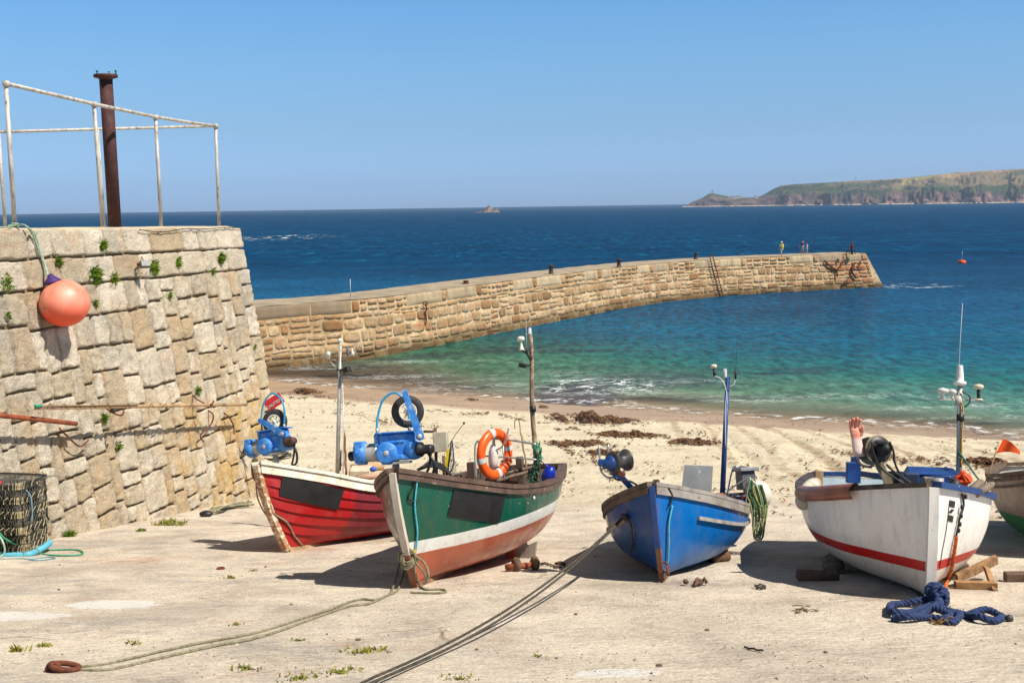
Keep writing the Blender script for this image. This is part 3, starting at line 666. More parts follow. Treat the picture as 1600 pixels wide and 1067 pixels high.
# ------------------------------------------------------------------ boats
TILT = -math.atan(SL)
class Boat:
    """hull frame: x to the viewer's right, y aft, z up, origin at the forefoot on the ground"""
    def __init__(s, foot, yaw, heel, trim, L, B, S, K, rake, name, label, group=None, k=None):
        g = G(*foot); s.L = L; s.B = B; s.S = S; s.K = K; s.rake = rake; s.k = k or [(0, 0), (.05, .35), (.15, .65), (.35, .9), (.6, 1), (1, .85)]
        s.M = Matrix.Translation(g) @ Matrix.Rotation(TILT, 4, 'X') @ Matrix.Rotation(-R(yaw), 4, 'Z') @ Matrix.Rotation(R(heel), 4, 'Y') @ Matrix.Rotation(-R(trim), 4, 'X')
        s.Mi = s.M.inverted(); s.root = empty(name, None, label, 'boat', group, M=s.M); s.cache = None
    def loc(s, px, py, ya):                # hull-frame point seen at a pixel, at distance ya aft
        o = s.Mi @ V((0, 0, CAMZ)); d = s.Mi.to_3x3() @ ray(px, py); return o+d*((ya-o.y)/d.y)
    def wp(s, p): return s.M @ V(p)
    def P(s, t, q, side, off=0.):          # t bow..stern, q keel..sheer
        B, S, K, k = lerp_tab(s.B, t), lerp_tab(s.S, t), lerp_tab(s.K, t), lerp_tab(s.k, t)
        ph = q*math.pi/2
        xb = 1-(1-q)**1.55; zb = q
        xm = math.sin(ph)**.53; zm = .10*q+.90*(1-math.cos(ph)); x = xb*(1-k)+xm*k; z = zb*(1-k)+zm*k
        H = S-K; zz = K+H*z; y0 = s.rake*(1-z)**1.6
        y = y0+(s.L-y0)*t-.14*(1-z)*sm(.6, 1, t)-s.rake
        if off > 0:
            p = V((side*B*x, y, zz)); a = s.P(min(1, t+.02), q, side)-s.P(max(0, t-.02), q, side); b = s.P(t, min(1, q+.03), side)-s.P(t, max(0, q-.03), side)
            n_ = a.cross(b).normalized()
            if n_.x*side < 0: n_ = -n_
            return p+n_*off
        return V((side*(B*x+off), y, zz))
    def build_hull(s, mat, lining, strakes=0, lap=.016, nt_=48, nq=18, th=.035, end=None):
        for nm, mm, sc in (('hull', mat, 1), ('hull_lining', lining, 0)):
            mb = MB()
            for side in (-1, 1):
                rows = []
                if strakes and sc:
                    for k in range(strakes):
                        q0 = (k/strakes)**.8; q1 = ((k+1)/strakes)**.8
                        for f, o in ((0., lap), (.5, lap*.5), (1., 0.)): rows.append((q0+(q1-q0)*f, o))
                else: rows = [((j/nq)**.9, 0) for j in range(nq+1)]
                if not sc: rows = [(q, -th) for q, o in rows if q > .1]
                vs_ = []
                for q, o in rows:
                    for i in range(nt_+1):
                        t = i/nt_; t = t**1.25; t = t if sc else min(.985, .012+t*.98)
                        p = s.P(t, q, side, 0); 
                        oo = o if sc else -min(th, abs(p.x)*.6)
                        if sc and t < .02: oo *= t/.02
                        p.x += side*oo; vs_.append(p)
                w1 = nt_+1; m = len(rows)
                mb.add(vs_, [(j*w1+i, j*w1+i+1, (j+1)*w1+i+1, (j+1)*w1+i) for j in range(m-1) for i in range(nt_)], not (strakes and sc))
                if strakes and sc:
                    n0 = len(mb.sm)
            # transom
            t_ = 1. if sc else .985
            a = [s.P(t_, (j/nq)**.9, -1, 0 if sc else -th) for j in range(nq, 0 if sc else 3, -1)]; b = [s.P(t_, (j/nq)**.9, 1, 0 if sc else -th) for j in range(0 if sc else 4, nq+1)]
            mb.add(a+b, [tuple(range(len(a+b)))], False)
            mb.build(nm, mm, s.root, norm=(sc == 1))
    def sheer(s, n=44, side=1, q=1., up=0., out=0., t0=0., t1=1.):
        P_, A, U = [], [], []
        for i in range(n+1):
            t = t0+(t1-t0)*(i/n)**1.15; p = s.P(t, q, side); p2 = s.P(min(1, t+.01), q, side); p1 = s.P(max(0, t-.01), q, side)
            d = (p2-p1).normalized(); a = V((d.y, -d.x, 0)).normalized()*1.
            if a.x*side < 0: a = -a
            P_.append(p+a*out+V((0, 0, up))); A.append(a); U.append(V((0, 0, 1)))
        return P_, A, U
    def strip(s, name, mat, w_, h_, up, out, q=1., sides=(-1, 1), transom=True, t0=0., t1=1., n=44):
        mb = MB()
        for sd_ in sides:
            P_, A, U = s.sheer(n, sd_, q, up, out, t0, t1); mb.sweep(P_, A, U, w_, h_)
        if transom:
            a = s.P(1, q, -1)+V((0, out, up)); b = s.P(1, q, 1)+V((0, out, up)); c = (a+b)/2+V((0, .03, .02))
            mb.sweep([a, c, b], [V((0, 1, 0))]*3, [V((0, 0, 1))]*3, w_, h_)
        return mb.build(name, mat, s.root)
    def stemkeel(s, ms, mk, w_=.07, d=.06, keel_h=.09):
        mb = MB(); pts = [s.P(0, j/14, 1) for j in range(14, -1, -1)]; 
        for p in pts: p.x = 0
        nr = []
        for i, p in enumerate(pts):
            t = (pts[min(i+1, 14)]-pts[max(i-1, 0)]).normalized(); nr.append(V((0, -t.z, t.y))*(-1 if V((0, -t.z, t.y)).y > 0 else 1))
        pts = [p+n_*(d*.3) for p, n_ in zip(pts, nr)]
        mb.sweep(pts, [V((1, 0, 0))]*15, nr, w_, d); mb.build('stem', ms, s.root)
        kb = MB(); kp = []
        for i in range(13):
            t = i/12*.93; p = s.P(t, 0, 1); p.x = 0; p.z -= keel_h*.4; kp.append(p)
        kb.sweep(kp, [V((1, 0, 0))]*13, [V((0, 0, 1))]*13, w_, keel_h); kb.build('keel', mk, s.root)
    def find(s, px, py, side):             # hull parameters of the outer surface seen at a pixel
        if s.cache is None or s.cache[0] != side:
            o = s.Mi @ V((0, 0, CAMZ)); L_ = []
            for t in range(0, 101):
                for q in range(4, 61):
                    p = s.P(t/100, q/60, side); n_ = s.P(t/100, q/60, side, .01)-p
                    if n_.dot(o-p) > 0: L_.append((t/100, q/60, proj(s.wp(p))))
            s.cache = (side, L_)
        return min(s.cache[1], key=lambda c: (c[2][0]-px)**2+(c[2][1]-py)**2)[:2]
    def patch(s, name, mat, pxs, side, off=.012, n=14, th=.008):
        c = [s.find(x, y, side) for x, y in pxs]
        mb = MB()
        def f(o):
            def fn(i, j):
                t = (c[0][0]*(1-i)+c[1][0]*i)*(1-j)+(c[3][0]*(1-i)+c[2][0]*i)*j; q = (c[0][1]*(1-i)+c[1][1]*i)*(1-j)+(c[3][1]*(1-i)+c[2][1]*i)*j
                return s.P(t, q, side, o)
            return fn
        mb.grid(f(off), n, n//2); mb.grid(f(off-th), n, n//2)
        return mb.build(name, mat, s.root)
    def floor(s, q, mat, t0=.12, t1=.97):
        mb = MB()
        a = [s.P(t0+(t1-t0)*i/20, q, -1, -.02) for i in range(21)]; b = [s.P(t0+(t1-t0)*i/20, q, 1, -.02) for i in range(21)]
        mb.add(a+b, [(i, i+1, 21+i+1, 21+i) for i in range(20)], False); mb.build('floorboards', mat, s.root)
    def thwart(s, t, q, mat, w_=.22):
        a = s.P(t, q, -1, -.03); b = s.P(t, q, 1, -.03); mb = MB()
        mb.box((a+b)/2, ((b-a).length, w_, .04), bev=.006); mb.build('thwart', mat, s.root)
def hullmat(name, bands, left=None, aft=None, rough=.32, slope=0., scuff=(.63, .68), sc_c=(190, 180, 165), z2=None, spec=.5, wear=.7, low=None):
    """painted hull: bands = [(top height, colour)...] from the keel up; left = colours of the other side"""
    n = NT(name); co = n.co(); s = n.sep(co)
    z = n.math('SUBTRACT', s[2], n.math('MULTIPLY', s[1], slope)); z = n.math('ADD', z, n.math('MULTIPLY', n.math('SUBTRACT', n.noise(co, 3, 3), .5), .008))
    zf = n.math('DIVIDE', z, 1.6)
    def rm(bd):
        st = [(0., lin(bd[0][1]))]
        for (h, c), (h2, c2) in zip(bd, bd[1:]): st.append((h/1.6, lin(c2)))
        return n.ramp(zf, st, 'CONSTANT')
    col = rm(bands)
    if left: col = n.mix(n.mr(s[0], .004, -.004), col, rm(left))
    if aft: 
        ay = n.math('ADD', s[1], n.math('MULTIPLY', n.math('SUBTRACT', n.noise(n.mapp(co, (1, 1, .25)), 3, 5), .5), aft[3]))
        col = n.mix(n.math('MULTIPLY', n.mr(ay, aft[0], aft[1]), n.mr(z, aft[4]-.005, aft[4]+.005)), col, lin(aft[2]))
    col = n.mix(n.ramp(n.noise(n.mapp(co, (1, 1, .35)), 2.6, 6, .65), [(.42, 0.), (.7, .35)]), col, n.mix(1., col, (.7, .68, .66, 1), 'MULTIPLY'))
    sc_ = n.ramp(n.noise(n.mapp(co, (1, 1, 2.2)), 7, 7, .72), [(scuff[0], 0.), (scuff[1], 1.)])
    col = n.mix(n.math('MULTIPLY', sc_, wear), col, lin(sc_c))
    st = n.ramp(n.noise(n.mapp(co, (5, 5, .35)), 3, 5, .6), [(.5, 0.), (.72, 1.)])
    col = n.mix(n.math('MULTIPLY', st, .24), col, lin((120, 84, 58)))
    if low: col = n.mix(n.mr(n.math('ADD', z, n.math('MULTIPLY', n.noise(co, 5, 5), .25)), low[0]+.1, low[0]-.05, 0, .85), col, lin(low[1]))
    col = n.mix(.12, col, n.mix(1., col, n.ramp(n.noise(co, 60, 3), [(.3, .6), (.7, 1.2)]), 'MULTIPLY'))
    rr = n.mr(n.noise(co, 5, 5), .3, .7, rough-.06, rough+.2)
    h = n.math('ADD', n.math('MULTIPLY', n.noise(co, 4, 3), 1.), n.math('MULTIPLY', n.noise(co, 60, 3), .06))
    return n.fin(col, rr, n.bump(h, .28, .03), spec=spec)
# shared materials
wood_old = pm('weathered_wood', (118, 96, 78), .8, (82, 64, 52), 4, bump=.5, bd=.006, stretch=(3, 3, 3))
wood_brown = pm('brown_wood', (104, 80, 66), .6, (74, 56, 46), 5, c3=(150, 132, 112), thr3=(.6, .7), bump=.4)
wood_pale = pm('pale_wood', (176, 150, 114), .8, (140, 112, 80), 5, bump=.5, bd=.006)
steel = pm('stainless', (196, 196, 194), .3, (160, 160, 160), 8, metal=.6, bump=.05)
galv = pm('galvanised', (192, 190, 184), .45, (160, 156, 150), 7, metal=.25, c3=(120, 80, 56), thr3=(.66, .72))
rust = pm('rust', (112, 60, 38), .9, (70, 38, 28), 12, c3=(160, 88, 46), thr3=(.55, .7), bump=.6, bd=.004)
black = pm('black_plastic', (26, 25, 25), .5, (40, 38, 36), 8)
rubber = pm('rubber', (38, 37, 37), .75, (60, 57, 54), 6, bump=.3)
white_p = pm('white_plastic', (226, 224, 216), .35, (204, 200, 190), 5)
white_w = pm('worn_white', (232, 224, 206), .6, (206, 192, 166), 4, c3=(140, 108, 76), thr3=(.62, .7))
blue_c = pm('cast_blue_paint', (30, 112, 200), .5, (78, 148, 214), 9, c3=(150, 180, 206), thr3=(.58, .66), sc3=20)
blue_d = pm('navy_paint', (20, 54, 112), .45, (30, 72, 136), 6, c3=(130, 140, 150), thr3=(.66, .7))
cyan_h = pm('cyan_hose', (20, 142, 190), .4, (50, 160, 200), 8)
orange = pm('buoy_orange', (248, 98, 18), .4, (238, 84, 14), 3)
namep = pm('blank_name_panel', (24, 22, 23), .6, (30, 28, 28), 4)
rope_g = pm('old_rope', (150, 142, 112), .95, (104, 100, 80), 30, bump=1., bsc=160, bd=.006)
rope_t = pm('turquoise_rope', (60, 168, 190), .8, (110, 190, 200), 40, bump=1., bsc=160)
rope_gr = pm('green_rope', (30, 140, 100), .8, (80, 170, 130), 30, bump=1., bsc=160)
rope_bk = pm('dark_rope', (84, 76, 62), .9, (46, 42, 36), 30, bump=1., bsc=160)
glass = pm('lamp_glass', (200, 205, 205), .1, (170, 176, 176), 8)
def bolt(mb, c, d, r=.02, h=.015): mb.lathe([(0, 0), (r, 0), (r, h*.7), (r*.7, h), (0, h)], axisM(c, d), 12)
def Loc(x=0, y=0, z=0): return Matrix.Translation((x, y, z))
YM = Matrix.Rotation(math.pi/2, 4, 'X')   # local z -> -y (towards the viewer)
def hauler(B, base, yaw, arm_a, arm_b, tyre_c, hoop, label, motor_drop=False):
    """pot hauler: blue cast gearbox, drum motor, sprung arm, pinch tyre, hose hoop.  coordinates: x right, z up, -y to the viewer"""
    M = B.M @ Matrix.Translation(base) @ Matrix.Rotation(R(yaw), 4, 'Z')
    r = empty('pot_hauler', None, label, 'pot hauler', None, M=M)
    b = MB(); b.box((.02, 0, .22), (.40, .17, .30), bev=.03); b.box((.03, -.01, .375), (.46, .24, .012)); 
    b.box((.02, -.07, .10), (.36, .06, .06), bev=.015); b.box((.02, -.075, .27), (.18, .05, .03), bev=.01)
    b.lathe([(0, 0), (.115, 0), (.12, .01), (.12, .16), (.11, .175), (0, .175)], Loc(-.09, .06, .155) @ YM, 32)
    b.lathe([(0, 0), (.10, 0), (.10, .15), (.085, .165), (0, .165)], Loc(.20, .06, .165) @ YM, 28)
    b.lathe([(.105, 0), (.112, .004), (.112, .02), (.1, .024)], Loc(-.09, -.115, .155) @ YM, 32)
    b.box((-.2, 0, .3), (.05, .15, .14), bev=.012)
    b.build('gearbox', blue_c, r)
    h = MB(); h.lathe([(0, 0), (.035, 0), (.035, .02), (.022, .03), (0, .03)], Loc(-.09, -.115, .155) @ YM, 18); h.build('hub_cap', galv, r)
    d = MB(); d.lathe([(0, 0), (.105, 0), (.10, .03), (.098, .12), (.11, .17), (0, .17)], axisM((-.20, .02, .17), (-1, 0, 0)), 28); d.build('drum', galv, r)
    e = MB(); e.lathe([(0, 0), (.125, 0), (.125, .1), (.105, .13), (0, .13)], axisM((-.33, .02, .17), (-1, 0, 0)), 8); e.box((-.40, .02, .25), (.10, .2, .1), bev=.012); e.build('drum_guard', blue_c, r)
    k = MB(); k.lathe([(0, 0), (.05, 0), (.055, .05), (.04, .07), (0, .075)], axisM((-.46, .02, .15), (-1, 0, -.1)), 16); k.build('drum_cap', black, r)
    m = MB(); m.lathe([(.0, 0), (.075, 0), (.08, .04), (.05, .05), (.052, .16), (.045, .18), (0, .18)], axisM((.25, -.06, .17), (1, -.45, -.02)), 20); m.build('motor', black if not motor_drop else pm('dark_motor', (52, 42, 38), .7, (96, 56, 40), 9), r)
    a, q = V(arm_a), V(arm_b); am = MB(); u = (q-a).normalized(); sd_ = u.cross(V((0, 1, 0))).normalized(); 
    poly = []
    for t in range(13): an = math.pi*t/12; poly.append(a-u*math.sin(an)*.045+sd_*math.cos(an)*.045)
    for t in range(13): an = math.pi*t/12; poly.append(q+u*math.sin(an)*.028-sd_*math.cos(an)*.028)
    am.slab([p+V((0, -.13, 0)) for p in poly], (0, -1, 0), .022); ar = am.build('arm', blue_c, r)
    
    for c_, r_, h_ in ((a, .028, .035), (V(tyre_c), .022, .03)): bo = MB(); bolt(bo, c_+V((0, -.13, 0)), (0, -1, 0), r_, h_); bo.build('bolt', galv, ar)
    # tyre
    tm = Matrix.Translation(V(tyre_c)+V((0, .0, 0))) @ Matrix.Rotation(R(12), 4, 'Z') @ YM
    ty = MB(); pr_ = [(.10, .045), (.125, .055), (.155, .05), (.172, .03), (.178, 0), (.172, -.03), (.155, -.05), (.125, -.055), (.10, -.045), (.10, .045)]
    ty.lathe(pr_, tm, 40); T = ty.build('tyre', rubber, r)
    rm = MB(); rm.lathe([(.085, .04), (.104, .046), (.104, -.046), (.085, -.04), (.085, .04)], tm, 32)
    for i in range(6):
        an = i*math.pi/3; c = tm @ V((.055*math.cos(an), .055*math.sin(an), .01)); 
        rm.rod(tm @ V((.02*math.cos(an), .02*math.sin(an), .02)), tm @ V((.09*math.cos(an), .09*math.sin(an), .02)), .012, 6)
    rm.lathe([(0, .05), (.028, .05), (.03, -.04), (0, -.04)], tm, 14); rm.build('rim', white_w, T)
    hp = MB(); hp.tube(cr(hoop, 8), .0125, 8); hp.build('hose', cyan_h, r)
    for hh_ in (hoop[0], hoop[-1]): s2 = MB(); s2.rod((hh_[0], hh_[1], .375), (hh_[0], hh_[1], .43), .018, 10); s2.build('hose_socket', galv, r)
    p = MB(); p.rod((-.02, .02, -.16), (-.02, .02, .08), .04, 14); p.box((.0, 0, .045), (.3, .2, .025)); p.build('pedestal', galv, r)
    hs = MB(); hs.tube(cr([(.36, -.1, .12), (.42, -.12, .0), (.36, -.06, -.13), (.2, .0, -.16)], 8), .016, 8); hs.tube(cr([(.38, -.08, .14), (.36, -.1, -.02), (.28, -.05, -.14)], 8), .014, 8); hs.build('hydraulic_hose', black, r)
    return r
# ---- green boat
gB = Boat((650, 917), 18, -3.5, 0, 4.25, [(0, .035), (.06, .24), (.16, .50), (.3, .70), (.5, .82), (.7, .84), (.88, .76), (1, .64)],
          [(0, 1.24), (.15, 1.07), (.4, .90), (.65, .86), (.85, .93), (1, 1.0)], [(0, .03), (.5, .06), (.8, .16), (1, .34)], .38,
          'fishing_boat', 'open wooden fishing boat with dark green topsides, white waterline band and terracotta bottom')
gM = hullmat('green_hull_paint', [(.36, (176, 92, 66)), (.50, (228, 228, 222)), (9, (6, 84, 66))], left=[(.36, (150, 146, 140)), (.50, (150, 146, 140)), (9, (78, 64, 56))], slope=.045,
             aft=(3.0, 4.1, (150, 126, 104), .9, .52), rough=.22)  # aft: beige-brown glare reflection painted into the hull colour towards the stern
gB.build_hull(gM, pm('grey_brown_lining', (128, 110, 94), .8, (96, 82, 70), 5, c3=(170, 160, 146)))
gB.stemkeel(hullmat('green_stem', [(.36, (156, 92, 66)), (9, (206, 196, 178))], rough=.6), pm('keel_wood', (150, 112, 84), .8, (110, 80, 60), 6, c3=(84, 70, 60), bump=.4))
gB.strip('gunwale', wood_brown, .12, .05, .025, -.01); gB.strip('rubbing_strake', wood_brown, .035, .06, -.035, .02)
gB.floor(.42, wood_old)
for t in (.42, .62, .82): gB.thwart(t, .72, wood_brown)
gB.patch('name_panel', namep, [(707, 765), (790, 774), (780, 816), (696, 807)], 1)
gB.patch('bow_notice', pm('scraped_sticker', (150, 140, 130), .7, (96, 84, 74), 20, thr=(.45, .55)), [(606, 775), (613, 775), (615, 797), (608, 797)], -1, off=.004, th=.003)
p = gB.P(*gB.find(834, 778, 1), 1, .01); m = MB(); m.lathe([(0, 0), (.024, 0), (.022, .01), (0, .014)], axisM(p, (1, -.2, 0)), 16); m.build('skin_fitting', white_p, gB.root)
# bitts, breasthook and stern knees
for px, py, ya, h, wd in ((814, 746, 3.6, .28, .10), (856, 752, 3.9, .22, .11), (738, 745, 2.6, .17, .11)):
    b = gB.loc(px, py, ya); m = MB(); m.box(b+V((0, 0, h*.35)), (wd, wd*.8, h+.1), bev=.012); m.build('bitt', wood_brown, gB.root)
m = MB(); a = gB.loc(765, 748, 3.6); b = gB.loc(812, 738, 3.9); m.box((a+b)/2+V((0, 0, -.02)), ((b-a).length, .05, .09), Matrix.Rotation(.1, 3, 'Y')); m.build('stern_board', wood_brown, gB.root)
m = MB(); m.add([V((0, .02, 1.23)), gB.P(.12, 1, -1), gB.P(.12, 1, 1)]+[V((0, .05, 1.19)), gB.P(.12, .96, -1), gB.P(.12, .96, 1)], [(0, 1, 2), (3, 5, 4), (1, 4, 5, 2)], False); m.build('breasthook', wood_brown, gB.root)
# side decks, boxes, oars inside
m = MB(); m.box(gB.P(.55, .8, 1)+V((-.3, 0, .02)), (.34, .7, .12), bev=.01); m.build('fish_box', white_p, gB.root)
m = MB(); m.box(gB.P(.66, .8, 1)+V((-.3, 0, 0)), (.3, .4, .14), bev=.01); m.build('red_tray', pm('red_plastic', (190, 52, 34), .5, (120, 40, 30), 9), gB.root)
m = MB(); m.box(gB.P(.62, .8, -1)+V((.5, .1, .08)), (.7, .9, .1), bev=.02); m.build('engine_cover', pm('grey_cover', (150, 148, 142), .7, (120, 116, 110), 5), gB.root)
# skeg, rudder heel and propeller
m = MB(); a = gB.loc(800, 862, 2.55); m.slab([gB.loc(x, y, 2.45) for x, y in ((797, 862), (838, 846), (833, 888), (805, 890))], (0, -1, 0), .06); m.build('skeg', pm('skeg_grey', (150, 140, 128), .7, (120, 108, 98), 6, c3=(110, 66, 46)), gB.root)
m = MB(); m.hull([gB.loc(x, y, 2.4)+V((0, d, 0)) for x, y in ((785, 860), (803, 858), (806, 870), (792, 874)) for d in (0, .06)]); m.build('propeller_guard', pm('terracotta_part', (178, 86, 54), .6), gB.root)
# boat's stainless rail
m = MB(); T_ = lambda pts, ya: cr([gB.loc(x, y, ya) for x, y in pts], 5)
m.tube(T_([(751, 752), (749, 720), (748, 695), (752, 687), (768, 685), (800, 688), (838, 694)], 2.2), .012, 8); m.tube(T_([(748, 712), (790, 714), (838, 718)], 2.2), .010, 8)
m.tube(T_([(739+5, 748), (742, 712), (743, 694), (748, 688)], 2.5), .012, 8); m.rod(gB.loc(788, 750, 2.2), gB.loc(786, 688, 2.2), .010); m.build('grab_rail', steel, gB.root)
m = MB(); m.tube(T_([(768, 665), (771, 685), (773, 698), (768, 705)], 2.12), .011, 8); m.tube(T_([(795, 667), (790, 688), (783, 699), (774, 703)], 2.12), .011, 8); m.build('ring_holder', steel, gB.root)
# mast
mr_ = MB(); mb_ = gB.loc(838, 762, 2.9); mt_ = gB.loc(828, 522, 2.95); mr_.tube([mb_+(mt_-mb_)*t+V((.012*math.sin(t*9), 0, 0)) for t in [i/16 for i in range(17)]], [.036-.009*i/16 for i in range(17)], 12)
ms_ = mr_.build('mast', pm('spar_wood', (140, 118, 96), .8, (104, 86, 70), 8, c3=(176, 152, 122), thr3=(.52, .6), bump=.7, bd=.006), gB.root)
u = (mt_-mb_).normalized()
m = MB(); m.lathe([(0, 0), (.03, 0), (.03, .01), (.022, .015), (.022, .07), (.015, .08), (0, .08)], axisM(mt_, u), 16); m.build('masthead_lamp', glass, ms_)
m = MB(); c = gB.loc(815, 545, 2.9); m.lathe([(0, -.02), (.045, -.02), (.03, 0), (.015, .05), (.012, .09), (.02, .1), (0, .1)], axisM(c, (0, 0, 1)), 16); m.lathe([(0, .1), (.04, .105), (.05, .12), (.05, .14), (.035, .16), (0, .165)], axisM(c, (0, 0, 1)), 20); m.build('gps_dome', white_w, ms_)
m = MB(); m.tube([c+V((0, 0, -.02)), gB.loc(824, 553, 2.9), gB.loc(829, 562, 2.93)], .012, 6); m.tube([gB.loc(823, 546, 2.9), gB.loc(826, 556, 2.9), gB.loc(830, 562, 2.9)], .02, 6); m.build('bracket', black, ms_)
m = MB(); c = gB.loc(817, 571, 2.88); m.box(c, (.10, .08, .06), Matrix.Rotation(.3, 3, 'Y'), .012); m.rod(c, gB.loc(829, 571, 2.95), .012, 6); m.build('floodlight', black, ms_)
m = MB(); m.rod(gB.loc(832, 634, 2.9), gB.loc(833, 644, 2.9), .042, 12); m.build('tape_band', black, ms_)
m = MB(); m.tube([gB.loc(823, 560, 2.9), gB.loc(822, 500, 2.9)], .003, 5); m.build('whip_aerial', galv, ms_)
hauler(gB, gB.loc(621, 729, .05), 14, (.285, 0, .31), (.15, 0, .80), (.145, .04, .585), [(-.2, .02, .38), (-.19, .02, .52), (-.12, .02, .72), (0, .02, .80), (.10, .02, .74), (.15, .02, .6), (.155, .02, .38)],
       'blue pot hauler with pinch tyre and cyan hoop on the bow of the green boat')
# bow strap, hose and cyan line
def lineon(B, name, mat, pts, r, side, off=.012, parent=None):
    m = MB(); m.tube(cr([B.P(*B.find(x, y, side), side, off+r) for x, y in pts], 5), r, 6); return m.build(name, mat, parent or B.root)
lineon(gB, 'bow_line', rope_t, [(650, 748), (649, 790), (648, 830), (646, 858)], .010, 1)
lineon(gB, 'line_tip', pm('yellow_tape', (226, 190, 20), .5), [(646, 857), (646, 864)], .015, 1)
lineon(gB, 'dark_strap', black, [(651, 744), (646, 760), (637, 772), (641, 780), (655, 781)], .009, 1)
m = MB(); m.tube(cr([gB.loc(648, 757, .5)+V((0, -.02, 0)), gB.loc(668, 759, .62), gB.loc(680, 753, .72), gB.loc(687, 744, .85)], 6), .011, 8); m.build('white_hose', white_p, gB.root)
m = MB(); 
for k in range(3): m.tube(cr([gB.loc(660-k*4, 730+k*2, .6), gB.loc(672, 722+k*3, .7), gB.loc(690, 726+k*3, .9), gB.loc(705, 742, 1.0)], 8), .017, 8)
m.build('black_hose_coil', rubber, gB.root)
m = MB(); m.box(gB.loc(689, 690, 1.5), (.17, .12, .24), Matrix.Rotation(R(10), 3, 'Z'), .008); cb = m.build('control_box', pm('cream_box', (196, 186, 160), .6, (170, 160, 136), 7), gB.root)
m = MB(); m.rod(gB.loc(682, 740, 1.5), gB.loc(680, 668, 1.5), .022, 8); m.rod(gB.loc(693, 712, 1.55), gB.loc(694, 745, 1.55), .018, 8); m.rod(gB.loc(662, 674, 1.5), gB.loc(682, 674, 1.5), .016, 8); m.build('box_post', wood_old, gB.root)
m = MB(); m.tube([gB.loc(700, 698, 1.5), gB.loc(712, 678, 1.5), gB.loc(724, 663, 1.5)], [.004, .004, .004], 5); m.ball(gB.loc(725, 661, 1.5), .016, 8, 6); m.build('gear_lever', black, gB.root)

def top(mb, name, mat, label, cat, group=None):
    c = sum(mb.v, V((0, 0, 0)))/len(mb.v); z = min(v_.z for v_ in mb.v)
    return tag(mb.build(name, mat, origin=(c.x, c.y, z)), label, cat, group)
def rootc(name, loc, label, cat, group=None): return empty(name, loc, label, cat, group)
# landing net
bw = lambda B, x, y, ya: B.wp(B.loc(x, y, ya))
r = rootc('landing_net', bw(gB, 697, 738, 1.4), 'landing net with blue hoop and yellow strip leaning inside the green boat', 'net')
m = MB(); m.tube(cr([bw(gB, x, y, 1.35) for x, y in ((697, 740), (703, 715), (706, 690), (708, 705), (709, 722), (704, 738))], 5), .009, 6); m.build('hoop', pm('net_blue', (40, 70, 110), .6), r, wr=True)
m = MB(); m.tube([bw(gB, 698, 742, 1.3), bw(gB, 706, 688, 1.3)], .012, 6); m.build('handle', black, r, wr=True)
m = MB(); m.sweep([bw(gB, 696, 738, 1.25), bw(gB, 700, 702, 1.25)], [V((1, 0, 0))]*2, [V((0, 1, 0))]*2, .035, .01); m.build('strip', pm('yellow_tape2', (230, 196, 30), .5), r, wr=True)
m = MB()
for k in range(9):
    a = bw(gB, 686+k*2.6, 712-k*1.5, 1.45); b = bw(gB, 692+k*2.6, 742, 1.35); m.tube([a, (a+b)/2+V((.01, 0, -.02)), b], .003, 4)
    a = bw(gB, 686+k*2.6, 738, 1.45); b = bw(gB, 704+k*1.2, 700+k*4, 1.4); m.tube([a, b], .003, 4)
m.build('netting', rope_g, r, wr=True)
# lifebuoy
lc = bw(gB, 773, 709, 2.05); r = rootc('lifebuoy', lc, 'orange lifebuoy with white bands hung on the rail of the green boat', 'lifebuoy')
LM = Matrix.Rotation(R(50), 4, 'Z') @ Matrix.Rotation(R(86), 4, 'X') @ Matrix.Rotation(R(8), 4, 'Z')
m = MB()
def lb(mb, a0, a1, Rr, r1, r2, n):
    vs_ = []
    for i in range(n+1):
        a = a0+(a1-a0)*i/n
        for k in range(16): t = 2*math.pi*k/16; vs_.append(LM @ V(((Rr+r1*math.cos(t))*math.cos(a), (Rr+r1*math.cos(t))*math.sin(a), r2*math.sin(t))))
    mb.add(vs_, [(i*16+k, i*16+(k+1) % 16, (i+1)*16+(k+1) % 16, (i+1)*16+k) for i in range(n) for k in range(16)])
lb(m, 0, 2*math.pi, .255, .062, .05, 60); m.build('ring', orange, r)
for q in range(4):
    m = MB(); a = q*math.pi/2; lb(m, a-.12, a+.12, .255, .065, .053, 6); m.build('white_band', pm('reflective_band', (214, 212, 206), .5, (190, 186, 180), 12), r)
m = MB(); m.tube(cr([LM @ V(((.255+.075*math.cos(t))*math.cos(a), (.255+.075*math.cos(t))*math.sin(a), .06*math.sin(t))) for a, t in [(-1.15+.03*j, j*.8) for j in range(20)]], 3), .005, 5); m.build('lashing', black, r)
wc = bw(gB, 771, 706, 2.15); m = MB(); m.lathe([(0, -.22), (.05, -.2), (.062, -.12), (.06, 0), (.04, .07), (.02, .1), (.018, .17), (.032, .2), (.035, .22), (0, .235)], axisM(wc, (.04, 0, 1)), 16)
top(m, 'marker_float', white_p, 'white skittle-shaped float hanging inside the orange lifebuoy', 'float')
m = MB(); m.ball(bw(gB, 857, 742, 2.7), (.085, .085, .125), 18, 12, Matrix.Rotation(R(25), 3, 'Y')); m.tube([bw(gB, 853, 724, 2.7), bw(gB, 856, 734, 2.7)], .015, 6)
top(m, 'fender', pm('royal_blue_vinyl', (14, 44, 160), .35, (10, 36, 136), 5), 'royal blue fender lying by the mast in the green boat', 'fender')
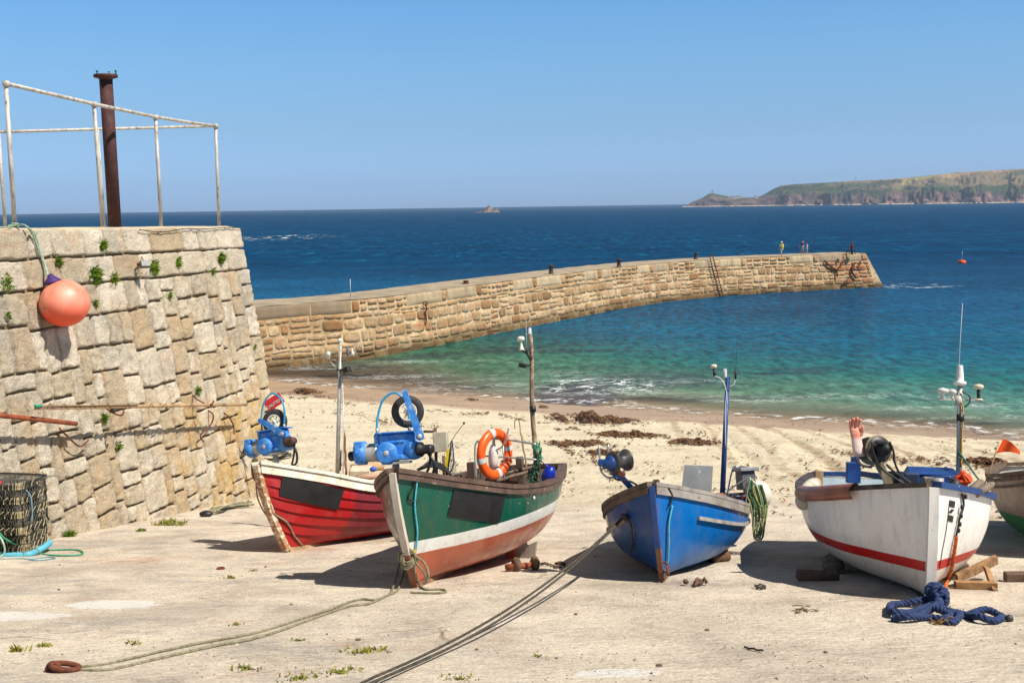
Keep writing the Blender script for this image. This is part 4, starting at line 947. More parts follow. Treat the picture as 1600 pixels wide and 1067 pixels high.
def tangle(name, mat, pts, spread, n, r, label, cat, seed=1, seg=8, group=None, sag=.0):
    q = random.Random(seed); m = MB()
    for k in range(n):
        pp = [V(p)+V((q.gauss(0, spread), q.gauss(0, spread), q.gauss(0, spread*.8)-sag*q.random())) for p in pts]
        if q.random() < .5: pp.reverse()
        m.tube(cr(pp, seg), r, 5)
    return top(m, name, mat, label, cat, group)
tangle('rope_tangle', rope_gr, [bw(gB, x, y, 2.85) for x, y in ((838, 694), (842, 705), (841, 718), (838, 730), (834, 744), (838, 752))], .035, 16, .006, 'pale green net and line tangled round the foot of the wooden mast', 'rope', 3)
tangle('rope_tangle', rope_bk, [bw(gB, x, y, 2.8) for x, y in ((836, 708), (839, 725), (836, 740), (840, 754))], .03, 6, .007, 'dark line knotted below the green tangle at the wooden mast', 'rope', 4)
def pole(name, mat, a, b, r, label, cat, group=None, tip=None):
    m = MB(); a, b = V(a), V(b); m.tube([a.lerp(b, i/8)+V((.006*math.sin(i*2.1), 0, .004*math.cos(i*1.7))) for i in range(9)], r, 8)
    o = top(m, name, mat, label, cat, group)
    if tip:
        t = MB(); t.tube(cr([b+V(x) for x in tip[1]], 4), tip[2], 6); t.build(tip[0], tip[3], o, origin=None); ch = o.children[0]; ch.location = -o.location
    return o
pole('boathook', wood_pale, bw(gB, 826, 748, 3.2), bw(gB, 814, 676, 3.2), .014, 'thin boathook with bent wire hook standing in the stern of the green boat', 'boathook', None,
     ('hook', [(-.01, 0, -.02), (-.015, 0, .12), (-.04, 0, .18), (-.08, 0, .16), (-.08, 0, .05)], .006, rust))
for a, b, lb_ in (((772, 752), (832, 735), 'nearer weathered oar lying across the thwarts of the green boat'), ((768, 745), (838, 728), 'farther weathered oar lying across the thwarts of the green boat')):
    pole('oar', wood_old, bw(gB, *a, 2.4 if 'nearer' in lb_ else 2.7), bw(gB, *b, 2.9 if 'nearer' in lb_ else 3.2), .022, lb_, 'oar', 'oars in the green boat')

# ---- red boat
rB = Boat((450, 862), 29, -8.5, 2.0, 4.6, [(0, .035), (.06, .22), (.16, .46), (.3, .66), (.5, .80), (.7, .82), (.88, .74), (1, .6)],
          [(0, 1.18), (.15, .98), (.35, .77), (.6, .72), (.85, .78), (1, .86)], [(0, .04), (.5, .07), (.8, .16), (1, .34)], .42,
          'fishing_boat', 'red clinker-planked fishing boat with cream gunwale, beside the quay wall')
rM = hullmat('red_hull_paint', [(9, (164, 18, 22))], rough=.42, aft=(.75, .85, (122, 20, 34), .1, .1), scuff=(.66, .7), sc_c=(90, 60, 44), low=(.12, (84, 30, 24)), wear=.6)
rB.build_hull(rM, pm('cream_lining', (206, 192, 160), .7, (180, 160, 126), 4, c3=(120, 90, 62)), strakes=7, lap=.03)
rB.stemkeel(hullmat('red_stem', [(9, (168, 120, 78))], rough=.7, sc_c=(226, 214, 190), scuff=(.5, .56), wear=.8), wood_pale, w_=.09, d=.08, keel_h=.14)
rB.strip('gunwale', white_w, .16, .045, .022, -.02); rB.strip('sheer_band', white_w, .022, .11, -.058, .024)
rB.floor(.5, pm('cream_deck', (206, 190, 156), .8, (176, 156, 120), 4))
m = MB(); a = [rB.P(t, .97, -1, -.03) for t in (.03, .08, .14, .2, .26)]; b = [rB.P(t, .97, 1, -.03) for t in (.03, .08, .14, .2, .26)]; m.add(a+b, [(i, i+1, 6+i, 5+i) for i in range(4)], False); m.build('foredeck', white_w, rB.root)
for t in (.4, .58, .78): rB.thwart(t, .86, pm('cream_deck', (206, 190, 156)))
rB.patch('name_panel', namep, [(439, 741), (536, 766), (526, 795), (434, 773)], 1, off=.03)
hauler(rB, rB.loc(431, 714, .1), 6, (.235, 0, .285), (-.12, 0, .52), (.0, .06, .49), [(-.2, .02, .38), (-.19, .02, .56), (-.13, .02, .76), (.02, .02, .88), (.16, .02, .78), (.2, .02, .6), (.17, .02, .44)],
       'blue pot hauler with pinch tyre and cyan hoop on the bow of the red boat', True)
m = MB(); m.sweep([rB.loc(447, 694, .3), rB.loc(443, 716, .3)], [V((1, 0, 0))]*2, [V((0, 1, 0))]*2, .09, .02); m.build('white_bracket', white_w, rB.root)
a = rB.loc(527, 748, 1.9); b = rB.loc(532, 540, 1.9); m = MB(); m.tube([a, a.lerp(b, .5), b], [.034, .030, .022], 12); ms_ = m.build('mast', galv, rB.root); u = (b-a).normalized()
m = MB(); m.tube([rB.loc(536, 740, 1.88), rB.loc(537, 660, 1.88), rB.loc(535, 590, 1.88)], .007, 6); m.build('mast_cable', white_p, ms_)
def dome(B, px, py, ya, k, mat, par, r=.04, name='gps_dome'):
    c = B.loc(px, py, ya); m = MB(); m.lathe([(0, -.1*k), (.02, -.1*k), (.014, 0), (.014, .03), (r, .045), (r*1.05, .065), (r*.7, .085), (0, .09)], axisM(c, (0, 0, 1)), 20); m.build(name, mat, par)
dome(rB, 532, 538, 1.9, .1, white_p, ms_, .036, 'masthead_lamp')
m = MB(); m.tube([rB.loc(514, 563, 1.9), rB.loc(522, 562, 1.9), rB.loc(531, 565, 1.9)], .010, 6); m.tube([rB.loc(514, 563, 1.9), rB.loc(528, 577, 1.9)], .010, 6); m.tube([rB.loc(533, 563, 1.9), rB.loc(548, 554, 1.9)], .010, 6); m.build('crossarm', galv, ms_)
c = rB.loc(513, 555, 1.9); m = MB(); m.lathe([(0, -.06), (.022, -.06), (.022, -.01), (.042, 0), (.042, .035), (.038, .045), (0, .045)], axisM(c, (0, 0, 1)), 18); m.build('gps_dome', white_p, ms_)
c = rB.loc(551, 553, 1.9); m = MB(); m.lathe([(0, -.02), (.03, -.02), (.026, .02), (.012, .05), (.006, .1), (0, .1)], axisM(c, (0, 0, 1)), 16); m.build('horn', white_p, ms_)
c = rB.loc(544, 552, 1.9); m = MB(); m.lathe([(0, -.05), (.012, -.05), (.026, .0), (.026, .07), (.02, .085), (0, .085)], axisM(c, (0, 0, 1)), 14); m.build('lamp', pm('grey_lamp', (120, 122, 126), .3), ms_)
m = MB(); m.box(rB.loc(542, 578, 1.86), (.12, .1, .09), Matrix.Rotation(-.2, 3, 'Y'), .015); m.rod(rB.loc(527, 578, 1.9), rB.loc(540, 578, 1.88), .02, 8); m.build('loudspeaker', black, ms_)
pole('gaff', pm('gaff_wood', (138, 90, 62), .8), bw(rB, 541, 742, 2.1), bw(rB, 538, 676, 2.1), .018, 'brown gaff pole with wire crook standing by the mast of the red boat', 'gaff', None, ('hook', [(0, 0, -.02), (0, 0, .05), (-.02, 0, .09), (-.05, 0, .09), (-.07, 0, .06)], .006, galv))
m = MB(); m.tube([bw(rB, 531, 735, 2.2), bw(rB, 533, 703, 2.2)], [.018, .012], 8); top(m, 'paddle', black, 'short black paddle shaft leaning on the mast of the red boat', 'paddle')
fw = MB(); fw.tube([bw(rB, 548, 733, 2.5), bw(rB, 600, 727, 2.8)], .075, 16); top(fw, 'fender_roll', pm('tan_fender', (206, 166, 126), .7, (180, 136, 100), 4), 'upper tan cylindrical fender lying in the stern of the red boat', 'fender')
fw = MB(); fw.tube([bw(rB, 556, 747, 2.2), bw(rB, 598, 742, 2.5)], .05, 16); top(fw, 'fender_roll', pm('tan_fender2', (190, 158, 130), .7, (160, 120, 96), 4), 'lower thin tan fender lying in the stern of the red boat', 'fender')
m = MB(); m.ball(bw(rB, 583, 733, 2.1), (.055, .05, .04)); top(m, 'small_float', pm('blue_float', (50, 90, 190), .5), 'small blue float in the stern of the red boat', 'float')
m = MB(); m.box(bw(rB, 564, 737, 2.4), (.35, .3, .14), bev=.03); top(m, 'fish_crate', pm('cream_crate', (216, 204, 180), .7, (190, 174, 146), 6), 'cream crate in the stern of the red boat', 'crate')
tangle('bow_rope', rope_g, [bw(rB, x, y, .2) for x, y in ((418, 715), (430, 716), (445, 714), (455, 712))], .03, 6, .008, 'loose old rope heaped on the foredeck of the red boat', 'rope', 6)
m = MB(); 
m.tube(cr([bw(rB, x, y, ya) for x, y, ya in ((402, 716, -.1), (400, 745, -.08), (402, 775, 0), (410, 795, .05), (418, 808, .1), (427, 830, .15))], 6), .010, 6)
m.tube(cr([rB.wp(rB.P(*rB.find(x, y, 1), 1, .03)) for x, y in ((413, 790), (428, 800), (445, 815), (460, 835), (468, 850), (471, 856))], 6), .012, 6)
top(m, 'stem_rope', rope_g, 'old rope looped round the stem of the red boat', 'rope')
fr = MB(); fr.ball(bw(rB, 399, 733, -.1), (.06, .06, .17), 14, 10); top(fr, 'fender', pm('mossy_fender', (96, 88, 56), .9, (66, 64, 40), 8), 'mossy sausage fender hanging at the stem of the red boat', 'fender')

# ---- blue boat
bB = Boat((1035, 908), 15, -3.5, 3.2, 3.3, [(0, .03), (.06, .24), (.18, .54), (.35, .76), (.55, .84), (.75, .84), (.9, .78), (1, .72)],
          [(0, 1.03), (.15, .90), (.35, .77), (.6, .69), (.85, .68), (1, .68)], [(0, .03), (.5, .10), (.8, .16), (1, .24)], .22,
          'fishing_boat', 'small bright blue open boat with grey gunwale, second from the right')
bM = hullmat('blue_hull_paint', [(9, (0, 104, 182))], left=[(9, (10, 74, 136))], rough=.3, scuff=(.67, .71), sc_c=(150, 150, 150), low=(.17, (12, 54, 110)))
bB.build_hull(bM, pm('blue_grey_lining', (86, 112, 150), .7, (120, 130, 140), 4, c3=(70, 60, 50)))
bB.stemkeel(hullmat('blue_stem', [(.36, (120, 78, 56)), (9, (22, 66, 126))], rough=.6, sc_c=(190, 190, 186), scuff=(.6, .66), wear=.6), wood_old, w_=.055, d=.08, keel_h=.13)
grey_g = pm('grey_gunwale', (158, 150, 142), .6, (128, 118, 108), 5, c3=(100, 84, 70)); oldg = pm('old_gunwale', (112, 94, 78), .8, (84, 70, 58), 5, c3=(150, 138, 120), bump=.5)
bB.strip('gunwale', grey_g, .10, .04, .02, -.02, sides=(1,)); bB.strip('sheer_plank', grey_g, .03, .085, -.045, .01, sides=(1,), transom=False)
bB.strip('gunwale', oldg, .11, .05, .025, -.02, sides=(-1,), transom=False); bB.strip('sheer_plank', oldg, .03, .07, -.04, .01, sides=(-1,), transom=False)
bB.strip('rubbing_strake', pm('strake_grey', (168, 166, 160), .5, (130, 120, 110), 7), .035, .04, 0, .012, q=.76, sides=(1,), transom=False, t0=.13, t1=1)
bB.strip('rubbing_strake', wood_pale, .04, .04, 0, .012, q=.76, sides=(-1,), transom=False, t0=.12, t1=.9)
bB.floor(.42, wood_old)
for t in (.45, .75): bB.thwart(t, .8, blue_d)
lineon(bB, 'bow_strap', black, [(1043, 762), (1047, 775), (1046, 790)], .012, 1)
lineon(bB, 'bow_line', rope_t, [(1047, 788), (1044, 815), (1042, 850), (1040, 880)], .012, 1)
c = bB.loc(1036, 886, -.08); m = MB(); m.torus(Matrix.Translation(c) @ Matrix.Rotation(R(70), 4, 'X'), .055, .012, 24, 8); m.torus(Matrix.Translation(c+V((.05, -.02, -.03))) @ Matrix.Rotation(R(90), 4, 'Y'), .05, .012, 24, 8); m.build('stem_shackle', rust, bB.root)
m = MB(); a = bB.loc(1067, 768, 1.0); m.slab([bB.loc(x, y, 1.25) for x, y in ((1069, 726), (1114, 728), (1111, 778), (1064, 771))], (0, -1, 0), .02); m.build('bulkhead_panel', pm('panel_grey', (176, 176, 172), .5, (160, 160, 158), 5, c3=(226, 226, 222), thr3=(.58, .63), sc3=11), bB.root)
a = bB.loc(1128, 790, 1.75); b = bB.loc(1137, 588, 1.8); m = MB(); m.tube([a, b], [.034, .026], 14); ms_ = m.build('mast', blue_d, bB.root)
m = MB(); m.tube(cr([bB.loc(x, y, 1.7) for x, y in ((1134, 700), (1133, 640), (1135, 615), (1131, 598), (1124, 590), (1117, 588))], 5), .006, 6); m.tube(cr([bB.loc(x, y, 1.75) for x, y in ((1140, 604), (1147, 600), (1149, 592))], 5), .005, 6); m.build('mast_cable', white_p, ms_)
c = bB.loc(1133, 585, 1.75); m = MB(); m.lathe([(0, -.04), (.025, -.04), (.02, -.02), (.022, 0), (.026, .05), (.02, .07), (0, .07)], axisM(c, (0, 0, 1)), 16); m.build('masthead_lamp', glass, ms_)
c = bB.loc(1116, 582, 1.75); m = MB(); m.rod(c+V((0, 0, -.045)), c+V((0, 0, .05)), .017, 12); m.build('dome_stalk', black, ms_)
m = MB(); m.lathe([(0, .05), (.026, .05), (.04, .07), (.04, .085), (.028, .1), (0, .103)], axisM(c, (0, 0, 1)), 20); m.build('gps_dome', white_w, ms_)
m = MB(); m.rod(bB.loc(1149, 592, 1.75), bB.loc(1149.5, 578, 1.75), .014, 8); m.tube([bB.loc(1149.5, 578, 1.75), bB.loc(1152, 530, 1.75), bB.loc(1156, 470, 1.75)], .0022, 4); m.build('whip_aerial', black, ms_)
m = MB(); T_ = lambda pts, ya: cr([bB.loc(x, y, ya) for x, y in pts], 5)
for pts, ya in ((((1121, 788), (1140, 765), (1166, 748), (1172, 746)), 1.9), (((1172, 747), (1168, 765), (1164, 797)), 1.95), (((1133, 790), (1144, 735), (1152, 730), (1158, 745), (1164, 775)), 2.6), (((1142, 776), (1172, 774)), 2.0), (((1172, 747), (1182, 760), (1186, 790)), 2.3), (((1147, 731), (1170, 730), (1183, 748)), 2.6)):
    m.tube(T_(pts, ya), .011, 8)
m.build('stern_frame', steel, bB.root)
c = bB.loc(1165, 750, 2.55); m = MB(); m.box(c, (.19, .2, .24), Matrix.Rotation(R(28), 3, 'Z'), .01); cbx = m.build('control_box', pm('dark_box', (96, 96, 100), .5, (76, 76, 80), 7), bB.root)
m = MB(); m.box(bB.loc(1165, 733, 2.55), (.26, .27, .05), Matrix.Rotation(R(28), 3, 'Z'), .008); m.build('lid', pm('lid_grey', (150, 150, 152), .4, (130, 130, 134), 6), cbx)
# capstan hauler
hc = bB.loc(967, 742, -.05); r = empty('line_hauler', None, 'black drum line hauler on a navy davit at the bow of the blue boat', 'line hauler', M=bB.M @ Matrix.Translation(hc))
q = lambda x, y, ya=.1: bB.loc(x, y, ya)-hc
ax = V((.62, .75, .12)).normalized(); c = q(957, 723, 0)
m = MB(); m.lathe([(0, -.02), (.085, -.02), (.125, -.0), (.128, .01), (.09, .03), (.075, .09), (.08, .15), (.12, .19), (.125, .205), (.11, .21), (0, .2)], axisM(c, ax), 32); m.build('drum', pm('worn_drum', (44, 42, 42), .45, (84, 78, 72), 7), r)
m = MB(); m.lathe([(0, -.13), (.05, -.12), (.06, -.06), (.085, -.05), (.09, -.02), (0, -.02)], axisM(c, ax), 10); m.box(c-ax*.09+V((-.05, 0, .02)), (.07, .07, .08), bev=.01); m.build('motor', blue_d, r)
m = MB(); m.tube(cr([q(936, 696, 0), q(938, 730, 0), q(942, 740, 0), q(950, 746, .02), q(960, 745, .1)], 5), .012, 8); m.tube(cr([q(950, 694, .2), q(951, 720, .2)], 4), .012, 8); m.build('line_guide', steel, r)
m = MB(); m.sweep([q(957, 738), q(972, 746), q(988, 764, .25), q(996, 776, .35)], [V((1, 0, .8)).normalized()]*4, [V((0, 1, 0))]*4, .06, .06); m.build('davit', blue_d, r)
m = MB(); m.box(q(966, 738, .1), (.16, .07, .06), Matrix.Rotation(.5, 3, 'Y'), .01); m.build('bracket', rust, r)
m = MB(); m.tube(cr([q(958, 735), q(962, 748), q(985, 752), (q(1000, 762, .2)), q(1004, 772, .3)], 6), .012, 8); m.tube(cr([q(1001, 778, .3), q(1004, 764, .3), q(1014, 755, .3), q(1020, 757, .3), q(1021, 768, .3)], 6), .015, 8); m.build('hydraulic_hose', rubber, r)
for (x, y, ya) in ((1026, 760, .22),): 
    m = MB(); m.box(bB.loc(x, y, ya), (.075, .05, .16), bev=.01); m.build('bitt', wood_old, bB.root)
for x, y, ya, s_, mt, nm in ((1142, 790, 1.7, (.3, .24, .14), blue_d, 'engine_box'), (1122, 778, 1.6, (.16, .2, .12), pm('brown_box', (150, 100, 66), .8), 'bait_box'), (1155, 782, 2.2, (.26, .24, .2), black, 'storage_bin')):
    m = MB(); m.box(bB.loc(x, y, ya), s_, Matrix.Rotation(R(12), 3, 'Z'), .02); m.build(nm, mt, bB.root)
m = MB(); m.ball(bw(bB, 1131, 790, 1.5), (.06, .05, .05)); m.ball(bw(bB, 1137, 793, 1.5), .035); top(m, 'net_float', orange, 'small orange float amidships in the blue boat', 'float')
m = MB(); m.ball(bw(bB, 1162, 777, 2.1), .05); top(m, 'net_float', pm('red_float', (200, 60, 40), .5), 'small red float under the stern frame of the blue boat', 'float')
c = bw(bB, 1184, 774, 2.75); m = MB(); m.ball(c, (.18, .18, .19), 28, 18); by = tag(m.build('fender_buoy', pm('white_buoy', (226, 220, 210), .4, (206, 196, 184), 4, c3=(226, 120, 96), thr3=(.62, .72)), origin=c-V((0, 0, .19))), 'round white fender buoy behind the rope coils at the stern of the blue boat', 'buoy')
q_ = random.Random(5); m = MB(); m2 = MB()
for k in range(22):
    y0 = 748+q_.uniform(-3, 4); y1 = q_.uniform(800, 846); xo = q_.uniform(-7, 8); ya = 1.95+q_.uniform(0, .25)
    (m if k % 3 else m2).tube(cr([bw(bB, 1172+xo*.6, y0, ya), bw(bB, 1165+xo*.8+6, 768, ya), bw(bB, 1180+xo, 790, ya-.03), bw(bB, 1183+xo, y1-14, ya), bw(bB, 1186+xo, y1, ya), bw(bB, 1192+xo*.6, y1-14, ya), bw(bB, 1192+xo, 790, ya+.04), bw(bB, 1183+xo, 757, ya)], 6), .007, 5)
m.tube(cr([bw(bB, x, y, 2.0) for x, y in ((1185, 820), (1189, 832), (1194, 838), (1186, 826))], 5), .006, 5)
top(m, 'rope_coil', pm('cream_rope', (170, 166, 110), .9, (120, 122, 80), 30, c3=(70, 110, 70)), 'cream and olive rope coils hung over the stern frame of the blue boat', 'rope'); top(m2, 'rope_coil', rope_gr, 'green rope coils hung among the cream ones on the blue boat', 'rope')
# ---- white boat
wB = Boat((1452, 939), 8, 2.5, 1.0, 4.2, [(0, .035), (.06, .26), (.16, .56), (.3, .86), (.5, .97), (.7, .94), (.88, .80), (1, .64)],
          [(0, 1.09), (.12, 1.02), (.35, .90), (.6, .86), (.85, .90), (1, .95)], [(0, .02), (.5, .06), (.8, .16), (1, .32)], .12,
          'fishing_boat', 'white fishing boat with red waterline band, a glove on its hauler and blue boxes inside')
wM = hullmat('white_hull_paint', [(.27, (214, 208, 198)), (.37, (186, 24, 24)), (9, (238, 234, 228))], slope=.04, rough=.3, scuff=(.7, .74), sc_c=(170, 140, 110), spec=.4)
wB.build_hull(wM, pm('pale_blue_lining', (158, 178, 186), .7, (178, 190, 192), 4, c3=(226, 226, 222), thr3=(.56, .62)))
wB.stemkeel(hullmat('white_stem', [(9, (226, 222, 214))], rough=.5, scuff=(.6, .66), sc_c=(150, 130, 110)), pm('keel_dark', (70, 50, 42), .8), w_=.09, d=.07)
dkg = pm('tarred_gunwale', (52, 44, 42), .6, (84, 72, 62), 6, c3=(110, 90, 70)); nvg = pm('navy_gunwale', (22, 56, 108), .5, (30, 66, 120), 5, c3=(200, 190, 180), thr3=(.66, .7))
wB.strip('gunwale', dkg, .11, .05, .025, -.01, sides=(-1,), transom=False); wB.strip('gunwale', nvg, .12, .06, .03, -.01, sides=(1,), transom=True)
m = MB(); P_, A, U = wB.sheer(30, -1, 1, .03, .01, .02, .5)
for p, a_ in zip(P_, A): pass
def halfpipe(B, name, mat, t0, t1, side, r, th, up, out, a0=-.2, a1=3.6):
    P_, A, U = B.sheer(20, side, 1, up, out, t0, t1); m = MB()
    def mk(rr): return lambda i, j: (P_[int(round(i*20))]+A[int(round(i*20))]*(rr*math.cos(a0+(a1-a0)*j))+U[0]*(rr*math.sin(a0+(a1-a0)*j)))
    m.grid(mk(r), 20, 14); m.grid(mk(r-th), 20, 14)
    return m.build(name, mat, B.root)
halfpipe(wB, 'gunwale_pipe', pm('copper_pipe', (150, 92, 66), .35, (120, 72, 54), 4, c3=(176, 130, 104)), .17, .48, -1, .085, .008, -.01, .03, -1.2, 2.2)
m = MB(); a = wB.loc(1362, 778, .75); b = wB.loc(1340, 780, .95); m.tube(cr([wB.loc(1334, 790, 1.0), wB.loc(1338, 776, .95), wB.loc(1350, 768, .9), wB.loc(1358, 776, .8), wB.loc(1346, 792, .82)], 5), .018, 6); m.build('foam_edge', pm('foam_yellow', (160, 116, 40), .9, (90, 66, 30), 20), wB.root)
wB.floor(.25, pm('pale_blue_deck', (140, 160, 170), .8))
for t in (.5, .75): wB.thwart(t, .66, pm('pale_blue_lining', (158, 178, 186)))
m = MB(); m.add([V((0, .02, 1.07)), wB.P(.10, 1, -1), wB.P(.10, 1, 1)], [(0, 1, 2)], False); m.box((0, .1, 1.10), (.10, .07, .16), bev=.012); m.build('stem_head', pm('worn_stemhead', (150, 144, 136), .7, (90, 80, 70), 10), wB.root)
f_ = MB(); f_.tube(cr([wB.loc(1254, 790, 1.75), wB.loc(1256, 778, 1.95), wB.loc(1264, 764, 2.25), wB.loc(1277, 753, 2.6)], 4), [.04, .07, .085, .09]+[.09]*6+[.085, .07, .04], 18); f_.build('side_fender', pm('dirty_white_fender', (206, 196, 180), .6, (170, 150, 120), 5), wB.root)
for x, y, ya, s_ in ((1279, 748, 2.6, (.10, .1, .2)), (1333, 738, 3.3, (.17, .12, .26)), (1336, 732, 3.35, (.1, .1, .3))):
    m = MB(); m.box(wB.loc(x, y, ya), s_, bev=.01); m.build('post', blue_d if x > 1300 else wood_pale, wB.root)
m = MB(); a, b = wB.loc(1336, 738, 3.3), wB.loc(1408, 750, 3.3); m.box((a+b)/2, ((b-a).length, .06, .07), Matrix.Rotation(.12, 3, 'Y')); m.build('gallows_beam', pm('dark_blue_beam', (24, 36, 72), .5), wB.root)
m = MB(); m.box(wB.loc(1457, 753, 1.9), (.56, .4, .18), Matrix.Rotation(R(-6), 3, 'Z'), .015); m.hull([wB.loc(1457, 753, 1.9)+V((x*.28, y*.2, .09)) for x in (-1, 1) for y in (-1, 1)]+[wB.loc(1457, 753, 1.9)+V((x*.24, .16+y*.04, .16)) for x in (-1, 1) for y in (-1, 1)]); m.build('engine_box', blue_d, wB.root)
m = MB(); m.box(wB.loc(1421, 752, 1.8), (.16, .3, .2), bev=.015); m.build('battery_box', pm('navy_box', (26, 50, 92), .6, (36, 36, 40), 6), wB.root)
m = MB(); m.box(wB.loc(1403, 750, 2.4), (.2, .2, .2), Matrix.Rotation(.3, 3, 'Z'), .015); m.build('tool_box', black, wB.root)
for x, y, r_, mt in ((1466, 756, .055, pm('grey_can', (168, 164, 156), .4)), (1492, 760, .05, black)):
    c = wB.loc(x, y, .45); m = MB(); m.rod(c-V((0, 0, .1)), c+V((0, 0, .06)), r_, 16); m.build('canister', mt, wB.root)
# hauler on bent arm
hc = wB.loc(1376, 768, 1.0); r = empty('line_hauler', None, 'black disc line hauler with loose hoses on a bent khaki arm on the white boat', 'line hauler', M=wB.M @ Matrix.Translation(hc))
q = lambda x, y, ya=1.: wB.loc(x, y, ya)-hc
kh = pm('khaki_arm', (150, 134, 104), .6, (112, 96, 74), 7)
m = MB(); m.sweep([q(1391, 768), q(1387, 752), q(1385, 745), q(1377, 733), q(1372, 722)], [V((1, 0, .2)).normalized()]*5, [V((0, 1, 0))]*5, .085, .07); m.build('arm', kh, r)
ax = V((.35, -.9, .1)).normalized(); c = q(1371, 703)
m = MB(); m.lathe([(0, -.16), (.12, -.16), (.15, -.15), (.13, -.1), (.10, -.03), (.125, 0), (.15, .015), (.148, .03), (.09, .03), (0, .035)], axisM(c, ax), 32); m.build('drum', pm('black_drum', (30, 28, 26), .45, (60, 50, 42), 7), r)
m = MB(); m.torus(axisM(c+ax*.02, ax), .145, .012, 36, 8); m.build('rim', kh, r)
m = MB(); m.lathe([(0, .03), (.075, .03), (.078, .07), (.05, .09), (.05, .14), (0, .15)], axisM(c+V((.03, 0, .01)), ax), 12); m.box(c+ax*.1+V((-.02, 0, .07)), (.1, .06, .04), bev=.008); m.build('motor', black, r)
m = MB()
for pp in (((1362, 690), (1366, 712), (1378, 732), (1400, 748), (1425, 762)), ((1390, 690), (1396, 705), (1398, 722), (1408, 742), (1430, 760)), ((1336, 713), (1342, 724), (1354, 729), (1366, 727)), ((1385, 725), (1395, 735), (1412, 748), (1420, 760))):
    m.tube(cr([q(x, y, .88) for x, y in pp], 6), .012, 7)
m.build('hydraulic_hose', black, r)
m = MB(); m.tube(cr([q(1338, 704), q(1339, 715), q(1346, 726), q(1362, 730)], 5), .014, 8); m.tube([q(1338, 660), q(1338, 706)], .012, 8); m.build('guide_rod', steel, r)
# glove pulled over the rod
gc = bw(wB, 1338, 712, .98); r = rootc('rubber_glove', gc, 'upturned pink and white rubber glove drying on a rod of the white boat', 'glove')
S_ = 1800/11.6
def gp(x, y, dy=0): return bw(wB, x, y, .98)+V((0, dy, 0))-gc
gm_ = NT('rubber_glove'); co = gm_.co(); z = gm_.sep(co)[2]
gcol = gm_.mix(gm_.mr(gm_.math('ADD', z, gm_.math('MULTIPLY', gm_.noise(co, 12, 3), .04)), .18, .23), lin((222, 196, 184)), gm_.mix(gm_.ramp(gm_.noise(co, 16, 5), [(.4, 0.), (.6, 1.)]), lin((222, 150, 128)), lin((204, 122, 100))))
gmat = gm_.fin(gcol, .6, gm_.bump(gm_.noise(co, 30, 4), .5, .01))
m = MB()
def ell(mb, ctrs, n=14):                 # lofted elliptical sections (centre, rx, ry)
    vs_ = []
    for c_, rx, ry in ctrs:
        for k in range(n): t = 2*math.pi*k/n; vs_.append(c_+V((rx*math.cos(t), ry*math.sin(t), 0)))
    mb.add(vs_, [(i*n+k, i*n+(k+1) % n, (i+1)*n+(k+1) % n, (i+1)*n+k) for i in range(len(ctrs)-1) for k in range(n)]+[tuple(range(n)), tuple((len(ctrs)-1)*n+k for k in range(n))])
ell(m, [(gp(1342, 712), .066, .045), (gp(1341, 703), .060, .04), (gp(1339, 692), .056, .036), (gp(1338, 684), .054, .032), (gp(1337, 676), .060, .028), (gp(1336, 671), .058, .024), (gp(1336, 668), .05, .018)])
for base, tip, dyt, r0 in (((1330, 672), (1327, 657), -.03, .014), ((1333.5, 671), (1331.5, 653), -.045, .015), ((1338, 670), (1337, 652), -.05, .015), ((1342.5, 672), (1342.5, 655), -.035, .014)):
    a_, b_ = gp(*base), gp(*tip); mid = a_.lerp(b_, .55)+V((0, -.002, 0)); m.tube(cr([a_, mid, b_+V((0, dyt, 0)), b_+V((0, dyt*1.5, -.012))], 4), [r0*1.05]*8+[r0]*3+[r0*.8, r0*.45], 9)
a_, b_ = gp(1345, 680), gp(1346, 664); m.tube(cr([a_, a_.lerp(b_, .5)+V((.012, -.01, 0)), b_+V((.0, -.03, 0))], 4), [.018]*5+[.016, .014, .011, .006], 9)
m.build('glove_body', gmat, r)
# mast of the white boat
a = wB.loc(1498, 765, 1.9); b = wB.loc(1500, 603, 1.9); m = MB(); m.tube([a, b], [.032, .028], 14); m.lathe([(.0, 0), (.036, 0), (.036, .012), (0, .012)], Matrix.Translation(b), 14); ms_ = m.build('mast', galv, wB.root)
m = MB(); m.box(wB.loc(1500, 624.5, 1.9), (.50, .05, .018)); m.rod(wB.loc(1497, 618, 1.9), wB.loc(1497, 634, 1.9), .04, 12); m.build('crosstree', pm('cream_bar', (206, 200, 184), .5), ms_)
m = MB(); m.lathe([(0, 0), (.055, 0), (.07, .02), (.065, .04), (.042, .05), (.04, .1), (.030, .21), (.026, .225), (0, .225)], Matrix.Translation(wB.loc(1500, 602, 1.9)), 24); m.build('radar_reflector', white_p, ms_)
for x, y, r_ in ((1473, 613, .07), (1488, 614, .05)):
    c = wB.loc(x, y, 1.9); m = MB(); m.lathe([(0, -.07), (.03, -.07), (.018, -.04), (.02, -.02), (r_*.9, .0), (r_, .02), (r_*.8, .04), (0, .055)], Matrix.Translation(c), 24); m.build('gps_dome', white_p, ms_)
c = wB.loc(1529, 611, 1.9); m = MB(); m.rod(c+V((0, 0, -.09)), c+V((0, 0, .02)), .02, 12); m.build('dome_stalk', black, ms_)
m = MB(); m.lathe([(0, .02), (.03, .02), (.054, .04), (.054, .06), (.035, .075), (0, .08)], Matrix.Translation(c), 22); m.lathe([(0, -.1), (.05, -.1), (.04, -.085), (0, -.085)], Matrix.Translation(c), 16); m.build('gps_dome', white_w, ms_)
m = MB(); m.tube([wB.loc(1497.5, 600, 1.9), wB.loc(1500, 540, 1.9), wB.loc(1504, 474, 1.9)], [.004, .003, .002], 5); m.build('whip_aerial', white_p, ms_)
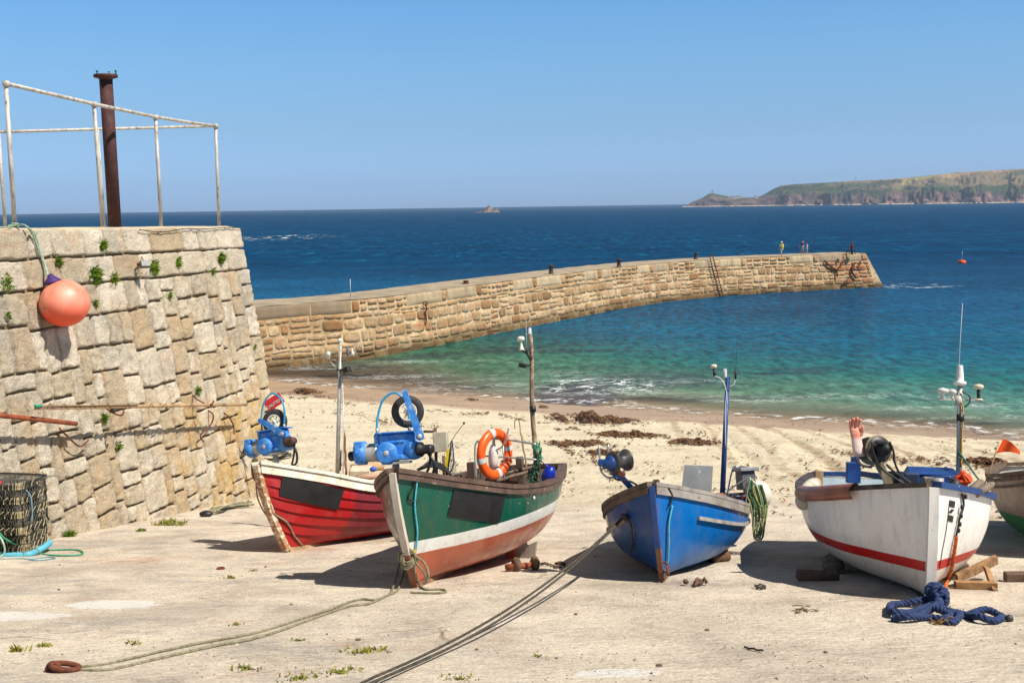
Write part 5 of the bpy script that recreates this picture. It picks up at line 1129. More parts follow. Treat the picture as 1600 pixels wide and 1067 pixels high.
m = MB(); m.rod(wB.loc(1500.5, 647, 1.88), wB.loc(1500.5, 658, 1.88), .042, 14); m.tube(cr([wB.loc(x, y, 1.86) for x, y in ((1503, 612), (1514, 618), (1515, 628), (1507, 636))], 5), .008, 6); m.build('cable_clamp', black, ms_)
m = MB(); m.tube(cr([wB.loc(x, y, 1.86) for x, y in ((1503, 628), (1505, 650), (1503, 680), (1502, 730))], 5), .009, 6); m.build('yellow_cable', pm('yellow_cable', (214, 160, 40), .5), ms_)
m = MB(); m.tube(cr([wB.loc(x, y, ya) for x, y, ya in ((1498, 706, 1.85), (1510, 722, 1.7), (1524, 742, 1.5), (1532, 752, 1.4))], 5), .01, 6); m.tube(cr([wB.loc(x, y, 1.85) for x, y in ((1495, 708), (1503, 711), (1502, 716), (1495, 713))], 4), .009, 5); m.build('stay_rope', pm('green_stay', (70, 116, 100), .9), ms_)
tangle('orange_line', pm('orange_line', (240, 84, 24), .6, (216, 66, 20), 12), [bw(wB, x, y, 1.1) for x, y in ((1494, 757), (1504, 750), (1510, 745), (1506, 756), (1498, 760))], .03, 9, .022, 'heap of orange oilskin and line at the foot of the mast of the white boat', 'rope', 9)
tangle('dark_line', rope_bk, [bw(wB, x, y, .9) for x, y in ((1488, 752), (1492, 758), (1500, 762), (1495, 766))], .03, 7, .013, 'small dark line heap beside the orange heap in the white boat', 'rope', 10)
for k, (a, b, l) in enumerate((((1514, 768), (1535, 751), 'shorter grey canvas fender poking over the bow rail of the white boat'), ((1524, 772), (1552, 755), 'longer grey canvas fender poking over the bow rail of the white boat'))):
    m = MB(); A_, B_ = bw(wB, *a, .55), bw(wB, *b, .7); m.tube([A_, A_.lerp(B_, .8), B_], [.04, .04, .02], 12); top(m, 'rolled_fender', pm('canvas_grey', (140, 124, 106), .9, (104, 90, 78), 8, bump=.5), l, 'fender', 'grey fenders on the white boat')
m = MB(); m.tube(cr([wB.wp(wB.P(*wB.find(x, y, 1), 1, .02)) for x, y in ((1501, 772), (1502, 790), (1498, 810), (1495, 825), (1492, 835))], 6), .011, 6)
for x, y in ((1503, 775), (1500, 792), (1498, 805), (1495, 818), (1494, 828)): m.ball(wB.wp(wB.P(*wB.find(x, y, 1), 1, .03)), (.02, .02, .028), 8, 6)
r = top(m, 'bow_line', black, 'black knotted line turning orange, hanging down the bow of the white boat', 'rope')
m = MB(); l0 = [wB.wp(wB.P(*wB.find(x, y, 1), 1, .025)) for x, y in ((1492, 835), (1488, 860), (1483, 890), (1480, 905))]+[G(1476, 934, .06)]
twist(m, cr(l0, 5), .02, .06); 
for p in l0[1:-1]: m.ball(p, .018, 8, 6)
o = m.build('orange_end', pm('orange_rope', (206, 104, 36), .9, (150, 74, 30), 20, bump=.8, bsc=120), r); o.location = -r.location
m = MB(); m.tube(cr([(wB.P(*wB.find(x, y, 1), 1, .006)) for x, y in ((1482, 785), (1478, 830), (1472, 860), (1467, 885))], 5), .004, 5); m.build('thin_cord', rope_bk, wB.root)
for pp in (((1485, 781), (1492, 783), (1490, 793), (1484, 792)), ((1485, 795), (1489, 796), (1487, 801), (1483, 800)), ((1482, 804), (1489, 806), (1487, 814), (1481, 812))): wB.patch('black_tape_mark', black, pp, 1, .006, 4, .004)

# ---- brown boat at the right edge
nB = Boat((1696, 876), 19, 0, 1.5, 4.2, [(0, .035), (.06, .24), (.16, .52), (.3, .74), (.5, .88), (.7, .86), (.88, .76), (1, .62)],
          [(0, 1.06), (.15, .98), (.35, .90), (.6, .86), (.85, .90), (1, .95)], [(0, .02), (.5, .06), (.8, .16), (1, .3)], .2,
          'fishing_boat', 'weathered brown varnished boat with green bottom, cut off by the right edge of the picture')
nM = hullmat('brown_hull_varnish', [(.40, (10, 112, 66)), (9, (146, 126, 116))], slope=.03, rough=.4, scuff=(.6, .68), sc_c=(186, 170, 156), wear=.5)
nB.build_hull(nM, pm('pale_lining', (196, 192, 184), .7, (170, 160, 150), 4)); nB.stemkeel(nM, wood_old)
nB.strip('gunwale', wood_old, .15, .05, .03, -.03); nB.strip('rubbing_strake', wood_old, .03, .04, -.03, .02); nB.strip('rubbing_strake', wood_old, .025, .03, -.12, .015, transom=False)
nB.floor(.5, pm('pale_lining', (196, 192, 184)))
for t in (.4, .7): nB.thwart(t, .85, wood_brown)
# flag marker
fa, fb = bw(nB, 1546, 738, 1.0), bw(nB, 1559, 694, 1.0); r = rootc('marker_flag', fa, 'orange flag on a thin cane leaning between the white and brown boats', 'flag')
m = MB(); m.tube([bw(nB, 1538, 756, 1.0), fa, bw(nB, 1561, 690, 1.0)], .009, 8); m.build('cane', wood_pale, r, wr=True)
m = MB(); F = [bw(nB, x, y, 1.0) for x, y in ((1556, 710), (1567, 686), (1581, 687), (1593, 703), (1594, 709), (1578, 704), (1566, 705))]
def ff(i, j):
    tp = [(1567, 686), (1581, 687), (1594, 706)]; bt = [(1556, 709), (1573, 702), (1594, 710)]
    g_ = lambda P_: (V(P_[0])*(1-i)**2+V(P_[1])*2*i*(1-i)+V(P_[2])*i*i)
    v_ = g_(tp)*(1-j)+g_(bt)*j; return bw(nB, v_.x, v_.y, 1.0+.03*math.sin(i*7))
m.grid(ff, 12, 6); m.build('cloth', pm('flag_orange', (246, 92, 10), .7, (232, 60, 8), 5), r, wr=True)

# ------------------------------------------------------------------ things on the slipway
def lay(pts, r, n=6, up=None): return [G(x, y, (r if up is None else up)) for x, y in pts]
def ropeline(name, mat, pts, r, label, group=None, n=7):
    m = MB(); P_ = cr(pts, n); 
    for p in P_: 
        g_ = gz(p.x, p.y)+r
        if p.z < g_: p.z = g_
    m.tube(P_, r, 6); return top(m, name, mat, label, 'rope', group)
# stern mooring lines of the green boat to the ring
k0 = bw(gB, 637, 872, -.17)
ropeline('mooring_rope', rope_g, [k0, G(632, 885, .25)]+lay(((612, 925), (590, 938), (560, 938), (520, 952), (460, 972), (400, 990), (320, 1005), (240, 1022), (160, 1040), (112, 1044)), .012), .012, 'upper strand of the pale mooring rope from the green boat to the rusty ring', 'pale mooring rope strands')
ropeline('mooring_rope', rope_g, [k0, G(640, 890, .22)]+lay(((622, 922), (600, 934), (575, 945), (540, 950), (470, 975), (410, 996), (330, 1012), (250, 1030), (170, 1048), (116, 1048)), .012), .012, 'lower strand of the pale mooring rope from the green boat to the rusty ring', 'pale mooring rope strands')
rg = G(98, 1049, .02); m = MB(); m.torus(Matrix.Translation(rg+V((.02, 0, .02))) @ Matrix.Rotation(.15, 4, 'Y') @ Matrix.Scale(.55, 4, V((0, 1, 0))), .105, .022, 28, 10); m.torus(Matrix.Translation(rg+V((-.07, 0, .0))) @ Matrix.Rotation(R(70), 4, 'X'), .045, .02, 20, 8); m.box(rg+V((-.08, .02, -.02)), (.09, .08, .03), bev=.008)
top(m, 'mooring_ring', rust, 'rusty iron mooring ring set in the slipway at the lower left', 'mooring ring')
# knot at the forefoot of the green boat
m = MB(); q_ = random.Random(8)
for k in range(7):
    c = bw(gB, 638+q_.uniform(-4, 4), 874+q_.uniform(-4, 4), -.17); m.torus(axisM(c, (q_.uniform(-.5, .5), -1, q_.uniform(-.6, .9))), q_.uniform(.05, .10), .012, 22, 6)
m.tube(cr([bw(gB, x, y, -.15) for x, y in ((646, 868), (660, 876), (668, 890), (669, 903), (662, 912))], 6), .013, 6)
m.tube(cr([bw(gB, x, y, -.15) for x, y in ((644, 872), (655, 884), (664, 896), (668, 908))], 6), .013, 6); m.tube(cr([bw(gB, 648, 880, -.16), bw(gB, 650, 900, -.12), G(656, 916, .015)], 6), .012, 6)
m.tube(cr(lay(((656, 916), (665, 922), (690, 922), (697, 926), (680, 928), (642, 927)), .012), 6), .012, 6)
top(m, 'knotted_rope', rope_g, 'big knot of pale rope tied round the forefoot of the green boat', 'rope')
# axle roller under the skeg of the green boat
a, b = G(797, 893, .06), G(838, 890, .06); d = (b-a).normalized(); r = rootc('keel_roller', (a+b)/2-V((0, 0, .06)), 'rusty steel axle with two worn rollers under the stern of the green boat', 'roller')
m = MB(); m.rod(a-d*.05, b+d*.02, .035, 14); m.build('axle', pm('red_rust', (150, 74, 46), .9, (104, 50, 34), 9, bump=.4), r, wr=True)
for c in (a+d*.08, b-d*.02):
    m = MB(); m.lathe([(0, -.04), (.06, -.035), (.085, -.015), (.085, .02), (.06, .04), (0, .04)], axisM(c+V((0, 0, .02)), d), 14); m.build('wheel', pm('worn_roller', (120, 94, 68), .9, (80, 62, 46), 12, bump=.8), r, wr=True)
# rollers under the blue boat
for (x0, x1, y), l in (((1112, 1136, 880), 'short log roller under the stern of the blue boat'),):
    m = MB(); a, b = G(x0, y, .07), G(x1, y-3, .07); m.rod(a, b, .07, 14); m.rod(a, a+(b-a)*.3, .075, 10); top(m, 'log_roller', pm('log_wood', (110, 76, 54), .9, (60, 44, 34), 8, bump=.5), l, 'roller')
# white boat chocks
m = MB(); a, b = G(1248, 908, .05), G(1306, 905, .05); m.box((a+b)/2, ((b-a).length, .12, .10), Matrix.Rotation(.06, 3, 'Y'), .01); top(m, 'timber_bearer', pm('dark_timber', (104, 82, 66), .9, (78, 60, 48), 6, bump=.5), 'dark timber bearer lying in the shadow left of the white boat', 'timber')
a = wB.loc(1303, 890, 1.75); m = MB(); aw = wB.wp(a); m.rod(aw+V((-.02, -.1, .0)), aw+V((.06, .25, 0)), .12, 18); top(m, 'log_chock', pm('log_end', (150, 132, 112), .9, (100, 82, 64), 9, bump=.6), 'thick round log propping the white boat on its left side', 'chock')
r = rootc('wooden_prop', G(1525, 922), 'weathered wooden A-shaped boat prop standing right of the white boat', 'prop')
pw = pm('prop_wood', (166, 128, 86), .85, (120, 86, 56), 6, c3=(84, 64, 46), bump=.5)
for a, b, w_, nm in ((G(1494, 918, .04), G(1497, 918, .05), 0, None), (G(1492, 920, .05), G(1556, 922, .05), .07, 'foot_board'), (G(1494, 918, .10), G(1556, 905, .22), .085, 'sloping_beam'), (G(1553, 923, .02), G(1540, 915, .20), .06, 'strut')):
    if nm: m = MB(); u = (b-a).normalized(); v_ = u.cross(V((0, 1, 0))).normalized(); m.sweep([a, b], [v_]*2, [V((0, 1, 0))]*2, w_, .08); m.build(nm, pw, r, wr=True)
m = MB(); m.box(G(1486, 905, .12), (.14, .12, .26), Matrix.Rotation(.3, 3, 'Y'), .01); m.box(G(1500, 900, .1), (.16, .1, .1), bev=.01); top(m, 'wood_block', pm('dark_timber', (104, 82, 66)), 'dark wood block wedged under the right bilge of the white boat', 'chock')
m = MB(); m.box(G(1592, 908, .05), (.3, .1, .1), Matrix.Rotation(-.05, 3, 'Z'), .01); top(m, 'timber_bearer', pm('dark_timber', (104, 82, 66)), 'timber bearer under the brown boat at the right edge', 'timber')
# heap of thick blue rope
bl = pm('navy_rope', (44, 62, 104), .9, (28, 42, 78), 20, bump=.4)
m = MB(); rr = .034
loops = [[(1462, 940), (1440, 948), (1412, 948), (1393, 950), (1390, 958), (1397, 966), (1420, 963), (1445, 955), (1462, 948)],
         [(1470, 950), (1440, 964), (1405, 970), (1398, 972), (1420, 974), (1450, 970), (1475, 972), (1485, 966), (1460, 960)],
         [(1470, 955), (1490, 962), (1510, 966), (1540, 963), (1560, 966), (1565, 970), (1552, 976), (1530, 974), (1515, 968), (1495, 962)],
         [(1484, 960), (1494, 966), (1500, 972), (1490, 977), (1475, 976)]]
for k, lp in enumerate(loops): twist(m, cr([G(x, y, rr*(1+(.9 if (k+i) % 4 == 1 else 0))) for i, (x, y) in enumerate(lp)], 5), rr, .13)
kc = G(1463, 948, .02)
for k in range(4):
    c = kc+V((rnd.uniform(-.03, .04), rnd.uniform(-.05, .05), .06+.03*k)); M_ = axisM(c, (rnd.uniform(-.6, .6), -1, rnd.uniform(-.3, .5))); twist(m, [M_ @ V(((.075-.008*k)*math.cos(t*.35), (.075-.008*k)*math.sin(t*.35), .01*t/6)) for t in range(19)], rr*.95, .13)
for p in ((1458, 945), (1466, 952), (1472, 946)): m.ball(G(*p, .06), (.05, .05, .06), 10, 8)
top(m, 'blue_rope', bl, 'heap of thick navy blue rope on the ground in front of the white boat', 'rope')
m = MB(); a, b = G(1560, 968, .04), G(1577, 971, .03); m.rod(a, b, .022, 10); m.ball(b, .035, 10, 8); top(m, 'shackle_pin', pm('dark_iron', (70, 66, 62), .6), 'iron pin at the right end of the navy blue rope', 'pin')
tangle('frayed_rope', pm('frayed', (136, 104, 60), .95), [G(x, y, .02) for x, y in ((1460, 974), (1468, 976), (1478, 976), (1485, 978))], .03, 9, .006, 'frayed tan rope end below the navy blue rope heap', 'rope', 12)
# long dark mooring cables of the blue boat
s0 = bB.wp(bB.P(*bB.find(977, 809, -1), -1, .05))
for k, l in enumerate(('upper of two dark cables running from the blue boat to the bottom of the picture', 'lower of two dark cables running from the blue boat to the bottom of the picture')):
    e = G(586+14*k, 1067, .05); e2 = e+(e-s0).normalized()*.8; e2.z = gz(e2.x, e2.y)+.02; P_ = []
    for i in range(24):
        t = i/23; p = s0.lerp(e, t); hgt = (s0.z-gz(s0.x, s0.y))
        g_ = gz(p.x, p.y); lin_ = p.z-g_; sag = lin_*(1-.0*t)-(.30+.03*k)*4*t*(1-t)*.55; p.z = g_+max(.014, sag); p.x += .012*k; P_.append(p)
    P_.append(e2); m = MB(); m.tube(P_, .0105, 6); top(m, 'mooring_cable', rope_bk, l, 'cable', 'dark mooring cables')
m = MB(); c = bB.wp(bB.P(*bB.find(979, 806, -1), -1, .04))
for k in range(3): m.torus(axisM(c+V((0, 0, .01*k)), (.3, -.5+.3*k, 1)), .035, .012, 16, 6)
m.tube(cr([c, bB.wp(bB.P(*bB.find(990, 815, -1), -1, .03)), bB.wp(bB.P(*bB.find(990, 840, -1), -1, .03)), bB.wp(bB.P(*bB.find(989, 858, -1), -1, .03))], 5), .012, 6)
top(m, 'hitch_rope', rope_bk, 'dark hitch and hanging tail on the side plank of the blue boat', 'rope')
# odds and ends
def scrap(name, mat, px, py, n, sp, r, label, cat, seed):
    q = random.Random(seed); c = G(px, py); m = MB()
    for k in range(n):
        a = q.uniform(0, 6.28); l = q.uniform(.4, 1)*sp; p = c+V((q.gauss(0, sp*.5), q.gauss(0, sp*.5), r*1.2)); d = V((math.cos(a), math.sin(a)*.6, 0))*l
        m.tube([p-d*.5, p+V((0, 0, q.uniform(0, r*2))), p+d*.5], [r*q.uniform(.6, 1.2)]*3, 6)
    return top(m, name, mat, label, cat)
scrap('driftwood', pm('driftwood', (112, 84, 62), .9, (70, 54, 44), 9, bump=.5), 1088, 915, 6, .14, .025, 'small bundle of driftwood and rusty rag below the blue boat', 'driftwood', 1)
scrap('driftwood', pm('driftwood', (112, 84, 62)), 872, 884, 9, .14, .016, 'tangle of twigs and dried weed between the green and blue boats', 'driftwood', 2)
scrap('cable_scrap', rope_bk, 1190, 920, 4, .12, .012, 'dark cable scrap at the tip of the shadow left of the white boat', 'scrap', 3)
pole('stick', black, G(1163, 1013, .012), G(1193, 1020, .02), .008, 'short black stick lying alone on the pale slipway at the lower right', 'stick')
m = MB(); m.torus(Matrix.Translation(G(345, 889, .01)), .04, .012, 18, 6); top(m, 'small_ring', rust, 'small iron ring lying on the slipway left of the red boat', 'ring')
scrap('weed_scrap', pm('dry_weed', (104, 88, 52), .95), 1258, 955, 22, .11, .005, 'strands of dry weed on the slipway before the white boat', 'seaweed', 5)
tangle('rope_debris', rope_g, [G(x, y, .04) for x, y in ((322, 806), (340, 802), (360, 796), (385, 792))], .05, 7, .02, 'pale rope ends and driftwood along the foot of the quay wall', 'rope', 14)
m = MB(); m.ball(G(322, 807, .05), (.12, .08, .06), 10, 8); top(m, 'black_rag', black, 'black rag at the foot of the quay wall', 'rag')
pale_st = pm('pale_pebble', (206, 192, 168), .9); q_ = random.Random(31)
spots = [(415, 886), (455, 945), (18, 948), (1105, 985), (745, 1016), (900, 960), (1290, 1020), (330, 900), (560, 1000), (1030, 1040), (700, 985), (1350, 1000)]
wrd = 'far left of the shadow|below the red boat|at the left edge|right of the black stick|left of the dark cables|near the dark cables|in the lower right|beside the small iron ring|beside the pale mooring rope|by the white paint patch|below the green boat|below the white boat'.split('|')
for (x, y), wd in zip(spots, wrd):
    c = G(x, y, .008); m = MB(); m.ball(c, (q_.uniform(.015, .03), q_.uniform(.015, .025), q_.uniform(.008, .014)), 8, 6); top(m, 'pebble', pale_st if q_.random() < .4 else wood_old, 'small pebble on the slipway '+wd, 'pebble', 'loose pebbles on the slipway')
# ------------------------------------------------------------------ plants
gg = pm('grass_green', (112, 120, 42), .8, (156, 146, 70), 20, spec=.2); gg2 = pm('fern_green', (76, 112, 24), .7, (128, 140, 40), 14, spec=.2)
def tuft(c, n, h, sp, seed, label, mat=None, group=None, up=V((0, 0, 1)), out=None, name='grass_tuft', cat='grass tuft', w_=.008):
    q = random.Random(seed); m = MB()
    for k in range(n):
        a = q.uniform(0, 6.28); r_ = sp*q.random()**(1.5 if out is None else .7); b = V(c)+V((math.cos(a)*r_, math.sin(a)*r_*.7, 0)); 
        if out is not None: b = V(c)+out.orthogonal().normalized()*(math.cos(a)*r_)+out.cross(out.orthogonal()).normalized()*(math.sin(a)*r_)
        d = (up*q.uniform(.5, 1)+V((q.gauss(0, .5), q.gauss(0, .5), q.gauss(0, .25)))+(out*.7 if out is not None else V((0, 0, 0)))).normalized(); L = h*q.uniform(.5, 1)
        s_ = d.cross(V((q.gauss(0, 1), q.gauss(0, 1), .3))).normalized()*w_
        t = b+d*L+V((0, 0, -L*.15)); mi = b+d*L*.5
        m.add([b-s_, b+s_, mi+s_*.9, t, mi-s_*.9], [(0, 1, 2, 4), (4, 2, 3)], False)
    return top(m, name, mat or gg, label, cat, group)
GT = [(570, 1020, 60, .07, .22, 'wide dry tuft, largest on the slipway, lower centre'), (532, 1052, 40, .05, .20, 'low green tuft at the lower centre'), (620, 1062, 0, .04, .2, ''), (360, 903, 26, .05, .12, 'green tuft left of the red boat shadow'), (25, 1017, 26, .08, .12, 'spiky tuft at the lower left edge'),
      (68, 1010, 16, .05, .08, 'small tuft just right of the left edge spiky one'), (210, 1006, 14, .05, .08, 'thin tuft above the pale mooring rope'), (370, 978, 18, .05, .09, 'small green tuft touching the pale mooring rope'), (465, 1001, 14, .04, .08, 'sparse tuft below the pale mooring rope'), (385, 1046, 24, .06, .12, 'spiky tuft low left of centre'),
      (470, 1060, 40, .05, .2, 'flat green tuft at the bottom edge'), (843, 1026, 14, .03, .07, 'tiny yellowish tuft right of the dark cables'), (716, 1062, 40, .04, .16, 'green tuft at the bottom edge beside the dark cables'), (395, 892, 12, .04, .08, 'tiny tuft close to the red boat shadow'), (108, 838, 90, .16, .08, 'dense dark green weed at the foot of the quay wall'),
      (221, 830, 40, .08, .08, 'small weed at the foot of the quay wall'), (265, 820, 140, .14, .30, 'long strip of grass at the foot of the quay wall'), (62, 902, 0, 0, 0, '')]
for i, (x, y, n, h, sp, l) in enumerate(GT):
    if n: tuft(G(x, y), int(n*1.7), h, sp, i, l, gg if i not in (14, 15) else gg2, 'grass tufts on the slipway' if i < 14 else 'weeds along the foot of the quay wall')
nW = (WN+V((0, 0, .15))).normalized()
WT = [(160, 385, 60, .13, .07, 'bright green fern high on the quay wall below the rusty post'), (90, 412, 45, .12, .07, 'green fern just above the orange buoy'), (148, 432, 110, .15, .12, 'big green fern clump right of the orange buoy'), (178, 438, 40, .12, .08, 'smaller reddish fern beside the big clump'), (240, 420, 80, .13, .11, 'green fern right of the floodlight'),
      (278, 411, 40, .09, .09, 'low fern at the upper joint right of the floodlight'), (345, 405, 90, .12, .09, 'mossy fern near the corner of the quay'), (332, 425, 30, .09, .06, 'small weed under the corner fern'), (148, 476, 24, .09, .05, 'tiny weed under the big fern clump'), (265, 462, 26, .08, .05, 'tiny weed in the middle of the quay wall'),
      (10, 443, 40, .09, .12, 'weed at the left edge of the quay wall'), (308, 612, 30, .10, .07, 'dry weed just above the long pole'), (163, 655, 36, .09, .06, 'round green weed under the long pole'), (185, 698, 30, .08, .06, 'small weed low on the quay wall'), (398, 542, 14, .07, .05, 'tiny weed at the corner low on the quay'), (12, 494, 14, .08, .04, 'tiny weed at the far left of the quay wall')]
for i, (x, y, n, h, sp, l) in enumerate(WT):
    tuft(Wpx(x, y, .04), int(n*1.5), h*1.15, sp*1.25, 60+i, l, gg2, 'ferns growing in the quay wall', V((0, 0, .6)), WN, 'wall_fern', 'fern', .011)

# ------------------------------------------------------------------ things on the quay
def on_top(px, py, d_in=.35):              # point of the quay top seen near a pixel
    d = ray(px, py); a = 2.
    p0 = V((0, 0, CAMZ)); nn = WN; q0 = WP(0, 10.0)-WN*d_in; t = (q0-p0).dot(nn)/d.dot(nn); p = p0+d*t; aa = (p-WP(0, 10)).dot(WU)
    return WP(aa, wtop(aa))-WN*d_in
def post(px0, py0, px1, py1, d_in):
    b = on_top(px0, py0, d_in); d = ray(px1, py1); t = (b-V((0, 0, CAMZ))).dot(WN)/d.dot(WN); tp = V((0, 0, CAMZ))+d*t; return b, tp
r = rootc('quay_railing', on_top(150, 352, .5), 'weathered galvanised pipe railing with two rails on top of the quay wall', 'railing')
gal2 = pm('old_galvanised', (196, 190, 180), .6, (160, 154, 144), 9, metal=.1, c3=(104, 90, 80), thr3=(.58, .66), sc3=18, stretch=(1, 1, .4))
tops = []
for (a, b, c_, d_, di) in ((24, 350, 9, 131, .35), (161, 352, 147, 163, .35), (252, 350, 243, 183, .35), (342, 348, 337, 197, .35)):
    b0, t0 = post(a, b, c_, d_, di); tops.append(t0); m = MB(); m.tube([b0-V((0, 0, .05)), t0], .034, 12); m.lathe([(.0, 0), (.05, 0), (.05, .09), (0, .09)], axisM(t0-(t0-b0).normalized()*.05, t0-b0), 14); m.build('post', gal2, r, wr=True)
m = MB(); m.tube(tops[:3]+[tops[2].lerp(tops[3], .55)+V((0, 0, -.01)), tops[3]], .033, 12); m.ball(tops[0], .05); m.ball(tops[3], .045); m.build('top_rail', gal2, r, wr=True)
bk = [tops[3]-WN*.0]; A0 = tops[3]
# return rail running inland from the corner
far = A0+(-WN*3.2-WU*4.6); far = at(-60, 208, far.y); m = MB(); m.tube([A0, A0.lerp(far, .5), far], .030, 10); m.build('back_rail', gal2, r, wr=True)
for px, py, qx, qy in ((163, 352, 154, 204), (8, 348, -2, 210)):
    f = None
    for k in range(200):
        t = k/199; p = A0.lerp(far, t)
        if proj(p)[0] < qx: f = p; break
    b0 = at(px, py, f.y); m = MB(); m.tube([V((f.x+(b0.x-f.x), b0.y, wtop(3)-.02)), f], .030, 10); m.build('post', gal2, r, wr=True)
b0, t0 = post(180, 354, 165, 118, .75); r = rootc('rusty_post', b0, 'thick rust-brown flanged iron post on the quay top', 'post')
rs = pm('post_rust', (74, 38, 34), .75, (52, 26, 26), 4, c3=(120, 70, 50), thr3=(.58, .72), sc3=20, bump=.5, bd=.01)
m = MB(); m.tube([b0, t0], .118, 28); m.build('shaft', rs, r, wr=True)
u = (t0-b0).normalized(); m = MB(); m.lathe([(.11, -.10), (.13, -.06), (.2, -.045), (.215, -.03), (.215, .0), (.20, .015), (0, .015)], axisM(t0, u), 30); m.build('flange', rs, r, wr=True)
for a in (-1, .05, 1):
    p = t0+V((.17*a, .05 if abs(a) > .5 else .17, .0)); m = MB(); m.rod(p, p+u*(.10 if abs(a) > .5 else .06), .012, 8); m.rod(p+u*.07, p+u*.085, .022, 6); m.rod(p+u*.02, p+u*.035, .022, 6); m.build('bolt', pm('green_bolt', (30, 84, 66), .6), r, wr=True)
m = MB(); m.tube(cr([Wpx(x, y, .07) for x, y in ((218, 359), (240, 362), (262, 362), (285, 358), (320, 358), (350, 356), (376, 356))], 4), .008, 5); 
for k, p in enumerate(list(m.v)[::10]): m.ball(p, .013, 6, 4)
top(m, 'black_cable', black, 'thin knotted black cable along the coping of the quay wall', 'cable')
# floodlight
c = Wpx(226, 413, .25); r = rootc('floodlight', c, 'grey floodlight on an iron bracket fixed to the quay wall', 'floodlight'); FM = Matrix.Rotation(R(38), 3, 'Z') @ Matrix.Rotation(R(-25), 3, 'X')
m = MB(); m.box((0, 0, 0), (.17, .09, .13), FM, .012); m.build('housing', pm('lamp_grey', (104, 102, 98), .5), r)
m = MB(); m.box(FM @ V((.0, -.047, 0)), (.15, .012, .11), FM, .003); m.build('lens', pm('lamp_lens', (110, 112, 110), .3), r)
m = MB(); m.rod((-.1, .02, 0), (-.14, .02, .0), .02, 8); m.rod((-.13, .02, 0), Wpx(218, 415, 0)-c, .018, 8); m.tube(cr([Wpx(219, 392, .02)-c, Wpx(222, 402, .03)-c, V((-.02, 0, .07))], 5), .008, 6); m.tube(cr([V((-.05, 0, -.05)), Wpx(217, 424, .05)-c, Wpx(226, 428, .05)-c, Wpx(232, 424, .03)-c], 5), .004, 5); m.build('bracket', rust, r)
# orange buoy on its rope
c = Wpx(101, 474, .33); rb = 38/1800*(c.y)*1.0
r = rootc('net_buoy', c-V((0, 0, rb)), 'big faded orange buoy with purple neck hung by a rope on the quay wall', 'buoy')
BM = Matrix.Rotation(R(-14), 3, 'Y'); m = MB(); m.ball((0, 0, rb), (rb, rb, rb*.96), 40, 28, BM)
n = NT('buoy_skin'); co = n.co(); s3 = n.sep(co)
bc = n.mix(n.ramp(n.noise(n.mapp(co, (1, 1, .5)), 4, 5, .6), [(.35, 0.), (.7, 1.)]), lin((238, 126, 96)), lin((240, 170, 146))); bc = n.mix(n.mr(s3[2], .5, .12), bc, lin((238, 84, 44)))
bc = n.mix(n.ramp(n.noise(co, 14, 6, .7), [(.66, 0.), (.7, .5)]), bc, lin((140, 70, 50)))
m.build('body', n.fin(bc, .45, n.bump(n.noise(co, 30, 3), .1, .01)), r)
pt = BM @ V((0, 0, rb)); m = MB(); bz = V((0, 0, rb)); m.lathe([(.15, -.03), (.12, .02), (.06, .07), (.035, .12), (0, .125)], Matrix.Translation(bz+V((-.085, 0, .0))) @ BM.to_4x4() @ Loc(0, 0, rb*.93), 20); m.build('neck', pm('purple_neck', (70, 34, 110), .6), r)
nk = c-V((0, 0, rb))+bz+V((-.13, 0, 0))+BM @ V((0, 0, rb*1.05))
e_ = MB(); pa = [(-.30, -.1), (-.25, -.04), (-.19, -.03), (-.17, -.06), (-.22, -.11), (-.28, -.13)]
e_.add([V((x, -math.sqrt(max(0, (rb+.003)**2-x*x-(z*1.02)**2)), rb+z)) for x, z in pa], [tuple(range(6))], False); e_.build('scuff_patch', pm('scuff_grey', (176, 160, 140), .8, (120, 104, 90), 14), r)
m = MB(); ip = on_top(24, 350, .33)
for k in (0, 1): twist(m, cr([nk+V((.012*k, 0, 0)), Wpx(70+k, 415, .10), Wpx(61+k*2, 392, .09), Wpx(52+k*3, 368, .09), Wpx(40, 356, .09)+V((0, 0, .03)), ip+V((.05, -.05, .05)), ip+V((-.06, -.1, .04))], 6), .016, .06, 5)
for k in range(3): m.torus(axisM(ip+V((0, 0, .03+.02*k)), (0, .2, 1)), .05, .011, 18, 6)
m.tube(cr([ip, on_top(10, 352, .12)+V((0, 0, .02)), on_top(-20, 352, .1)+V((0, 0, .02))], 5), .011, 6)
top(m, 'buoy_rope', pm('pale_green_rope', (168, 186, 160), .9, (126, 150, 126), 30, bump=.7, bsc=150), 'pale green rope from the railing foot down to the orange buoy', 'rope')
# long pole on hooks
m = MB(); m.tube([Wpx(x, y, .42) for x, y in ((55, 638), (120, 637), (200, 635), (290, 633), (385, 632))], [.02, .026, .032, .034, .032], 10); lp = top(m, 'long_pole', pm('bamboo', (190, 156, 116), .7, (160, 124, 88), 5, bump=.4), 'long pale pole slung level along the quay wall', 'pole')
m = MB(); m.tube([Wpx(x, y, .46) for x, y in ((58, 633), (140, 633), (215, 632))], .015, 8); top(m, 'thin_cane', wood_pale, 'thin cane with green tip lashed above the long pole', 'pole').data
m = MB(); m.rod(Wpx(55, 634, .46), Wpx(64, 634, .46), .024, 8); o = m.build('tip', rope_gr, lp); o.location = -lp.location
m = MB()
for x in (78, 100, 122, 145, 168, 200, 236, 258, 300, 330, 350): m.tube(cr([Wpx(x-4, 638, .46), Wpx(x, 630, .48), Wpx(x+5, 638, .46)], 3), .005, 5)
m.ball(Wpx(177, 640, .40), .05, 10, 8); m.tube(cr([Wpx(x, y, .4) for x, y in ((250, 630), (262, 640), (254, 644))], 4), .012, 5); o = m.build('lashing', rope_bk, lp); o.location = -lp.location
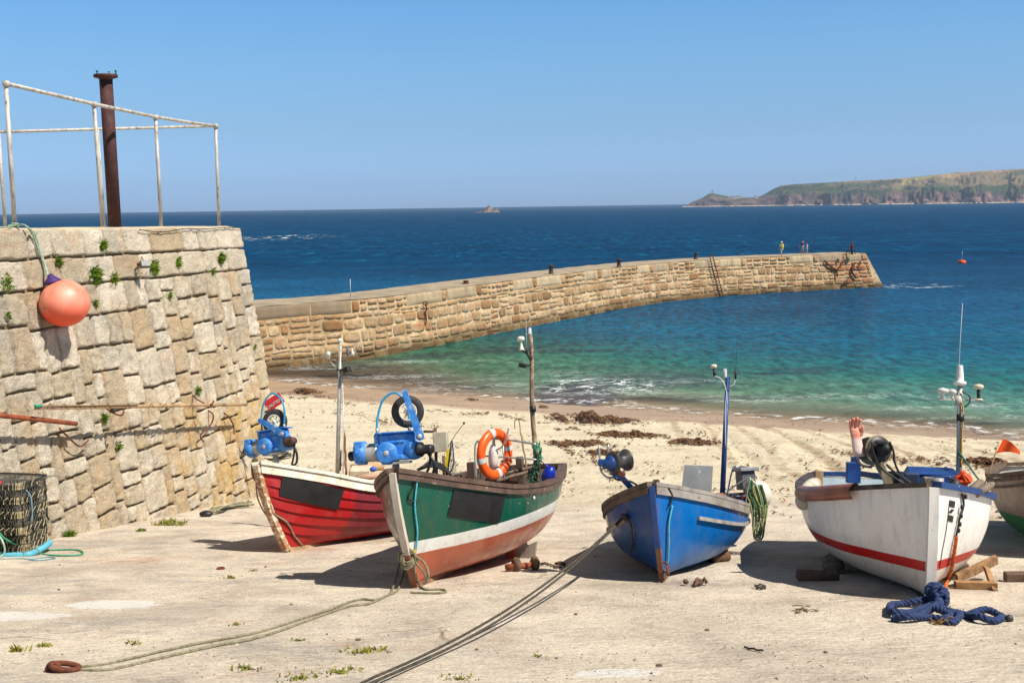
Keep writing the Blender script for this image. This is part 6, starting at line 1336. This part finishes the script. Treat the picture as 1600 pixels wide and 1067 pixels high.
for (pts, l) in ((((92, 668), (106, 682), (124, 697), (136, 690), (138, 687)), 'thin rusty hook below the rusty tube on the quay wall'), (((325, 641), (333, 648), (331, 660), (322, 672), (313, 680), (318, 690)), 'bent rusty iron hook at the right end of the long pole'), (((350, 645), (358, 652), (365, 665), (366, 678)), 'short thin hook beside the right end of the long pole')):
    m = MB(); P_ = [Wpx(pts[0][0], pts[0][1], .02)]+[Wpx(x, y, .15) for x, y in pts[1:]]; m.tube(cr(P_, 5), .014, 7); top(m, 'iron_hook', rust, l, 'hook', 'iron hooks on the quay wall')
for (x, y, l) in ((300, 616, 'rusty bracket carrying the right half of the long pole'), (160, 632, 'rusty bracket carrying the left half of the long pole')):
    m = MB(); m.tube(cr([Wpx(x, y, 0), Wpx(x+10, y+9, .2), Wpx(x+28, y+17, .44), Wpx(x+34, y+10, .5)], 5), .014, 7); top(m, 'pole_bracket', rust, l, 'bracket', 'brackets for the long pole')
m = MB(); m.tube([Wpx(-30, 646, .32), Wpx(40, 653, .30), Wpx(119, 662, .28)], .036, 12); top(m, 'rusty_tube', pm('tube_rust', (164, 82, 44), .85, (120, 58, 34), 8, bump=.4), 'thick orange-brown rusty tube on the quay wall, cut by the left edge', 'tube')
# caution sign
ps = [Wpx(x, y, .10) for x, y in ((414, 630), (438, 614), (441, 622), (418, 640))]; 
pc = at(428, 628, 22.6); r = rootc('warning_sign', pc, 'small tilted red warning sign with white lettering at the quay corner', 'sign'); SM = Matrix.Rotation(R(32), 3, 'Y').inverted()
m = MB(); m.box((0, .0, 0), (.38, .012, .22), SM); m.build('panel', pm('sign_red', (206, 40, 52), .5), r)
try:
    cu = bpy.data.curves.new('lettering', 'FONT'); cu.body = 'CAUTION'; cu.size = .085; cu.extrude = .002; cu.align_x = 'CENTER'; cu.align_y = 'CENTER'
    to = bpy.data.objects.new('lettering', cu); COL.objects.link(to); dg = bpy.context.evaluated_depsgraph_get(); me = bpy.data.meshes.new_from_object(to.evaluated_get(dg)); bpy.data.objects.remove(to)
    lo = bpy.data.objects.new('lettering', me); COL.objects.link(lo); me.materials.clear(); me.materials.append(white_p); lo.parent = r; lo.matrix_local = SM.to_4x4() @ Matrix.Translation((0, -.011, -.03)) @ Matrix.Rotation(R(90), 4, 'X')
except Exception as ex_: print('font', ex_)
m = MB(); m.rod((.0, .02, -.1), (.0, .02, -1.6), .02, 8); m.build('stake', galv, r)
# ------------------------------------------------------------------ lobster pots
net = pm('pot_netting', (84, 82, 76), .9, (130, 124, 110), 30, spec=.2); whip = pm('whipping', (186, 170, 130), .9, (120, 108, 84), 20); tar = pm('pot_inside', (30, 30, 29), .95, (66, 62, 56), 16, thr=(.5, .7), bump=1., bsc=40, bd=.03)
def pot(c, w_, d_, h_, rz, label, ring=False):
    r = rootc('lobster_pot', c, label, 'lobster pot', 'lobster pots stacked by the quay wall'); r.rotation_euler = (0, 0, R(rz)); cr_ = .12
    def rim(z, k=1.): return [V((x*k, y*k, z)) for x, y in ((-w_/2+cr_, -d_/2), (0, -d_/2-.01), (w_/2-cr_, -d_/2), (w_/2-.03, -d_/2+.03), (w_/2, -d_/2+cr_), (w_/2, d_/2-cr_), (w_/2-cr_, d_/2), (-w_/2+cr_, d_/2), (-w_/2, d_/2-cr_), (-w_/2, -d_/2+cr_), (-w_/2+.03, -d_/2+.03))]
    lv = [0, .36, .68, 1.]; m = MB()
    for k in lv: m.tube(cr(rim(h_*k), 4, True), .02 if k in (0, 1.) else .013, 7, closed=True)
    P0 = cr(rim(0), 4, True); P1 = cr(rim(h_), 4, True); n_ = len(P0)
    for i in range(0, n_, 7): m.tube([P0[i], P1[i]], .014, 6)
    m.build('frame', black, r)
    nb = MB(); K = 96
    def pt(u, z):
        u = (u % 1)*n_; i = int(u); f = u-i; a = P0[i % n_].lerp(P0[(i+1) % n_], f); return V((a.x, a.y, z*h_))*1.0
    for i in range(K):
        for s_ in (-1, 1):
            pp = [pt((i+s_*t*h_*9)/K, t) * (1) for t in [j/8 for j in range(9)]]; nb.tube([V((p.x*(1-.03*math.sin(3*j)), p.y*(1-.03*math.sin(3*j+i)), p.z)) for j, p in enumerate(pp)], .0042, 3, cap=False)
    for i in range(18):
        x = -w_/2+w_*(i+.5)/18
        for s_ in (-1, 1): nb.tube([V((x-s_*.2, -d_/2, h_)), V((x, 0, h_+.01)), V((x+s_*.2, d_/2, h_))], .004, 3, cap=False)
    wb = nb; wb.cur = 1; q = random.Random(3)
    for k in lv:
        for i in range(0, 46):
            if q.random() < .2: continue
            u = i/46+q.uniform(-.004, .004); a = pt(u, k); b = pt(u+.016*q.choice((1, 1, 1, .2)), k)
            wb.tube([a+V((0, 0, -.045))+a.xy.to_3d().normalized()*.012, a+a.xy.to_3d().normalized()*.026, b+V((0, 0, .045))+b.xy.to_3d().normalized()*.010], .0062, 4)
    nb.build('netting', [net, whip], r, norm=False)
    ib = MB(); ib.box((0, 0, h_*.5), (w_-.12, d_-.12, h_-.06), bev=.08); ib.build('inner_bag', tar, r)
    if ring:
        g = MB(); g.tube(cr([p*1.06+V((0, 0, .03)) for p in rim(0)], 4, True), .045, 10, closed=True); g.build('base_hose', pm('turquoise_hose', (96, 176, 196), .7, (70, 146, 170), 12), r)
        for i in range(6):
            a = pt(i/6+.04, 0)*1.06+V((0, 0, .03)); t = MB(); t.torus(axisM(a, V((a.y, -a.x, 0)) if abs(a.x) < w_/2-.02 else (0, 1, 0)), .05, .006, 14, 5); t.build('tie', rope_g, r)
    return r
pb = G(5, 868); p1 = pot(pb+V((0, .25, .0)), .80, .60, .34, -6, 'lower black lobster pot with thick turquoise hose round its base', True)
p2 = pot(pb+V((-.10, .22, .38)), 1.04, .66, .60, -10, 'upper larger black lobster pot laced with cream twine, on the lower pot')
m = MB(); c = pb+V((-.08, .1, 1.03)); m.sweep([c+V((-.25, -.2, 0)), c+V((.15, -.18, -.02))], [V((0, 1, 0))]*2, [V((0, 0, 1))]*2, .1, .025); top(m, 'red_cord', pm('red_cord', (206, 50, 60), .8, (160, 40, 50), 20), 'flat band of red cord on top of the upper lobster pot', 'cord')
for (wp, mt, r_, l) in (([pb+V((-.45, -.15, .95)), pb+V((-.16, -.17, .90)), pb+V((-.02, -.2, .6)), pb+V((.12, -.2, .3)), G(60, 866, .03), G(85, 869, .015), G(115, 869, .015), G(130, 866, .015), G(118, 860, .015), G(66, 861, .015)], rope_gr, .011, 'green rope falling over the lobster pots and looping on the ground'),
                        ([pb+V((.0, -.2, .42)), pb+V((.12, -.24, .25)), pb+V((.10, -.22, .08)), pb+V((-.1, -.3, .015)), pb+V((-.4, -.34, .02))], pm('pale_mint_rope', (170, 206, 186), .8), .012, 'pale mint rope hanging between the two lobster pots'),
                        ([pb+V((.38, -.05, .9)), pb+V((.44, -.06, .82)), pb+V((.45, -.06, .6)), pb+V((.44, -.08, .48))], pm('pale_blue_cord', (110, 160, 180), .8), .008, 'thin pale blue cord at the right edge of the upper lobster pot'),
                        (lay(((-20, 875), (30, 873), (50, 874), (75, 871), (86, 873), (60, 876), (45, 875)), .008), pm('pale_blue_cord', (110, 160, 180)), .007, 'pale blue cord lying on the ground before the lobster pots')):
    m = MB(); m.tube(cr(wp, 7), r_, 6); top(m, 'pot_rope', mt, l, 'rope')

# ------------------------------------------------------------------ things on the pier
ir = pm('bollard_iron', (44, 36, 34), .7, (70, 50, 42), 8)
for (x, y, h, l) in ((728, 443, .25, 'low reddish bollard, leftmost on the pier'), (861, 428, .8, 'black iron bollard left of the middle of the pier'), (967, 417, .8, 'black iron bollard at the middle of the pier'), (1087, 405, .75, 'black iron bollard just left of the ladder')):
    c = pier_top(x, y); m = MB(); m.lathe([(0, -.1), (.3, -.1), (.3, .02), (.2, .08), (.19, h*.75), (.26, h*.85), (.28, h*.95), (.2, h), (0, h)], Matrix.Translation(c), 18); tag(m.build('bollard', ir if h > .5 else rust, origin=c), l, 'bollard', 'bollards on the pier')
c = pier_top(548, 466); m = MB(); m.rod(c-V((0, 0, .1)), c+V((0, 0, 1.35)), .025, 6); m.lathe([(0, 0), (.09, 0), (.08, .04), (0, .05)], Matrix.Translation(c), 10); top(m, 'thin_rod', galv, 'thin upright rod near the shore end of the pier', 'rod')
# ladder
def pface(px, py, off):
    best = None
    for k in range(int(PLEN*4)):
        a = k/4; p0 = PP(a, 2.); 
        X = proj(p0+pN(a)*off)[0]
        if best is None or abs(X-px) < best[0]: best = (abs(X-px), a)
    a = best[1]; return a
aT = pface(1120, 430, .25); r = rootc('pier_ladder', PP(aT, 0), 'rusty iron ladder down the seaward bend of the pier', 'ladder'); dd = pcurve(aT)[1]
LR = pm('ladder_rust', (90, 44, 30), .9, (60, 30, 24), 8)
tp_, bt_ = PP(aT-.9, 4.7)+pN(aT)*.35, PP(aT+.3, .0)+pN(aT)*.4
for s_ in (-.28, .28): m = MB(); m.tube([bt_+dd*s_, tp_+dd*s_], .05, 6); m.build('stile', LR, r, wr=True)
for k in range(17): p = bt_.lerp(tp_, (k+.5)/17); m = MB(); m.tube([p-dd*.28, p+dd*.28], .035, 5); m.build('rung', LR, r, wr=True)
c = pier_top(1331, 397); m = MB(); m.rod(c, c+V((0, 0, 1.5)), .12, 10, .09); 
for dx, dy in ((-.75, -.1), (.5, .1), (-.1, .8)): m.rod(c+V((dx, dy, 0)), c+V((0, 0, 1.35)), .04, 6)
m.box(c+V((0, 0, .0)), (.5, .5, .08)); top(m, 'iron_tripod', LR, 'rusty iron mast with stays at the tip of the pier', 'post')
def anchor(pts_list, label, seed):
    m = MB(); P_all = []
    for pts, rr in pts_list:
        P_ = []
        for x, y in pts:
            a = pface(x, y, .35); best = min((abs(proj(PP(a, z)+pN(a)*.22)[1]-y), z) for z in [k*.05 for k in range(0, 84)]); P_.append(PP(a-sm(PLEN-14, PLEN, a)*best[1]*.27*0, best[1])+pN(a)*.24)
        m.tube(cr(P_, 4), rr, 7)
    return top(m, 'old_anchor', rust, label, 'anchor', 'old anchors on the pier head')
anchor([(((1291, 407), (1297, 415), (1308, 421), (1317, 412), (1320, 407)), .11), (((1308, 421), (1308, 433)), .09), (((1311, 404), (1311, 411)), .09)], 'curved rusty anchor, left one fixed to the pier head', 1)
anchor([(((1339, 410), (1334, 418), (1334, 427), (1338, 434)), .14), (((1337, 417), (1350, 418)), .06), (((1344, 415), (1350, 404)), .06), (((1334, 425), (1326, 437), (1318, 443), (1328, 440)), .06)], 'large rusty anchor with ring, right one fixed to the pier head', 2)
a_ = pface(666, 480, .2); c = PP(a_, 2.6)+pN(a_)*.18; m = MB(); m.tube(cr([c+V((0, 0, .7)), c+V((.1, -.05, .3)), c, c+V((.06, 0, -.5)), c+V((-.03, 0, -.9))], 4), [.05]*17, 6); m.torus(axisM(c+V((0, -.05, .7)), (0, 1, .2)), .16, .04, 16, 6); top(m, 'rusty_chain', rust, 'rusty chain and ring staining the near part of the pier', 'chain')
# people: one continuous body each, clothing as children
def person(c, H, face, stride, label, shirt, shorts, hair, pack=None, hat=None, arms=(.1, -.1)):
    r = rootc('person', c, label, 'person', 'people walking on the pier'); r.rotation_euler = (0, 0, face)
    k = H/1.75
    def skin(name, J, E, mat, sub=1):
        me = bpy.data.meshes.new(name); me.from_pydata([V(j[:3])*k for j in J], E, []); o = bpy.data.objects.new(name, me); COL.objects.link(o)
        o.modifiers.new('skin', 'SKIN'); 
        for v_, j in zip(me.skin_vertices[0].data, J): v_.radius = (j[3]*k, j[4]*k)
        me.skin_vertices[0].data[0].use_root = True; s_ = o.modifiers.new('sub', 'SUBSURF'); s_.levels = sub; s_.render_levels = sub
        dg = bpy.context.evaluated_depsgraph_get(); m2 = bpy.data.meshes.new_from_object(o.evaluated_get(dg)); m2.materials.clear(); m2.materials.append(mat); bpy.data.objects.remove(o)
        o = bpy.data.objects.new(name, m2); COL.objects.link(o); o.parent = r
        for p in m2.polygons: p.use_smooth = True
        return o
    s = stride
    J = [(0, 0, .95, .14, .11), (0, 0, 1.2, .13, .10), (0, 0, 1.42, .17, .10), (0, 0, 1.52, .055, .055), (0, -.01, 1.60, .08, .09), (0, 0, 1.70, .08, .10),
         (-.10, 0, .88, .09, .09), (-.10, -s*.5, .48, .06, .06), (-.10, -s*.7+.05, .08, .045, .05), (-.10, -s*.7-.10, .03, .04, .03),
         (.10, 0, .88, .09, .09), (.10, s*.4-.06, .48, .06, .06), (.10, s*.9, .10, .045, .05), (.10, s*.9-.12, .03, .04, .03),
         (-.20, 0, 1.40, .055, .055), (-.25, arms[0], 1.13, .042, .042), (-.23, arms[0]-.16, .92, .034, .034), (-.22, arms[0]-.22, .83, .035, .02),
         (.20, 0, 1.40, .055, .055), (.25, arms[1], 1.13, .042, .042), (.23, arms[1]-.16, .92, .034, .034), (.22, arms[1]-.22, .83, .035, .02)]
    E = [(0, 1), (1, 2), (2, 3), (3, 4), (4, 5), (0, 6), (6, 7), (7, 8), (8, 9), (0, 10), (10, 11), (11, 12), (12, 13), (2, 14), (14, 15), (15, 16), (16, 17), (2, 18), (18, 19), (19, 20), (20, 21)]
    skin('body', J, E, pm('skin_tone', (206, 150, 116), .6))
    sh = [(0, 0, .94, .16, .125), (0, 0, 1.2, .15, .12), (0, 0, 1.42, .18, .115), (-.20, 0, 1.40, .07, .07), (-.25, arms[0]*.9, 1.14, .055, .055), (.20, 0, 1.40, .07, .07), (.25, arms[1]*.9, 1.14, .055, .055)]
    skin('shirt', sh, [(0, 1), (1, 2), (2, 3), (3, 4), (2, 5), (5, 6)], shirt)
    st = [(0, 0, .93, .165, .13), (-.10, 0, .86, .10, .10), (-.10, -s*.42, .55, .085, .085), (.10, 0, .86, .10, .10), (.10, s*.33-.03, .55, .085, .085)]
    skin('shorts', st, [(0, 1), (1, 2), (0, 3), (3, 4)], shorts)
    m = MB(); m.ball(V((0, .015, 1.70))*k, (.098*k, .115*k, .10*k), 14, 10); m.build('hair', hair, r)
    if hat: m = MB(); m.lathe([(0, .1), (.08, .09), (.105, .03), (.11, 0), (.17, -.01), (.17, -.02), (.1, -.02), (0, -.01)], Matrix.Translation(V((0, 0, 1.73))*k), 18); m.build('hat', hat, r)
    if pack: m = MB(); m.box(V((0, .19, 1.25))*k, (.34*k, .2*k, .5*k), bev=.07*k); m.build('backpack', pack, r)
    return r
wh = pm('white_cotton', (226, 226, 222), .8)
person(pier_top(1221, 400), 1.62, R(-150), .24, 'person in sun hat with yellow backpack walking along the pier', wh, pm('pale_shorts', (206, 210, 216), .8), pm('fair_hair', (170, 140, 90), .8), pm('yellow_pack', (226, 206, 40), .7), pm('cream_hat', (230, 224, 196), .8))
person(pier_top(1254, 398.5), 1.82, R(-60), .16, 'taller person in deep blue top and pale blue shorts on the pier', pm('deep_blue_top', (24, 50, 170), .8), pm('pale_blue_shorts', (130, 190, 214), .8), pm('dark_hair', (52, 36, 28), .8), arms=(-.1, -.15))
person(pier_top(1260.5, 398.5), 1.42, R(-70), .2, 'shorter person in white top and light shorts beside the taller one on the pier', wh, pm('light_blue_shorts', (150, 180, 206), .8), pm('brown_hair', (96, 66, 44), .8))
# sea buoy
c = atz(1503, 411, 0); s_ = c.y/1800; r = rootc('sea_buoy', c, 'orange mooring buoy with thin topmark floating on the blue sea', 'buoy')
m = MB(); m.lathe([(0, -.2), (5.2*s_, -.2), (6*s_, .2*s_), (6*s_, 3.2*s_), (5*s_, 4*s_), (0, 4.2*s_)], Matrix.Identity(4), 24); m.build('float', orange, r)
m = MB(); m.rod((0, 0, 4*s_), (0, 0, 18*s_), .25*s_, 6); m.torus(Matrix.Translation((0, 0, 5.2*s_)) @ Matrix.Rotation(R(90), 4, 'X'), 1.0*s_, .25*s_, 16, 5); m.build('topmark', galv, r)
# ------------------------------------------------------------------ seaweed
wm = NT('seaweed'); tn = wm.n('Attribute', attribute_name='tint').outputs['Fac']
wmat = wm.fin(wm.ramp(tn, [(0., lin((52, 36, 26))), (.5, lin((98, 66, 42))), (.8, lin((140, 96, 58))), (1., lin((86, 76, 46)))]), .6, spec=.3)
def bgz(x, y): return gz(x, y)
def leaf(m, p, q, L, hgt):
    a = q.uniform(0, 6.28); d = V((math.cos(a), math.sin(a), q.uniform(-.1, .35))); s_ = V((-d.y, d.x, 0)).normalized()*L*q.uniform(.10, .25); m.tint = q.random()
    p = V(p); m.add([p-d*L*.5-s_*.4, p-d*L*.5+s_*.4, p+V((0, 0, L*.15))+s_, p+d*L*.5, p+V((0, 0, L*.15))-s_], [(0, 1, 2, 4), (4, 2, 3)], False)
def heap(px, py, wx, wy, hh, n, label, seed, name='seaweed_heap', taper=1.):
    q = random.Random(seed); c = G(px, py); sx = wx/1800*c.y; m = MB(); k = c.y/45
    c2 = G(px, py-wy/2); sy = abs(G(px, py+wy/2).y-c2.y)/2
    def prof(u, v_): return max(0, (1-abs(u)**1.6)*(1-v_*v_))*max(0, .5+1.3*noise.noise(V((u*3.2+seed*7, v_*1.6, 4)))+.5*noise.noise(V((u*9+seed*7, v_*4, 4)))) * (1-.45*u*taper)
    def gf(i, j):
        u, v_ = i*2-1, j*2-1; x = c.x+u*sx/2*.95; y = c.y+v_*sy*.9+.5*sy*noise.noise(V((u*3, seed, 1))); return V((x, y, gz(x, y)-.05+hh*.75*prof(u, v_)))
    m.tint = .2; m.grid(gf, 26, 8)
    for i in range(n):
        u = q.uniform(-1, 1); v_ = q.gauss(0, .5); w0 = (1-abs(u)**2)*min(1.2, .15+2.2*prof(u, max(-.9, min(.9, v_))))
        if q.random() > w0+.05 or abs(v_) > 1.1: continue
        x = c.x+u*sx/2*1.05; y = c.y+v_*sy+.5*sy*noise.noise(V((u*3, seed, 1))); leaf(m, (x, y, gz(x, y)+.01+hh*prof(u, max(-1, min(1, v_)))*q.uniform(.7, 1.05)), q, q.uniform(.10, .26), hh)
    m.tint = .5
    return tag(m.build(name, wmat, origin=(c.x, c.y, gz(c.x, c.y)), norm=False), label, 'seaweed', 'heaps of seaweed on the sand')
heap(928, 657, 150, 14, .32, 3200, 'largest brown heap of seaweed, at the edge of the wet sand', 1)
heap(985, 681, 120, 8, .14, 1700, 'long dark ridge of seaweed on dry sand, above the black line hauler', 2, taper=1)
heap(1085, 692, 80, 8, .12, 900, 'broad low patch of seaweed left of the blue mast', 3)
heap(905, 694, 110, 10, .10, 1000, 'thin reddish seaweed patch right of the green boat', 4)
heap(945, 708, 60, 9, .08, 500, 'small scattered seaweed patch left of the black line hauler', 5)
heap(480, 613, 60, 8, .22, 700, 'dark seaweed heap behind the hauler of the red boat', 6)
heap(1540, 722, 70, 7, .14, 700, 'seaweed strip behind the mast of the white boat', 7)
heap(850, 637, 18, 4, .12, 160, 'small dark clump of seaweed at the water edge right of the wooden mast', 8)
heap(737, 625, 22, 3, .10, 160, 'small dark clump of seaweed at the water edge left of the wooden mast', 9)
q = random.Random(77); m = MB()
def scat(px, py):
    p = G(px, py); leaf(m, (p.x, p.y, p.z+.015), q, q.uniform(.05, .2), .02)
lines = [((440, 618), (560, 628), 420, 2.), ((520, 628), (680, 640), 260, 2.5), ((680, 640), (860, 660), 420, 2.), ((560, 650), (690, 666), 200, 4), ((470, 637), (620, 660), 260, 4), ((860, 668), (930, 676), 220, 1.5), ((1300, 705), (1600, 735), 560, 4), ((1400, 716), (1480, 724), 200, 2), ((1060, 670), (1130, 690), 180, 5), ((880, 700), (960, 735), 260, 6)]
for a, b, n_, sp in lines:
    for k in range(n_):
        t = q.random(); 
        if noise.noise(V((t*9, a[0], 3))) < -.05: continue
        scat(a[0]+(b[0]-a[0])*t+q.gauss(0, 2), a[1]+(b[1]-a[1])*t+q.gauss(0, sp)*.6+3*math.sin(t*9))
for k in range(3800):
    px = q.uniform(440, 1640); py = q.uniform(622, 800); 
    if noise.noise(V((px*.02, py*.05, 9))) < .0: continue
    scat(px, py+(px-900)*.03)
m.tint = .5
tag(m.build('strandline_weed', wmat, norm=False), kind='stuff')
q = random.Random(91); m = MB()
for k in range(2600):
    px, py = q.uniform(-20, 1620), 800+(1100-800)*q.random()**.8
    if noise.noise(V((px*.006, py*.02, 2))) < -.1: continue
    p = G(px, py, .002); r_ = q.uniform(.003, .010)*(2.2 if q.random() < .04 else 1); m.tint = q.random()
    a = q.uniform(0, 6); m.add([p+V((math.cos(a)*r_, math.sin(a)*r_, 0)), p+V((math.cos(a+2)*r_*1.3, math.sin(a+2)*r_, 0)), p+V((math.cos(a+4)*r_, math.sin(a+4)*r_*.8, 0)), p+V((0, 0, r_*.8))], [(0, 1, 3), (1, 2, 3), (2, 0, 3)], False)
gt_ = NT('grit'); tn = gt_.n('Attribute', attribute_name='tint').outputs['Fac']
tag(m.build('gravel', gt_.fin(gt_.ramp(tn, [(0., lin((70, 56, 44))), (.5, lin((128, 108, 84))), (.8, lin((176, 158, 132))), (1., lin((216, 204, 184)))]), .9, spec=.2), norm=False), kind='stuff')
# ------------------------------------------------------------------ sea air
HZ = MB(); HZ.box((0, 2900, 75), (9000, 6200, 160)); hz = HZ.build('haze', None if False else pm('haze_tmp', (255, 255, 255)))
hm_ = bpy.data.materials.new('sea_haze'); hm_.use_nodes = True; ht = hm_.node_tree; ht.nodes.clear(); ho = ht.nodes.new('ShaderNodeOutputMaterial'); pv = ht.nodes.new('ShaderNodeVolumePrincipled')
pv.inputs['Color'].default_value = (.62, .78, 1, 1); pv.inputs['Density'].default_value = .000075; pv.inputs['Anisotropy'].default_value = .2
ht.links.new(pv.outputs[0], ho.inputs['Volume']); hz.data.materials.clear(); hz.data.materials.append(hm_); tag(hz, kind='stuff')
